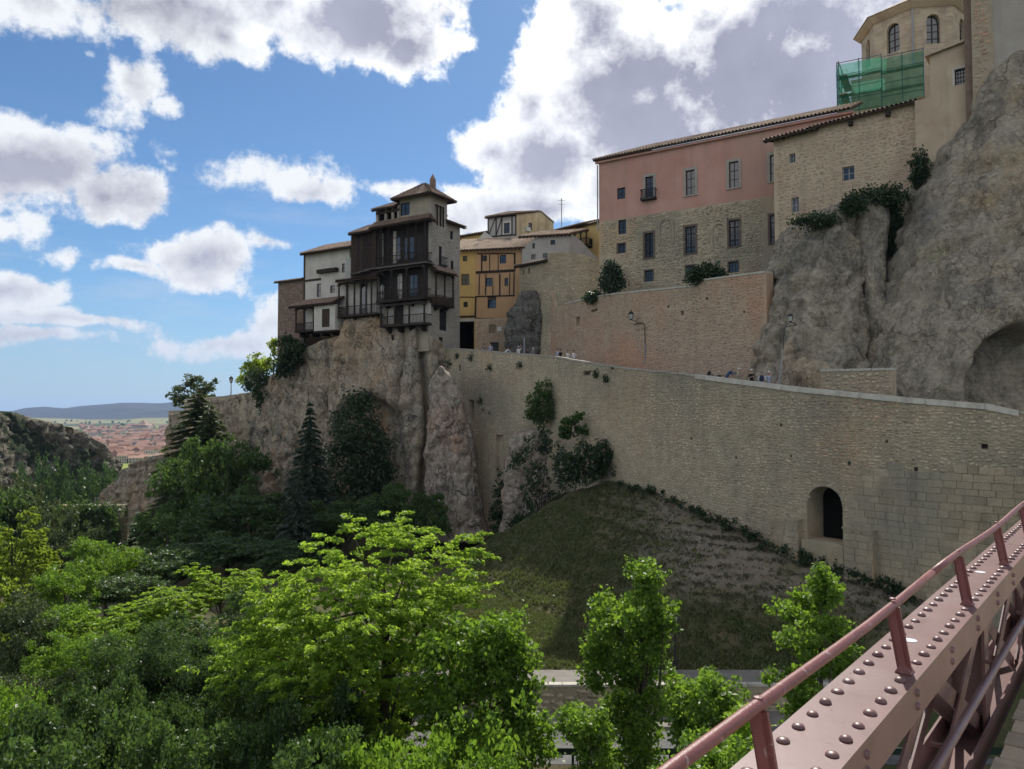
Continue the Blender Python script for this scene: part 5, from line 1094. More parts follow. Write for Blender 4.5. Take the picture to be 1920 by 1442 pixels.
# deck planks and bearers
pm_ = [mat('deck_wood_%d' % i, [tuple(c * f_ for c in (.36, .29, .20)) for f_ in (.75 + .14 * i, 1.15 + .16 * i)], 1.6, bump=.4, bscale=14, rough=.8, big=((.22, .18, .13), 5, .55, .75)) for i in range(3)]
pmesh = []
for i in range(3):
    mb = MB(); mb.hexa([(-.5, -1.62, -.05), (.5, -1.62, -.05), (.5, 1.62, -.05), (-.5, 1.62, -.05), (-.48, -1.62, 0), (.48, -1.62, 0), (.48, 1.62, 0), (-.48, 1.62, 0)]); me = bpy.data.meshes.new('plank'); me.from_pydata(mb.v, [], mb.f); me.materials.append(pm_[i]); pmesh.append(me)
t = -5.0; rz = math.atan2(BD.y, BD.x)
while t < 40:
    wd = .196; o = link('plank', pmesh[random.randrange(3)], br); o.location = bw(t + wd / 2, -1.02 + random.uniform(-.012, .012), HDK + random.uniform(-.003, .003)) - BO; o.rotation_euler = (0, random.uniform(-.004, .004), rz); o.scale = (wd - .009, 1, 1); t += wd
for a in (.45, -.6, -1.6, -2.5): mb = MB(); bb(mb, -6, 46, a - .06, a + .06, HDK + .055, HDK + .4); mb.build('bearer', paint, br)
stk = mat('sticker_white', [(.62, .63, .66)], 3, rough=.4)
for px, py, rr_ in ((1706, 1201, .030), (1838, 1073, .030)):
    p = P(px, py, 1.0); p = p * (-HC / p.z); mb = MB(); mb.lathe((p.x, p.y, -HC), [(rr_, .001), (rr_ * .97, .0022)], 20); o = mb.build('sticker', stk); tag(o, 'small round white sticker stuck on the bridge girder' + (' beside the nearer stanchion' if px < 1800 else ', the farther one'), 'sticker')
# ---------------------------------------------------------------- vegetation
def leaf_mesh(name, C, size, m, rng, up=None, asp=.55, flat=.0, fold=.25, size_var=.5):
    """C (n,3) leaf centres -> one folded diamond each; up: preferred axis rows (n,3) or None"""
    n = len(C); T = rng.normal(size=(n, 3))
    if up is not None: T = T * .55 + up
    T /= np.linalg.norm(T, axis=1)[:, None]; B = rng.normal(size=(n, 3)); 
    if flat: B[:, 2] *= (1 - flat); 
    B -= T * (B * T).sum(1)[:, None]; B /= np.linalg.norm(B, axis=1)[:, None]; Nn = np.cross(T, B)
    s = size * (1 + size_var * rng.uniform(-1, 1, n))[:, None]
    V = np.stack([C - T * s * .5, C + B * s * asp * .5 + Nn * s * fold * .3, C + T * s * .5, C - B * s * asp * .5 + Nn * s * fold * .3], 1).reshape(-1, 3)
    return npmesh(name, V, np.arange(4 * n).reshape(n, 4), m)
def lobes(rng, ell, k=7, r0=.34, r1=.52):
    """break every ellipsoid into uneven sub-lobes so the outline is ragged"""
    out = []
    for e in ell:
        out.append(tuple(e[:3]) + tuple(x * .62 for x in e[3:]))
        for i in range(k):
            d = rng.normal(size=3); d /= np.linalg.norm(d); q = rng.uniform(.55, .95); s_ = rng.uniform(r0, r1)
            out.append((e[0] + d[0] * e[3] * q, e[1] + d[1] * e[4] * q, e[2] + d[2] * e[5] * q, e[3] * s_, e[4] * s_, e[5] * s_ * .75))
    return out
def clumps(rng, ell, n, shell=.55):
    """n clump centres inside a list of ellipsoids (cx,cy,cz,rx,ry,rz), crowded towards the surface"""
    vol = np.array([e[3] * e[4] * e[5] for e in ell]) ** .67; k = rng.choice(len(ell), n, p=vol / vol.sum()); E = np.array(ell)[k]
    d = rng.normal(size=(n, 3)); d /= np.linalg.norm(d, axis=1)[:, None]; r = rng.uniform(0, 1, n) ** (1 / 3) * (1 - shell) + shell * rng.uniform(.75, 1.06, n)
    lob = np.array([noise.noise(Vector((a * 2.3 + k_ * 5.7, b * 2.3, c * 2.3))) for (a, b, c), k_ in zip(d, k)])
    r = r * (1 + .55 * lob) * np.where(rng.uniform(size=n) < .14, 1.22, 1.0)
    return E[:, :3] + d * E[:, 3:] * r[:, None], d
def trunk_mb(h, r, limbs, rng, lean=(0, 0), split=.45):
    mb = MB(); pts = []; n = 7
    for i in range(n + 1): t = i / n; pts.append((lean[0] * t * h + .12 * r * 6 * math.sin(3 * t) * t, lean[1] * t * h, h * t))
    mb.tube(pts, [r * (1.25 - .5 * (i / n) ** .6 - .55 * i / n * .9) + .02 for i in range(n + 1)], 8)
    for tip in limbs:
        s = rng.uniform(split * .6, .95); b = Vector(pts[int(s * n)]); e = Vector(tip); 
        if e.z < b.z - .5: b = Vector(pts[2])
        m_ = b.lerp(e, .5) + Vector((rng.normal() * .2, rng.normal() * .2, (e - b).length * .10)); L = (e - b).length
        mb.tube([b, b.lerp(m_, .5) + Vector((0, 0, .05)), m_, e], [r * .42 * (1.15 - s * .6), r * .3 * (1.15 - s * .6), r * .2, .012 + r * .04], 5, cap=False)
    return mb
def tree_proto(seed, ell, h, r, nclump, per, lsize, spread, lm, bm, style='leafy', nl=14, asp=.6):
    """returns (trunk mesh, crown mesh) around the origin"""
    rng = np.random.default_rng(seed); C, D = clumps(rng, ell if style == 'poplar' else lobes(rng, ell), nclump, .5 if style != 'poplar' else .35)
    limbs = C[rng.choice(len(C), min(nl, len(C)), replace=False)]
    tm = trunk_mb(h, r, [tuple(x) for x in limbs], rng)
    tme = bpy.data.meshes.new('trunk'); tme.from_pydata(tm.v, [], tm.f); tme.materials.append(bm)
    q = np.repeat(C, per, 0); dd = np.repeat(D, per, 0); n = len(q); up = None
    if style == 'spray':                                    # flat fern-like sprays reaching outwards
        az = np.arctan2(q[:, 1] - np.mean([e[1] for e in ell]), q[:, 0] - np.mean([e[0] for e in ell])) + np.repeat(rng.normal(0, .55, len(C)), per)
        o = np.stack([np.cos(az), np.sin(az), np.zeros(n)], 1); t = np.stack([-np.sin(az), np.cos(az), np.zeros(n)], 1)
        u = rng.uniform(-.4, 1, n); v = rng.normal(0, .30, n) * (1.15 - np.abs(u)); rise = np.repeat(rng.uniform(-.1, .35, len(C)), per)
        q = q + o * (u * spread * 1.5)[:, None] + t * (v * spread)[:, None]; q[:, 2] += spread * (u * rise - .32 * np.clip(u, 0, 1) ** 2 + rng.normal(0, .10, n)); up = o * .8 + t * np.sign(v)[:, None] * .8 - np.array([0, 0, .25])
    elif style == 'droop':
        q = q + rng.normal(0, 1, (n, 3)) * spread * np.array([.7, .7, 1.0]); q[:, 2] -= spread * .3; up = np.tile(np.array([0, 0, -1.2]), (n, 1)) + dd * .4
    elif style == 'poplar':
        q = q + rng.normal(0, 1, (n, 3)) * spread * np.array([.45, .45, 1.5]); up = np.tile(np.array([0, 0, 1.2]), (n, 1)) + dd * .5
    else:
        q = q + rng.normal(0, 1, (n, 3)) * spread * np.array([.75, .75, .55]); up = dd * .6 - np.array([0, 0, .35])
    cm = leaf_mesh('crown', q, lsize, lm, rng, up, asp)
    return tme, cm
def conifer_proto(seed, h, rad, lm, bm, whorls=26, lsize=.42, droop=.35, dens=26, base=.06):
    dens *= 4; lsize *= 1.15; whorls = int(whorls * 1.25)
    rng = np.random.default_rng(seed); mb = MB(); mb.tube([(0, 0, 0), (0, 0, h * .5), (0, 0, h)], [h * .022, h * .014, .02], 7); Q = []; U = []
    for i in range(whorls):
        t = (i + rng.uniform(-.2, .2)) / whorls; z = h * (base + (1 - base) * t); R_ = rad * (1 - t) ** .85 * rng.uniform(.8, 1.12) + .12; nb = 9 if t < .7 else 6; a0 = rng.uniform(0, 6.28)
        for k in range(nb):
            a = a0 + 6.283 * k / nb + rng.normal(0, .12); L = R_ * rng.uniform(.75, 1.1); o = np.array([math.cos(a), math.sin(a), 0]); sd = np.array([-math.sin(a), math.cos(a), 0])
            mb.tube([(0, 0, z), tuple(o * L * .6 + np.array([0, 0, z - L * droop * .35])), tuple(o * L + np.array([0, 0, z - L * droop]))], [.05, .03, .01], 4, cap=False)
            m_ = max(5, int(dens * L / rad + 4)); u = rng.uniform(.12, 1.03, m_); v = rng.normal(0, .17, m_) * L * (1.1 - u)
            q = o * (u * L)[:, None] + sd * v[:, None]; q[:, 2] = z - droop * L * u ** 1.3 - np.abs(rng.normal(0, .10, m_)) * (.4 + L * .25); Q.append(q); U.append(np.tile(o * .8, (m_, 1)) + sd * np.sign(v)[:, None] * .5 - np.array([0, 0, .6]))
    tme = bpy.data.meshes.new('trunk'); tme.from_pydata(mb.v, [], mb.f); tme.materials.append(bm)
    return tme, leaf_mesh('crown', np.concatenate(Q), lsize, lm, rng, np.concatenate(U), .38)
def plant_tree(name, proto, loc, label, cat='tree', s=1.0, rz=0, group=None, sz=None):
    t = thing(name, label, cat, loc, group); t.rotation_euler = (0, 0, rz); t.scale = (s, s, sz or s)
    link('trunk', proto[0], t); link('crown', proto[1], t); return t
def bush(name, ell, n, per, lsize, spread, lm, seed, label, cat='bush', loc=None, style='leafy', stems=5, group=None, part='foliage'):
    rng = np.random.default_rng(seed); E = np.array(ell, float); base = Vector(loc) if loc is not None else Vector((E[:, 0].mean(), E[:, 1].mean(), (E[:, 2] - E[:, 5]).min()))
    C, D = clumps(rng, ell, n, .4); q = np.repeat(C, per, 0) + rng.normal(0, 1, (n * per, 3)) * spread; dd = np.repeat(D, per, 0)
    up = dd * .6 + (np.array([0, 0, .9]) if style == 'up' else np.array([0, 0, -.7]) if style == 'hang' else np.array([0, 0, .1]))
    t = thing(name, label, cat, base, group); link(part, leaf_mesh(part, q - np.array(base), lsize, lm, rng, up, .6), t)
    if stems:
        mb = MB(); 
        for k in rng.choice(len(C), min(stems, len(C)), replace=False): e = Vector(C[k]); mb.tube([base, base.lerp(e, .5) + Vector((rng.normal() * .1, rng.normal() * .1, .1)), e], [.06, .04, .015], 5, cap=False)
        mb.build('stem', bark, t)
    return t
def pe(px, py, Y, rx, rz, ry=None):
    """ellipsoid from pixel centre, pixel radii and distance"""
    p = P(px, py, Y); k = Y / F; return (p.x, p.y, p.z, rx * k, (ry or rx) * k, rz * k)
def rel(ell, loc): return [(e[0] - loc[0], e[1] - loc[1], e[2] - loc[2]) + tuple(e[3:]) for e in ell]
L_ac = leafmat('acacia_leaf', (.285, .42, .055), (.14, .24, .036), .65)
L_li = leafmat('linden_leaf', (.155, .265, .032), (.085, .165, .024), .58)
L_po = leafmat('poplar_leaf', (.175, .29, .038), (.095, .175, .028), .58)
L_dk = leafmat('dark_leaf', (.085, .148, .040), (.048, .092, .028), .48)  # on the lower-left gorge trees this dark green stands in for shade
L_dd = leafmat('shade_leaf', (.070, .125, .036), (.040, .078, .025), .46)  # darker copy: shade over the lower-left trees put into the leaf colour
L_sp = leafmat('spruce_needle', (.050, .080, .046), (.028, .050, .03), .2)
L_ce = leafmat('cedar_needle', (.115, .145, .06), (.07, .095, .04), .3)
L_ye = leafmat('yellow_leaf', (.27, .35, .05), (.16, .24, .035), .6)
L_iv = leafmat('ivy_leaf', (.040, .070, .028), (.022, .045, .018), .3)
L_pf = leafmat('far_poplar_leaf', (.07, .125, .045), (.045, .09, .03), .35)
L_ol = leafmat('olive_leaf', (.085, .115, .045), (.05, .075, .03), .35)
# ---- the near trees, each built for its own place
def near_tree(name, ell, foot, seed, ncl, per, ls, sp, lm, bm, label, style, r=.2, nl=16, asp=.6):
    loc = Vector((foot[0], foot[1], gz(foot[0], foot[1]) - .2)); e = rel(ell, loc); top = max(q[2] + q[5] * .4 for q in e)
    pr = tree_proto(seed, e, top * .8, r, ncl, per, ls, sp, lm, bm, style, nl, asp); return plant_tree(name, pr, loc, label)
YA = 29
acac = [pe(700, 1085, YA, 150, 95), pe(590, 1130, YA + 1, 130, 95), pe(820, 1075, YA + .5, 105, 75), pe(560, 1220, YA, 130, 90), pe(700, 1210, YA - 1, 150, 100), pe(800, 1190, YA, 90, 100), pe(600, 1330, YA, 150, 90), pe(740, 1340, YA - .5, 130, 80), pe(700, 1000, YA + 1, 55, 35), pe(870, 1030, YA + 1, 50, 28), pe(500, 1120, YA, 60, 30), pe(640, 1160, YA - 1.5, 150, 90), pe(520, 1170, YA, 90, 50), pe(660, 1260, YA - 1.5, 170, 70), pe(480, 1270, YA, 80, 60), pe(640, 1380, YA - 1, 170, 60), pe(780, 1130, YA - 1, 90, 60)]
near_tree('acacia_tree', acac, (P(720, 772, YA).x, YA), 101, 1450, 62, .165, .34, L_ac, bark, 'large spreading tree with feathery bright green sprays in the foreground centre', 'spray', .26, 34, .42)
YB = 26
lind = [pe(880, 1200, YB, 75, 75), pe(950, 1220, YB, 60, 80), pe(900, 1310, YB, 110, 80), pe(960, 1390, YB, 75, 80), pe(860, 1400, YB, 100, 80), pe(985, 1310, YB, 35, 50)]
near_tree('linden_tree', lind, (P(905, 772, YB).x, YB), 103, 520, 56, .15, .22, L_li, bark, 'dense rounded green tree just right of the large feathery tree', 'leafy', .18, 20, .7)
YC = 28.5
pop = [pe(1215, 1090, YC, 38, 45), pe(1185, 1150, YC, 62, 70), pe(1190, 1230, YC, 75, 80), pe(1185, 1320, YC, 72, 90), pe(1175, 1410, YC, 80, 80), pe(1240, 1150, YC, 28, 60)]
near_tree('columnar_tree', pop, (P(1200, 772, YC).x, YC), 105, 480, 54, .15, .21, L_po, bark, 'tall narrow bright green tree standing left of the lower street lamp', 'leafy', .17, 18, .7)
YD = 27
rt_ = [pe(1545, 1100, YD, 38, 36), pe(1525, 1150, YD, 70, 42), pe(1530, 1220, YD, 62, 50), pe(1500, 1270, YD, 50, 40), pe(1470, 1150, YD, 30, 16), pe(1580, 1190, YD, 30, 40), pe(1540, 1330, YD, 60, 60)]
near_tree('young_tree', rt_, (P(1530, 772, YD).x, YD), 107, 260, 50, .15, .18, L_po, bark, 'young bright green tree beside the bridge handrail, below the arched doorway', 'leafy', .12, 14, .7)
for i, (x, y, rx, rz, Y, lab) in enumerate(((1340, 1330, 60, 75, 23, 'low leafy sapling between the columnar tree and the bridge, the left one'), (1400, 1360, 50, 60, 22, 'low leafy sapling under the bridge handrail, the right one'), (1290, 1330, 40, 70, 24.5, 'slim sapling touching the right side of the columnar tree'), (1095, 1380, 50, 60, 23, 'low sapling at the road gap left of the columnar tree'), (1340, 1420, 110, 60, 20, 'wide low shrub mass at the bottom under the saplings'))):
    e = [pe(x, y, Y, rx, rz), pe(x + 20, y + 50, Y, rx * .8, rz * .8)]; near_tree('sapling', e, (P(x, 772, Y).x, Y), 120 + i, 130, 42, .13, .16, L_po if i != 1 else L_ac, bark, lab, 'leafy', .07, 8, .65)
# ---- prototypes reused through the gorge
def proto_ell(rng, h, w): 
    e = [(0, 0, h * .62, w * .5, w * .5, h * .33)]
    for k in range(7): a = rng.uniform(0, 6.28); e.append((w * .3 * math.cos(a), w * .3 * math.sin(a), h * rng.uniform(.4, .85), w * rng.uniform(.2, .3), w * rng.uniform(.2, .3), h * rng.uniform(.12, .2)))
    return e
pr_ = random.Random(5)
PRO = {}
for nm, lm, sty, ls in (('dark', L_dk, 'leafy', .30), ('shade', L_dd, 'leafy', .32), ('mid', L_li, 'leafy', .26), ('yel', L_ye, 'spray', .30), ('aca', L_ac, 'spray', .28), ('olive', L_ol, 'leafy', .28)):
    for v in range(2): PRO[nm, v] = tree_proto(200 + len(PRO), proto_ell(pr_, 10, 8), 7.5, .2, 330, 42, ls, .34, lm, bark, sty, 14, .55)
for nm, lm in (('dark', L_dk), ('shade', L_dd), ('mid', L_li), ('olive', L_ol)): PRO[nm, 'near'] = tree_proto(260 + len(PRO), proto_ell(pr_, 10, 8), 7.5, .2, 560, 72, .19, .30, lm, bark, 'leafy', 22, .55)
def put(nm, v, px, ytop, Y, wpx, lab, name='broadleaf_tree', group=None, foot=None):
    """tree of the 10 m prototype: crown top at pixel row ytop, crown width wpx, rooted in the ground"""
    x = P(px, 772, Y).x; g = gz(x, Y) if foot is None else foot; top = P(px, ytop, Y).z; H = max(2.0, top - g + .3); s = max(wpx * Y / F / 8.0, H / 9.6 / 1.6)
    return plant_tree(name, PRO[nm, v], (x, Y, g - .3), lab, 'tree', s, pr_.uniform(0, 6), group, H / 9.6)
# left bank of trees, far to near
put('olive', 0, 25, 888, 118, 130, 'grey-green rounded tree at the left edge below the far rocks'); put('dark', 0, -30, 900, 110, 120, 'dark tree cut by the left edge below the far rocks')
put('olive', 1, 118, 955, 88, 125, 'rounded pale green tree left of the ivy-covered wall'); put('yel', 0, 28, 965, 62, 110, 'yellow-green feathery tree at the left edge, upper one'); put('yel', 1, 70, 1020, 66, 100, 'yellow-green tree below the pale rounded tree')
put('yel', 1, -10, 1075, 42, 120, 'bright yellow-green tree at the left edge, lower one'); put('mid', 0, 205, 1005, 58, 120, 'bright green tree right below the ivy-covered wall'); put('mid', 1, 130, 1065, 50, 130, 'green tree leaning at the left of the dark gorge trees')
put('olive', 0, 60, 1110, 40, 130, 'grey-green tree low at the left behind the yellow one')
lab_d = ['dark leafy tree against the cliff foot left of the tall spruce', 'dark tree at the cliff foot under the pale cedar', 'broad dark tree below the cliff end', 'dark tree in front of the cliff below the ledge wall', 'shaded tree at the foot of the ivy hollow', 'dark rounded tree under the rock pinnacle']
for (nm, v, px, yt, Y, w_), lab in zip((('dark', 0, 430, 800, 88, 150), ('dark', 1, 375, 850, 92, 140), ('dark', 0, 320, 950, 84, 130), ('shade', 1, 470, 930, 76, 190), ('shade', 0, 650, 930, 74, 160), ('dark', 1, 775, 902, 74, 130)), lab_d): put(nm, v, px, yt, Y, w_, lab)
put('aca', 0, 340, 1085, 44, 190, 'layered feathery tree left of the large foreground tree, upper one'); put('aca', 1, 270, 1120, 42, 170, 'layered feathery tree far left of the large foreground tree'); put('aca', 0, 420, 1045, 46, 130, 'layered feathery tree behind the left side of the large foreground tree')
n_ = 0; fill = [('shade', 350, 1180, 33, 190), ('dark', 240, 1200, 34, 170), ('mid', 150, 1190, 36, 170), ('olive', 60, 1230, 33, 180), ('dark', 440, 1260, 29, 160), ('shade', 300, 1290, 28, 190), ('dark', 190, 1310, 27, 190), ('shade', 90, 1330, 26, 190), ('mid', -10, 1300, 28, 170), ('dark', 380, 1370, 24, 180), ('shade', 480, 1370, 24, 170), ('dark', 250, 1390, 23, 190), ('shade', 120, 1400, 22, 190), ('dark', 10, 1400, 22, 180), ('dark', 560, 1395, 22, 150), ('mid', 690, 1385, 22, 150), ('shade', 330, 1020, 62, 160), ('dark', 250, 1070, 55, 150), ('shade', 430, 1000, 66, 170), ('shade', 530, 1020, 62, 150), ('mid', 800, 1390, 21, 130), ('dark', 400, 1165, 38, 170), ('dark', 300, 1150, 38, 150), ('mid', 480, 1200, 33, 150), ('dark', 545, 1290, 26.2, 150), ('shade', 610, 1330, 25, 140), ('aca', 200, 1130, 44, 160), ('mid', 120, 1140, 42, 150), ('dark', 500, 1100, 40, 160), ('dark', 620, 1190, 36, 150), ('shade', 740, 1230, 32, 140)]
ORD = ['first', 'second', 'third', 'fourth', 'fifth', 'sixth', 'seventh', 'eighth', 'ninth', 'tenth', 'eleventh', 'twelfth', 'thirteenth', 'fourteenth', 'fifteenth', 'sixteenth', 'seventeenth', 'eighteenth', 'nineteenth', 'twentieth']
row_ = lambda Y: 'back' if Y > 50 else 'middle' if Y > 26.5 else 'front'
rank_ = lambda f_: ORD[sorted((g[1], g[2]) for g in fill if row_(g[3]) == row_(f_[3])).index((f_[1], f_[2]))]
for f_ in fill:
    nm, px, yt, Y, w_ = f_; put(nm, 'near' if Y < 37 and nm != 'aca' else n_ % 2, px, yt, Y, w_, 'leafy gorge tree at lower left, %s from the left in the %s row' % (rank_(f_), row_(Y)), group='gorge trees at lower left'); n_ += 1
# conifers
sp1 = conifer_proto(301, 22, 4.6, L_sp, bark, 30, .5, .32, 30); sp2 = conifer_proto(302, 22, 3.6, L_ce, bark, 30, .5, .5, 26); sp3 = conifer_proto(303, 18, 5.2, L_sp, bark, 16, .55, .25, 40)
def putc(pr, px, yt, Y, h0, lab, name, wide=1.0, foot=None):
    x = P(px, 772, Y).x; g = gz(x, Y) if foot is None else foot; H = P(px, yt, Y).z - g; plant_tree(name, pr, (x, Y, g - .2), lab, 'tree', H / h0 * wide, 1.0, None, H / h0)
putc(sp1, 581, 748, 78, 22, 'tall dark spruce standing in front of the cliff below the white house', 'spruce_tree', 1.1); putc(sp2, 372, 728, 104, 22, 'pale green drooping cedar in front of the ledge wall', 'cedar_tree', 2.5); putc(sp2, 395, 760, 101, 22, 'second drooping cedar just right of the pale one', 'cedar_tree', 2.2); putc(sp3, 560, 880, 70, 18, 'broad dark spruce with layered boughs behind the large foreground tree', 'spruce_tree', 1.2)
# poplar row beyond
pp = tree_proto(310, [(0, 0, 9, 1.6, 1.6, 8)], 15, .2, 130, 26, .55, .5, L_pf, bark, 'poplar', 6, .5)
for i, px in enumerate(np.linspace(46, 228, 17)): 
    Y = 168 + 5 * math.sin(i * 2.1); x = P(px, 772, Y).x; H = P(px, 893 + 18 * math.sin(i * 1.7) + (12 if i % 3 else -4), Y).z - gz(x, Y); plant_tree('poplar_tree', pp, (x, Y, gz(x, Y) - .3), 'slender poplar below the far rock bank, %s from the left in its row' % ORD[i], 'tree', H / 17 * .9, i * .9, 'poplar row in the valley', H / 17)
# ledge trees
def ontop(px, Y): return float(P(px, 700, Y).z)
p = P(362, 772, 134); pl = (p.x, 134, P(362, 778, 134).z); e = [pe(340, 735, 134, 24, 26), pe(372, 722, 134, 30, 22), pe(392, 735, 134, 20, 24), pe(355, 750, 134, 28, 16)]
plant_tree('ledge_tree', tree_proto(320, rel(e, pl), 5, .16, 150, 26, .42, .38, L_ol, bark, 'leafy', 12), pl, 'rounded tree on the ledge wall end, against the sky')
p = P(470, 772, 118); pl = (p.x, 118, P(470, 745, 118).z); e = [pe(462, 700, 118, 22, 22), pe(478, 690, 118, 24, 24), pe(490, 705, 118, 16, 22), pe(470, 675, 118, 12, 12)]
plant_tree('ledge_tree', tree_proto(321, rel(e, pl), 5, .12, 110, 24, .40, .32, L_ye, bark, 'leafy', 12), pl, 'light pale-leaved tree on the ledge beside the street lamp')
p = P(512, 772, 104); pl = (p.x, 104, P(508, 712, 104).z); e = [pe(510, 655, 104, 10, 22), pe(506, 680, 104, 12, 14), pe(516, 638, 104, 7, 10)]
plant_tree('ledge_tree', tree_proto(322, rel(e, pl), 5, .08, 60, 16, .34, .28, L_ye, bark, 'leafy', 8), pl, 'thin pale tree showing at the left edge of the brick house')
bush('ivy', [pe(545, 668, 94.5, 22, 24), pe(530, 690, 94.5, 14, 18), pe(560, 655, 93.8, 10, 10), pe(540, 645, 95, 14, 12)], 120, 30, .34, .35, L_iv, 330, 'dark ivy clump at the foot of the brick house wall', 'ivy', stems=3)
bush('ivy', [pe(480, 715, 104, 20, 20), pe(495, 720, 102, 14, 30), pe(492, 750, 102, 10, 20)], 110, 28, .36, .35, L_iv, 331, 'dark ivy hanging over the ledge end below the pale tree', 'ivy', stems=3)
bush('ivy', [pe(672, 800, 86, 44, 55, 12), pe(690, 850, 85, 50, 60, 14), pe(655, 870, 84, 50, 70, 16), pe(700, 920, 84, 40, 60, 14), pe(640, 940, 83, 60, 60, 16), pe(675, 760, 87.5, 28, 24, 10), pe(715, 900, 85.5, 22, 80, 12)], 420, 34, .34, .45, L_iv, 332, 'large dark ivy curtain filling the hollow of the cliff right of the spruce', 'ivy', style='hang', stems=4)
bush('ivy', [pe(165, 958, 128, 70, 6, 10), pe(165, 985, 128, 64, 34, 8), pe(190, 1010, 128, 40, 34, 8)], 420, 26, .45, .5, L_dk, 333, 'ivy covering a flat-topped wall in the valley left of the cliff end', 'ivy', style='hang', stems=2)
VW = ppath([(98, 130), (232, 130)]); vw = thing('valley_wall', 'flat-topped wall in the valley smothered in ivy', 'wall', VW.w(5, 0, -30)); mb = MB(); wall_sheet(mb, VW, [0, VW.len], -40, P(165, 948, 130).z, thick=2); mb.build('core', rockg, vw)
# shrubs on the walls and the terrace
def wbush(px, py, rx, rz, path, d, lm, seed, lab, name='wall_shrub', n=60, ls=.26, style='leafy', cat='shrub', per=26, extra=()):
    Y = path.w(path.sz(px, py, d)[0], d).y; e = [pe(px, py, Y, rx, rz, rx * .6)] + [pe(a, b, Y, c, dd, c * .6) for a, b, c, dd in extra]
    return bush(name, e, n, per, ls, .2, lm, seed, lab, cat, stems=4, style=style)
wbush(1017, 760, 24, 36, WL, -1.0, L_dk, 340, 'dark shrub growing out of the lower wall above the rock pillar', n=110, extra=((1022, 728, 10, 14), (1005, 775, 16, 16)))
wbush(1015, 825, 30, 20, WL, -2.2, L_iv, 341, 'dark creeper draping the top of the rock pillar', 'creeper', 90, style='hang', cat='plant', extra=((1000, 870, 40, 50), (1020, 930, 44, 50)))
wbush(1100, 865, 45, 34, WL, -1.8, L_iv, 342, 'large dark bush at the wall foot right of the rock pillar', 'wall_bush', 150, extra=((1065, 880, 30, 30), (1130, 850, 20, 20)))
wbush(985, 985, 0.1 + 30, 20, WL, -4, L_iv, 343, 'dark bush at the base of the rock pillar', 'wall_bush', 60)
wbush(940, 950, 18, 50, WL, -1.4, L_iv, 344, 'dark creeper in the cleft between the pinnacle and the pillar', 'creeper', 90, style='hang', cat='plant')
wbush(1088, 808, 8, 7, WL, -.8, L_dk, 345, 'palm-like tuft of leaves on the lower wall, the left one', n=14, ls=.5, extra=((1068, 790, 9, 5), (1084, 785, 9, 5), (1060, 812, 10, 8)))
for i, (px, py, r) in enumerate(((883, 671, 5), (827, 674, 4), (820, 690, 4), (843, 682, 3), (917, 688, 3), (975, 685, 3), (1118, 700, 5), (1137, 712, 4), (902, 752, 3), (857, 668, 4))):
    wbush(px, py, r, r, WL, -.1, L_iv, 350 + i, 'tiny dark weed tuft in the lower wall face, %s from the left' % ORD[sorted([883, 827, 820, 843, 917, 975, 1118, 1137, 902, 857]).index(px)], 'wall_weed', 8, .2, cat='weed', per=12)['group'] = 'weed tufts on the lower wall'
pY = WU.w(WU.sz(1148, 550)[0], 1.2).y
bush('juniper', [pe(1148, 530, pY, 20, 22), pe(1142, 508, pY, 9, 16), pe(1158, 512, pY, 8, 16), pe(1150, 500, pY, 5, 10)], 110, 30, .24, .22, L_sp, 370, 'dark upright juniper on the terrace at the left end of the pink building', 'bush', style='up', stems=3)
pY = WU.w(WU.sz(1322, 530)[0], 1.6).y
bush('terrace_bush', [pe(1322, 514, pY, 30, 17), pe(1305, 520, pY, 16, 12), pe(1345, 518, pY, 14, 10)], 120, 30, .22, .22, L_iv, 371, 'dark rounded bush on the terrace below the pink building windows', 'bush', stems=3)
wbush(1112, 558, 17, 8, WU, -.2, L_iv, 372, 'small ivy cushion on the top of the upper wall', 'ivy', 50, cat='ivy', style='hang')
for px, py, rx, rz, Y, s_, lab in ((1650, 372, 56, 20, 56.5, 380, 'dark bush below the small window of the stone building'), (1600, 385, 20, 16, 55.5, 381, 'dark bush topping the rock slab at its left'), (1672, 430, 20, 55, 57.0, 382, 'dark bush in the cleft beside the big rock mass'), (1725, 320, 14, 34, 56.5, 383, 'dark creeper along the left edge of the big rock mass'), (1530, 415, 40, 8, 56.0, 384, 'low dark scrub on top of the rock buttress')):
    bush('rock_bush', [pe(px, py, Y, rx, rz, rx * .5)], int(40 + rx * rz * .09), 28, .2, .2, L_iv, s_, lab, 'bush', stems=3)
# ---- slope cover: planted tufts on the soil, grass to the left
rng = np.random.default_rng(9); X = rng.uniform(-14, 34, 110000); Y = rng.uniform(36, 66, 110000); Z = ground_z(X, Y); u = X / Y; keep = (Z > -13.5) & (Y > yroad(0) + 5.4 + .42 * np.maximum(0, -X - 5)) & (Z < -4.5) & (u > -.12) & (u < .62); X, Y, Z = X[keep], Y[keep], Z[keep]
gl = (X - .12 * (Y - 38) + rng.normal(0, 3.2, len(X)) < 7.0) | (Z < -11.4 + rng.normal(0, .8, len(X)))
def tuft(sel, per, ls, sp_, m, name, lab, hgt):
    q = np.repeat(np.stack([X, Y, Z], 1)[sel], per, 0); n = len(q); q = q + rng.normal(0, sp_, (n, 3)) * np.array([1, 1, .35]); q[:, 2] += hgt * rng.uniform(.2, 1, n)
    o = link(name, leaf_mesh(name, q, ls, m, rng, np.tile([0, 0, 1.0], (n, 1)), .3), kind='stuff'); tag(o, lab, 'ground cover'); return o
i1 = np.nonzero(gl)[0][:16000]; i2 = np.nonzero(~gl)[0]
rows = np.abs(np.sin(Z[i2] * np.pi / .42 + .4 * np.sin(X[i2] * .7))) + rng.uniform(-.2, .2, len(i2)) > .93; i2 = i2[rows][:5200]
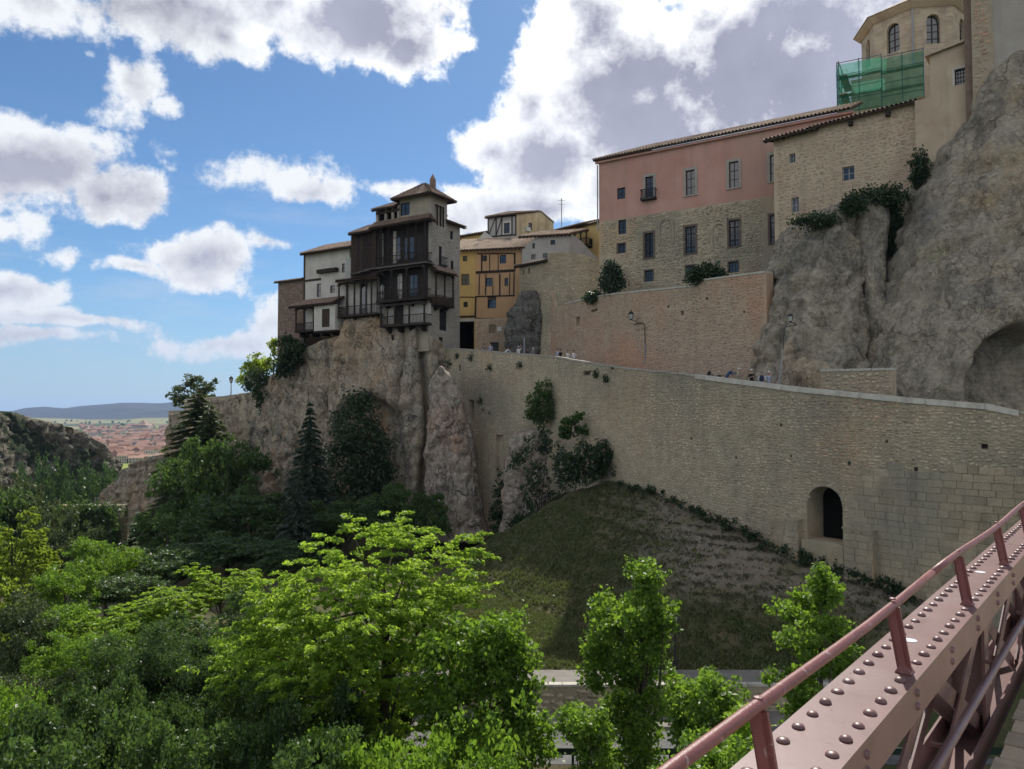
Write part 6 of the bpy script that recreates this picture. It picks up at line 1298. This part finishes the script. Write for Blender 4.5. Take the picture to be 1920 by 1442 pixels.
tuft(i1, 6, .24, .12, leafmat('slope_grass', (.10, .14, .045), (.13, .115, .055), .35), 'grass', 'rough grass on the shaded slope below the wall', .12)
tuft(i2, 9, .15, .085, leafmat('planted_tuft', (.055, .065, .035), (.09, .075, .045), .2), 'planted_tufts', 'rows of small dark planted tufts on the bare soil slope', .10)
q = np.stack([X, Y, Z], 1)[np.nonzero(~gl)[0]][5200:11000]; q[:, 2] += .02
stn_ = leaf_mesh('loose_stones', q, .10, mat('loose_stone', [(.26, .23, .19), (.4, .36, .3)], 3), rng, None, .8); tag(link('loose_stones', stn_, kind='stuff'), 'loose pale stones scattered over the soil slope', 'stones')
base_w = []
for i, px in enumerate(range(1170, 1720, 22)):
    a, _ = WL.sz(px, 950, -.5); p = WL.w(a, -.5 - .3 * random.random(), basz(a) + .1); base_w.append((p.x, p.y, p.z, .35 + .5 * random.random(), .35, .18 + .2 * random.random()))
bush('wall_foot_weeds', base_w, 150, 22, .2, .12, L_iv, 390, 'dark strip of weeds along the foot of the lower wall', 'weeds', stems=0)['kind'] = 'stuff'
# ---------------------------------------------------------------- ledge parapet, lamps, small things
LP_ = ppath([(316, 139), (346, 131), (347, 128.5), (420, 117.5), (470, 106.5), (490, 102)]); lpt = pxprofile(LP_, [(316, 772), (346, 770), (347, 751), (420, 744), (470, 737), (490, 728)])
lg = thing('ledge_wall', 'stone parapet with pale coping along the cliff ledge left of the houses', 'wall', LP_.w(8, 0, 0))
mb = MB(); wall_sheet(mb, LP_, list(np.linspace(0, LP_.len, 24)) + LP_.L, -8, lambda a: lpt(a), thick=.6); mb.build('core', mortar, lg)
rubble(LP_, .1, LP_.len - .1, -6, lpt, .5, .3, rub, lg, prot=.05, seed=81)
mb = MB(); a = 0
while a < LP_.len - .5: mb.fb(LP_, a, min(a + .95, LP_.len), -.1, .7, lpt(a), lpt(a) + .14); a += .98
mb.build('coping', coping, lg, kind='stuff')
lampg = mat('lantern_glass', [(.5, .5, .47)], 2, rough=.2, spec=.5); pole_g = mat('pole_grey', [(.28, .29, .29)], 3, rough=.5)
def lantern(parent, c, s=1.0):
    c = Vector(c); q = MB(); q.lathe(c, [(.06 * s, -.05 * s), (.10 * s, 0), (.11 * s, .03 * s)], 6); q.lathe(c, [(.20 * s, .36 * s), (.21 * s, .40 * s), (.10 * s, .55 * s), (.03 * s, .58 * s), (.03 * s, .64 * s), (.005, .67 * s)], 6)
    for k in range(6):
        a = 6.283 * k / 6; q.bar(c + Vector((.105 * s * math.cos(a), .105 * s * math.sin(a), .02 * s)), c + Vector((.19 * s * math.cos(a), .19 * s * math.sin(a), .37 * s)), .018 * s, .018 * s)
    h = q.build('lantern', iron, parent); q = MB(); q.lathe(c, [(.09 * s, .03 * s), (.175 * s, .365 * s)], 6); q.build('glass', lampg, h)
def post_lamp(px, ytop, ybase, Y, label, s=1.0, m=None):
    b = P(px, ybase, Y); t = P(px, ytop, Y); l = thing('street_lamp', label, 'street lamp', (b.x, Y, b.z)); h = t.z - .67 * s
    q = MB(); q.lathe((b.x, Y, b.z), [(.14 * s, 0), (.13 * s, .5), (.07 * s, .6), (.05 * s, 1.0), (.04 * s, h - b.z - .1), (.07 * s, h - b.z)], 8); q.build('post', m or pole_g, l); lantern(l, (b.x, Y, h), s)
post_lamp(433, 704, 746, 117.8, 'slim street lamp on the cliff ledge against the sky', 1.7)
b = ground_hit(1266, 1262); post_lamp(1266, 1141, 772 + F * -b.z / b.y, b.y, 'street lamp on the slope foot behind the columnar tree', 1.15, iron)
# lamps bracketed on the upper wall and the rock
l = thing('wall_lamp', 'black lantern on a bracket with a hanging cable on the upper retaining wall', 'wall lamp', WU.w(WU.sz(1195, 610)[0], -.1, 8)); a0, z0 = WU.sz(1183, 597, -.9); lantern(l, WU.w(a0, -.9, z0 - .1), 1.35)
a1, z1 = WU.sz(1189, 607); q = MB(); q.bar(WU.w(a0, -.9, z0 - .12), WU.w(a0 + .1, -.05, z1), .05, .05); q.bar(WU.w(a0 + .05, -.5, z0 - .3), WU.w(a0 + .1, 0, z1 + .5), .03, .03); q.build('bracket', iron, l)
c_ = [WU.sz(*k) for k in ((1189, 608), (1208, 606), (1210, 612), (1211, 645), (1210, 682))]; q = MB(); q.tube([WU.w(a, -.09, z) for a, z in c_[:4]], .035, 6); q.build('cable', iron, l); q = MB(); q.tube([WU.w(a, -.09, z) for a, z in c_[3:]], .045, 6); q.build('conduit', pole_g, l)
Yl = 50.5; l = thing('street_lamp', 'lantern on a thin angled pole standing before the grey rocks', 'street lamp', P(1459, 735, Yl)); q = MB(); q.tube([P(1459, 735, Yl), P(1464, 690, Yl), P(1468, 655, Yl)], .04, 7); q.build('pole', pole_g, l); q = MB(); q.tube([P(1468, 656, Yl), P(1471, 614, Yl), P(1483, 611, Yl), P(1494, 610, Yl)], .028, 6); q.tube([P(1494, 610, Yl), P(1488, 606, Yl), P(1482, 604, Yl)], .03, 6); q.build('bracket', iron, l); lantern(l, P(1482, 603, Yl), .95)
q = MB(); p = WL.w(WL.sz(939, 650)[0], 3.2, 0); z = copz(WL.sz(939, 650)[0]) - .98; q.tube([(p.x, p.y, z), (p.x, p.y, z + 2.6)], .07, 8); q.lathe((p.x, p.y, z + 2.6), [(.09, 0), (.02, .08)], 8); tag(q.build('sign_post', pole_g), 'plain grey post at the street head before the orange house', 'post')
o = OF.op(921, 643, 934, 656, -2.0); q = MB(); q.fb(OF, o[0], o[1], -2.3, -1.8, o[2] - .6, o[3]); q.fb(OF, o[0] - .04, o[1] + .04, -2.34, -1.76, o[3], o[3] + .06); tag(q.build('stone_planter', mat('planter_grey', [(.05, .05, .05)], 2)), 'dark rectangular planter at the wall of the orange house', 'planter')
# ---------------------------------------------------------------- people on the street
skinm = mat('skin', [(.40, .24, .17)], 4, rough=.6); hairm = mat('dark_hair', [(.02, .015, .012)], 9, rough=.7)
def cloth(n, c): return mat('cloth_' + n, [tuple(k * .85 for k in c), c], 8, bump=.2, bscale=30, rough=.9)
CW = cloth('white', (.62, .61, .60)); CB = cloth('black', (.02, .02, .022)); CBl = cloth('blue', (.03, .075, .16)); CT = cloth('tan', (.36, .31, .23)); CG = cloth('grey', (.22, .22, .24)); CN = cloth('navy', (.03, .035, .06)); CLb = cloth('pale_blue', (.36, .40, .48)); CJ = cloth('jeans', (.05, .07, .12))
PEOPLE = []
def person(loc, rz, label, shirt, pants, pose='stand', hat=None, H=1.7, pack=None):
    k = H / 1.72; V = []; E = []; Rr = []; reg = []
    def v(p, r, par, g):
        V.append(Vector(p)); Rr.append(r); 
        if par is not None: E.append((par, len(V) - 1)); reg.append((par, len(V) - 1, g))
        return len(V) - 1
    lean = {'lean': .75, 'walk': .08}.get(pose, .03); bend = lambda x, z: (x, -math.sin(lean) * (z - .95), .95 + math.cos(lean) * (z - .95))
    pel = v((0, 0, .95), (.15, .11), None, 'p'); wa = v(bend(0, 1.10), (.13, .095), pel, 's'); ch = v(bend(0, 1.30), (.165, .11), wa, 's'); ne = v(bend(0, 1.45), (.07, .065), ch, 's'); nk = v(bend(0, 1.53), (.052, .055), ne, 'k'); h1 = v(bend(0, 1.60), (.075, .09), nk, 'k'); h2 = v(bend(0, 1.68), (.072, .088), h1, 'k'); v(bend(0, 1.74), (.04, .05), h2, 'k')
    ny = bend(0, 1.62); v((0, ny[1] - .105, ny[2] - .005), (.016, .016), h1, 'k')
    for s in (-1, 1):
        st = .16 * s if pose == 'walk' else .03 * s
        hp = v((.095 * s, 0, .90), (.095, .1), pel, 'p'); kn = v((.105 * s, -.02 + st * .5, .50), (.062, .066), hp, 'p'); an = v((.11 * s, .02 + st, .09), (.04, .045), kn, 'p'); v((.12 * s, -.14 + st, .035), (.042, .032), an, 'o')
        sh = v(bend(.19 * s, 1.40), (.062, .06), ch, 's')
        if pose == 'raise' and s == 1: el, wr, hd = (.34, -.10, 1.55), (.30, -.22, 1.80), (.29, -.25, 1.88)
        elif pose in ('phone',): el, wr, hd = (.25 * s, -.08, 1.15), (.10 * s, -.30, 1.22), (.05 * s, -.36, 1.25)
        elif pose == 'lean': el, wr, hd = (.28 * s, -.62, 1.05), (.28 * s, -.82, .98), (.28 * s, -.90, .98)
        else: el, wr, hd = (.25 * s, .03, 1.14), (.27 * s, -.06, .92), (.27 * s, -.08, .84)
        e_ = v(el, (.042, .042), sh, 's'); w_ = v(wr, (.028, .030), e_, 'k'); hn = v(hd, (.036, .022), w_, 'k'); d = (Vector(hd) - Vector(wr)).normalized(); sd = d.cross(Vector((0, 1, 0.2))).normalized()
        for f_ in range(4): b_ = Vector(hd) + sd * (.02 * (f_ - 1.5)); v(b_ + d * (.075 - .012 * abs(f_ - 1.3)) + Vector((0, -.012, 0)), (.010, .010), hn, 'k')
        v(Vector(wr) + d * .05 - sd * .045 * s + Vector((0, -.02, 0)), (.011, .011), hn, 'k')
    bm = bmesh.new(); sl = bm.verts.layers.skin.verify(); bv = []
    for i, (p, r) in enumerate(zip(V, Rr)): b = bm.verts.new(p * k); b[sl].radius = (r[0] * k, r[1] * k); b[sl].use_root = i == 0; bv.append(b)
    for a, b in E: bm.edges.new((bv[a], bv[b]))
    me = bpy.data.meshes.new('person_skeleton'); bm.to_mesh(me); bm.free(); ob = bpy.data.objects.new('person_skeleton', me); COL.objects.link(ob)
    ob.modifiers.new('skin', 'SKIN').use_smooth_shade = True; s_ = ob.modifiers.new('sub', 'SUBSURF'); s_.levels = 1; s_.render_levels = 1
    PEOPLE.append((ob, V, reg, k, loc, rz, label, shirt, pants, hat, pack, bend, H))
def finish_people():
    dg = bpy.context.evaluated_depsgraph_get(); dg.update(); out = []
    for it in PEOPLE: out.append(bpy.data.meshes.new_from_object(it[0].evaluated_get(dg)))
    for me, (ob, V, reg, k, loc, rz, label, shirt, pants, hat, pack, bend, H) in zip(out, PEOPLE):
        bpy.data.objects.remove(ob); me.materials.clear(); me.name = 'person'
        for m in (skinm, shirt, pants, CB): me.materials.append(m)
        mi = {'k': 0, 's': 1, 'p': 2, 'o': 3}; idx = []
        for f in me.polygons:
            c = f.center / k; best = 9; g = 's'
            for a, b, q in reg:
                ab = V[b] - V[a]; t = min(1, max(0, (c - V[a]).dot(ab) / max(ab.length_squared, 1e-6))); d = (V[a] + ab * t - c).length
                if d < best: best, g = d, q
            idx.append(mi[g])
        me.polygons.foreach_set('material_index', np.array(idx, np.int32)); me.polygons.foreach_set('use_smooth', np.ones(len(idx), bool))
        o = link('person', me); o.location = loc; o.rotation_euler = (0, 0, rz); tag(o, label, 'person'); ORG[o] = Vector((0, 0, 0)); hb = Vector(bend(0, 1.70)) * k
        q = MB(); q.lathe(hb, [(.088 * k, -.03), (.088 * k, .03), (.06 * k, .075), (.01, .09)], 10)
        if hat: q.hexa([hb + Vector(x) for x in ((-.07, -.19, -.01), (.07, -.19, -.01), (.07, -.06, -.01), (-.07, -.06, -.01), (-.07, -.19, .005), (.07, -.19, .005), (.07, -.06, .015), (-.07, -.06, .015))])
        c = q.build('cap' if hat else 'hair', hat or hairm, o, smooth=True)
        if pack:
            q = MB(); M = Matrix.Rotation(rz, 4, 'Z'); b = MB(); b.lathe((0, .20, 1.02), [(.10, 0), (.15, .06), (.16, .25), (.12, .38), (.04, .43)], 8)
            q.v = [tuple(Vector(loc) + M @ Vector((x[0], x[1] * .8, x[2]))) for x in b.v]; q.f = b.f; q.m = b.m; tag(q.build('backpack', pack, smooth=True), 'dark backpack worn by the person in white near the angled lamp', 'backpack')
def on_street(px, d): a = WL.sz(px, 690, d)[0]; p = WL.w(a, d, copz(a) - .99); return p
face_cam = 0.0
person(on_street(907, 2.6), .3, 'person in white trousers with a dark bag standing at the street head, left one', CG, CW, 'phone', H=1.72); person(on_street(919, 2.8), -.5, 'person in grey top standing close beside the one in white trousers', CLb, CN, 'stand', H=1.8)
person(on_street(946, 1.3), 1.9, 'person in white leaning over the parapet near the grey post', CW, CW, 'lean', H=1.65); person(on_street(972, 1.1), -.3, 'person in white with a raised arm at the parapet', CW, CW, 'raise', hat=CW, H=1.7); person(on_street(998, 1.5), .5, 'person with a white hat right of the one raising an arm', CG, CT, 'stand', hat=CW, H=1.62)
person(on_street(1046, 1.6), 2.0, 'person in pale grey walking along the wall, left of the pair', CLb, CJ, 'walk', H=1.72); person(on_street(1052, 1.9), 2.2, 'person in black right of the pale grey walker', CB, CB, 'walk', H=1.66)
person(on_street(1066, 1.2), -2.4, 'person in white shirt at the parapet, left of two', CW, CJ, 'walk', H=1.66); person(on_street(1077, 1.3), -2.6, 'dark-haired person in white shirt at the parapet, right of two', CW, CN, 'stand', H=1.74)
person(on_street(1364, 2.4), 1.7, 'person in blue bending over the black motorcycle', CBl, CJ, 'lean', hat=CT, H=1.8); person(on_street(1386, 1.6), .6, 'person in tan jacket and pale cap beside the motorcycle', CT, CG, 'phone', hat=CW, H=1.7); person(on_street(1408, 1.6), .2, 'person in black with white cap holding something', CB, CB, 'phone', hat=CW, H=1.72)
person(on_street(1428, 1.2), 2.8, 'person in white carrying a dark backpack near the angled lamp', CW, CB, 'stand', hat=CG, H=1.66, pack=CN); person(on_street(1441, 1.7), .4, 'person in pale blue right of the one with the backpack', CLb, CJ, 'stand', hat=CW, H=1.7)
finish_people()
# motorcycle
mp = on_street(1340, 2.4); e = WL.e[WL.seg(WL.sz(1340, 690, 2.4)[0])]; mrz = math.atan2(e.y, e.x); MM = Matrix.Translation(mp) @ Matrix.Rotation(mrz, 4, 'Z')
mc = thing('motorcycle', 'black motorcycle parked against the upper wall beside the person in blue', 'motorcycle', mp)
def mbuild(q, nm, m, par=None, smooth=False): q.v = [tuple(MM @ Vector(x)) for x in q.v]; return q.build(nm, m, par or mc, smooth)
for x in (-.72, .72):
    q = MB(); n_ = 18
    ringp = [(x + .29 * math.cos(t), 0, .31 + .29 * math.sin(t)) for t in np.linspace(0, 2 * math.pi, n_ + 1)]; q.tube(ringp, .06, 6, cap=False); wl_ = mbuild(q, 'wheel', CB, smooth=True)
    q = MB()
    for k in range(6): t = k * math.pi / 3; q.bar((x, 0, .31), (x + .26 * math.cos(t), 0, .31 + .26 * math.sin(t)), .02, .03)
    mbuild(q, 'rim', steel, wl_)
q = MB(); q.tube([(-.72, 0, .31), (-.55, 0, .75), (-.48, 0, 1.0)], .03, 6); mbuild(q, 'fork', steel); q = MB(); q.tube([(-.45, -.36, 1.06), (-.50, 0, 1.0), (-.45, .36, 1.06)], .018, 6); mbuild(q, 'handlebar', iron)
q = MB(); q.lathe((-.15, 0, .68), [(.10, 0), (.20, .05), (.22, .14), (.14, .24), (.04, .27)], 10); mbuild(q, 'tank', CB, smooth=True); q = MB(); q.hexa([(.0, -.12, .74), (.75, -.10, .80), (.75, .10, .80), (.0, .12, .74), (.0, -.13, .84), (.75, -.11, .92), (.75, .11, .92), (.0, .13, .84)]); mbuild(q, 'seat', CN)
q = MB(); q.hexa([(-.35, -.14, .28), (.25, -.14, .28), (.25, .14, .28), (-.35, .14, .28), (-.3, -.15, .66), (.3, -.13, .70), (.3, .13, .70), (-.3, .15, .66)]); mbuild(q, 'engine', steel); q = MB(); q.hexa([(-.66, -.14, .95), (-.55, -.16, .95), (-.55, .16, .95), (-.66, .14, .95), (-.52, -.12, 1.28), (-.50, -.13, 1.28), (-.50, .13, 1.28), (-.52, .12, 1.28)]); mbuild(q, 'windscreen', glass)
q = MB(); q.tube([(.2, -.2, .35), (.85, -.2, .5)], .05, 8); mbuild(q, 'exhaust', steel); q = MB(); q.lathe((-.68, 0, .82), [(.03, -.06), (.09, -.03), (.09, .05), (.03, .08)], 8); mbuild(q, 'headlight', lampg)
# ---------------------------------------------------------------- distant town
rngt = random.Random(12); wm = [mat('town_wall_%d' % i, [c], .05) for i, c in enumerate(((.44, .38, .31), (.50, .46, .40), (.36, .23, .16), (.42, .29, .20), (.36, .33, .29)))]
hp = []
for i in range(5):
    q = MB(); q.box((0, 0, .5), (.5, .5, .5)); me = bpy.data.meshes.new('walls'); me.from_pydata(q.v, [], q.f); me.materials.append(wm[i]); q = MB()
    q.add([(-.55, -.55, .97), (.55, -.55, .97), (.55, .55, .97), (-.55, .55, .97), (-.55, 0, 1.30), (.55, 0, 1.30)], [(0, 1, 5, 4), (2, 3, 4, 5), (0, 4, 3), (1, 2, 5), (3, 2, 1, 0)]); rm = bpy.data.meshes.new('roof'); rm.from_pydata(q.v, [], q.f); rm.materials.append(tiler)
    q = MB()
    for fz in (.2, .45, .7):
        for fx in (-.35, -.12, .12, .35): q.add([(fx - .05, -.505, fz), (fx + .05, -.505, fz), (fx + .05, -.505, fz + .13), (fx - .05, -.505, fz + .13)], [(0, 1, 2, 3)])
    wme = bpy.data.meshes.new('windows'); wme.from_pydata(q.v, [], q.f); wme.materials.append(black); hp.append((me, rm, wme))
spots = []
for k in range(230):
    py = rngt.choice((802, 806, 811, 817, 823, 830, 838, 847, 857, 866)) + rngt.uniform(-3, 3); px = rngt.uniform(150 + (py - 800) * .45, 335); spots.append((px, py))
spots.sort(key=lambda s: s[1])
for px, py in spots:
    Y = F * 70 / (py - 772); X_ = P(px, 772, Y).x; i = rngt.randrange(5); near = py > 835
    t = thing('town_house', 'small house with red tiled roof in the distant town', 'house', (X_, Y, -71.5), 'houses of the distant town'); t.scale = (rngt.uniform(10, 24), rngt.uniform(10, 16), rngt.uniform(8, 15)); t.rotation_euler = (0, 0, rngt.uniform(-.5, .5))
    wl_ = link('walls', hp[i][0], t); link('roof', hp[i][1], t)
    if near: link('windows', hp[i][2], t, 'stuff')
Y = F * 70 / (812 - 772); p = P(266, 812, Y); t = thing('town_church', 'large pale building with a lantern roof above the distant town', 'church', (p.x, Y, -71)); q = MB(); q.box((p.x, Y, -58), (28, 16, 14)); q.box((p.x + 6, Y - 2, -42), (11, 11, 6)); q.build('walls', wm[1], t); q = MB(); q.lathe((p.x + 6, Y - 2, -36), [(15, 0), (2, 8)], 4, ph=.78); q.lathe((p.x, Y, -44), [(34, 0), (24, 5)], 4, ph=.78); q.build('roof', tiler, t)
# trees scattered on the plain
fp = tree_proto(410, [(0, 0, 6, 4, 4, 4)], 7, .3, 60, 12, 1.3, .8, L_dk, bark, 'leafy', 4)
for k in range(90):
    py = 772 + rngt.choice((12, 14, 16, 19, 22, 27, 36, 50, 70)) * rngt.uniform(.9, 1.1); px = rngt.uniform(60, 335); Y = F * 70 / (py - 772); s = rngt.uniform(.6, 1.3) * (1 + .6 * (Y > 3000))
    plant_tree('plain_tree', fp, (P(px, 772, Y).x, Y, -70.5), 'tiny dark tree on the far plain around the town', 'tree', s, k, 'trees of the far plain', s * .9)
# ---------------------------------------------------------------- haze
hz_m = bpy.data.materials.new('haze_air'); hz_m.use_nodes = True; nt = hz_m.node_tree; nt.nodes.clear()
pv_ = N(nt, 'ShaderNodeVolumePrincipled', ins={'Color': (.42, .62, 1.0, 1), 'Density': 4e-5, 'Anisotropy': .2}); nt.links.new(pv_.outputs[0], N(nt, 'ShaderNodeOutputMaterial').inputs['Volume'])
mb = MB(); mb.hexa([(-16500, -320, -78), (16500, -320, -78), (16500, 16500, -78), (-16500, 16500, -78), (-16500, -320, 230), (16500, -320, 230), (16500, 16500, 230), (-16500, 16500, 230)])
hz_o = mb.build('haze', hz_m, kind='stuff')
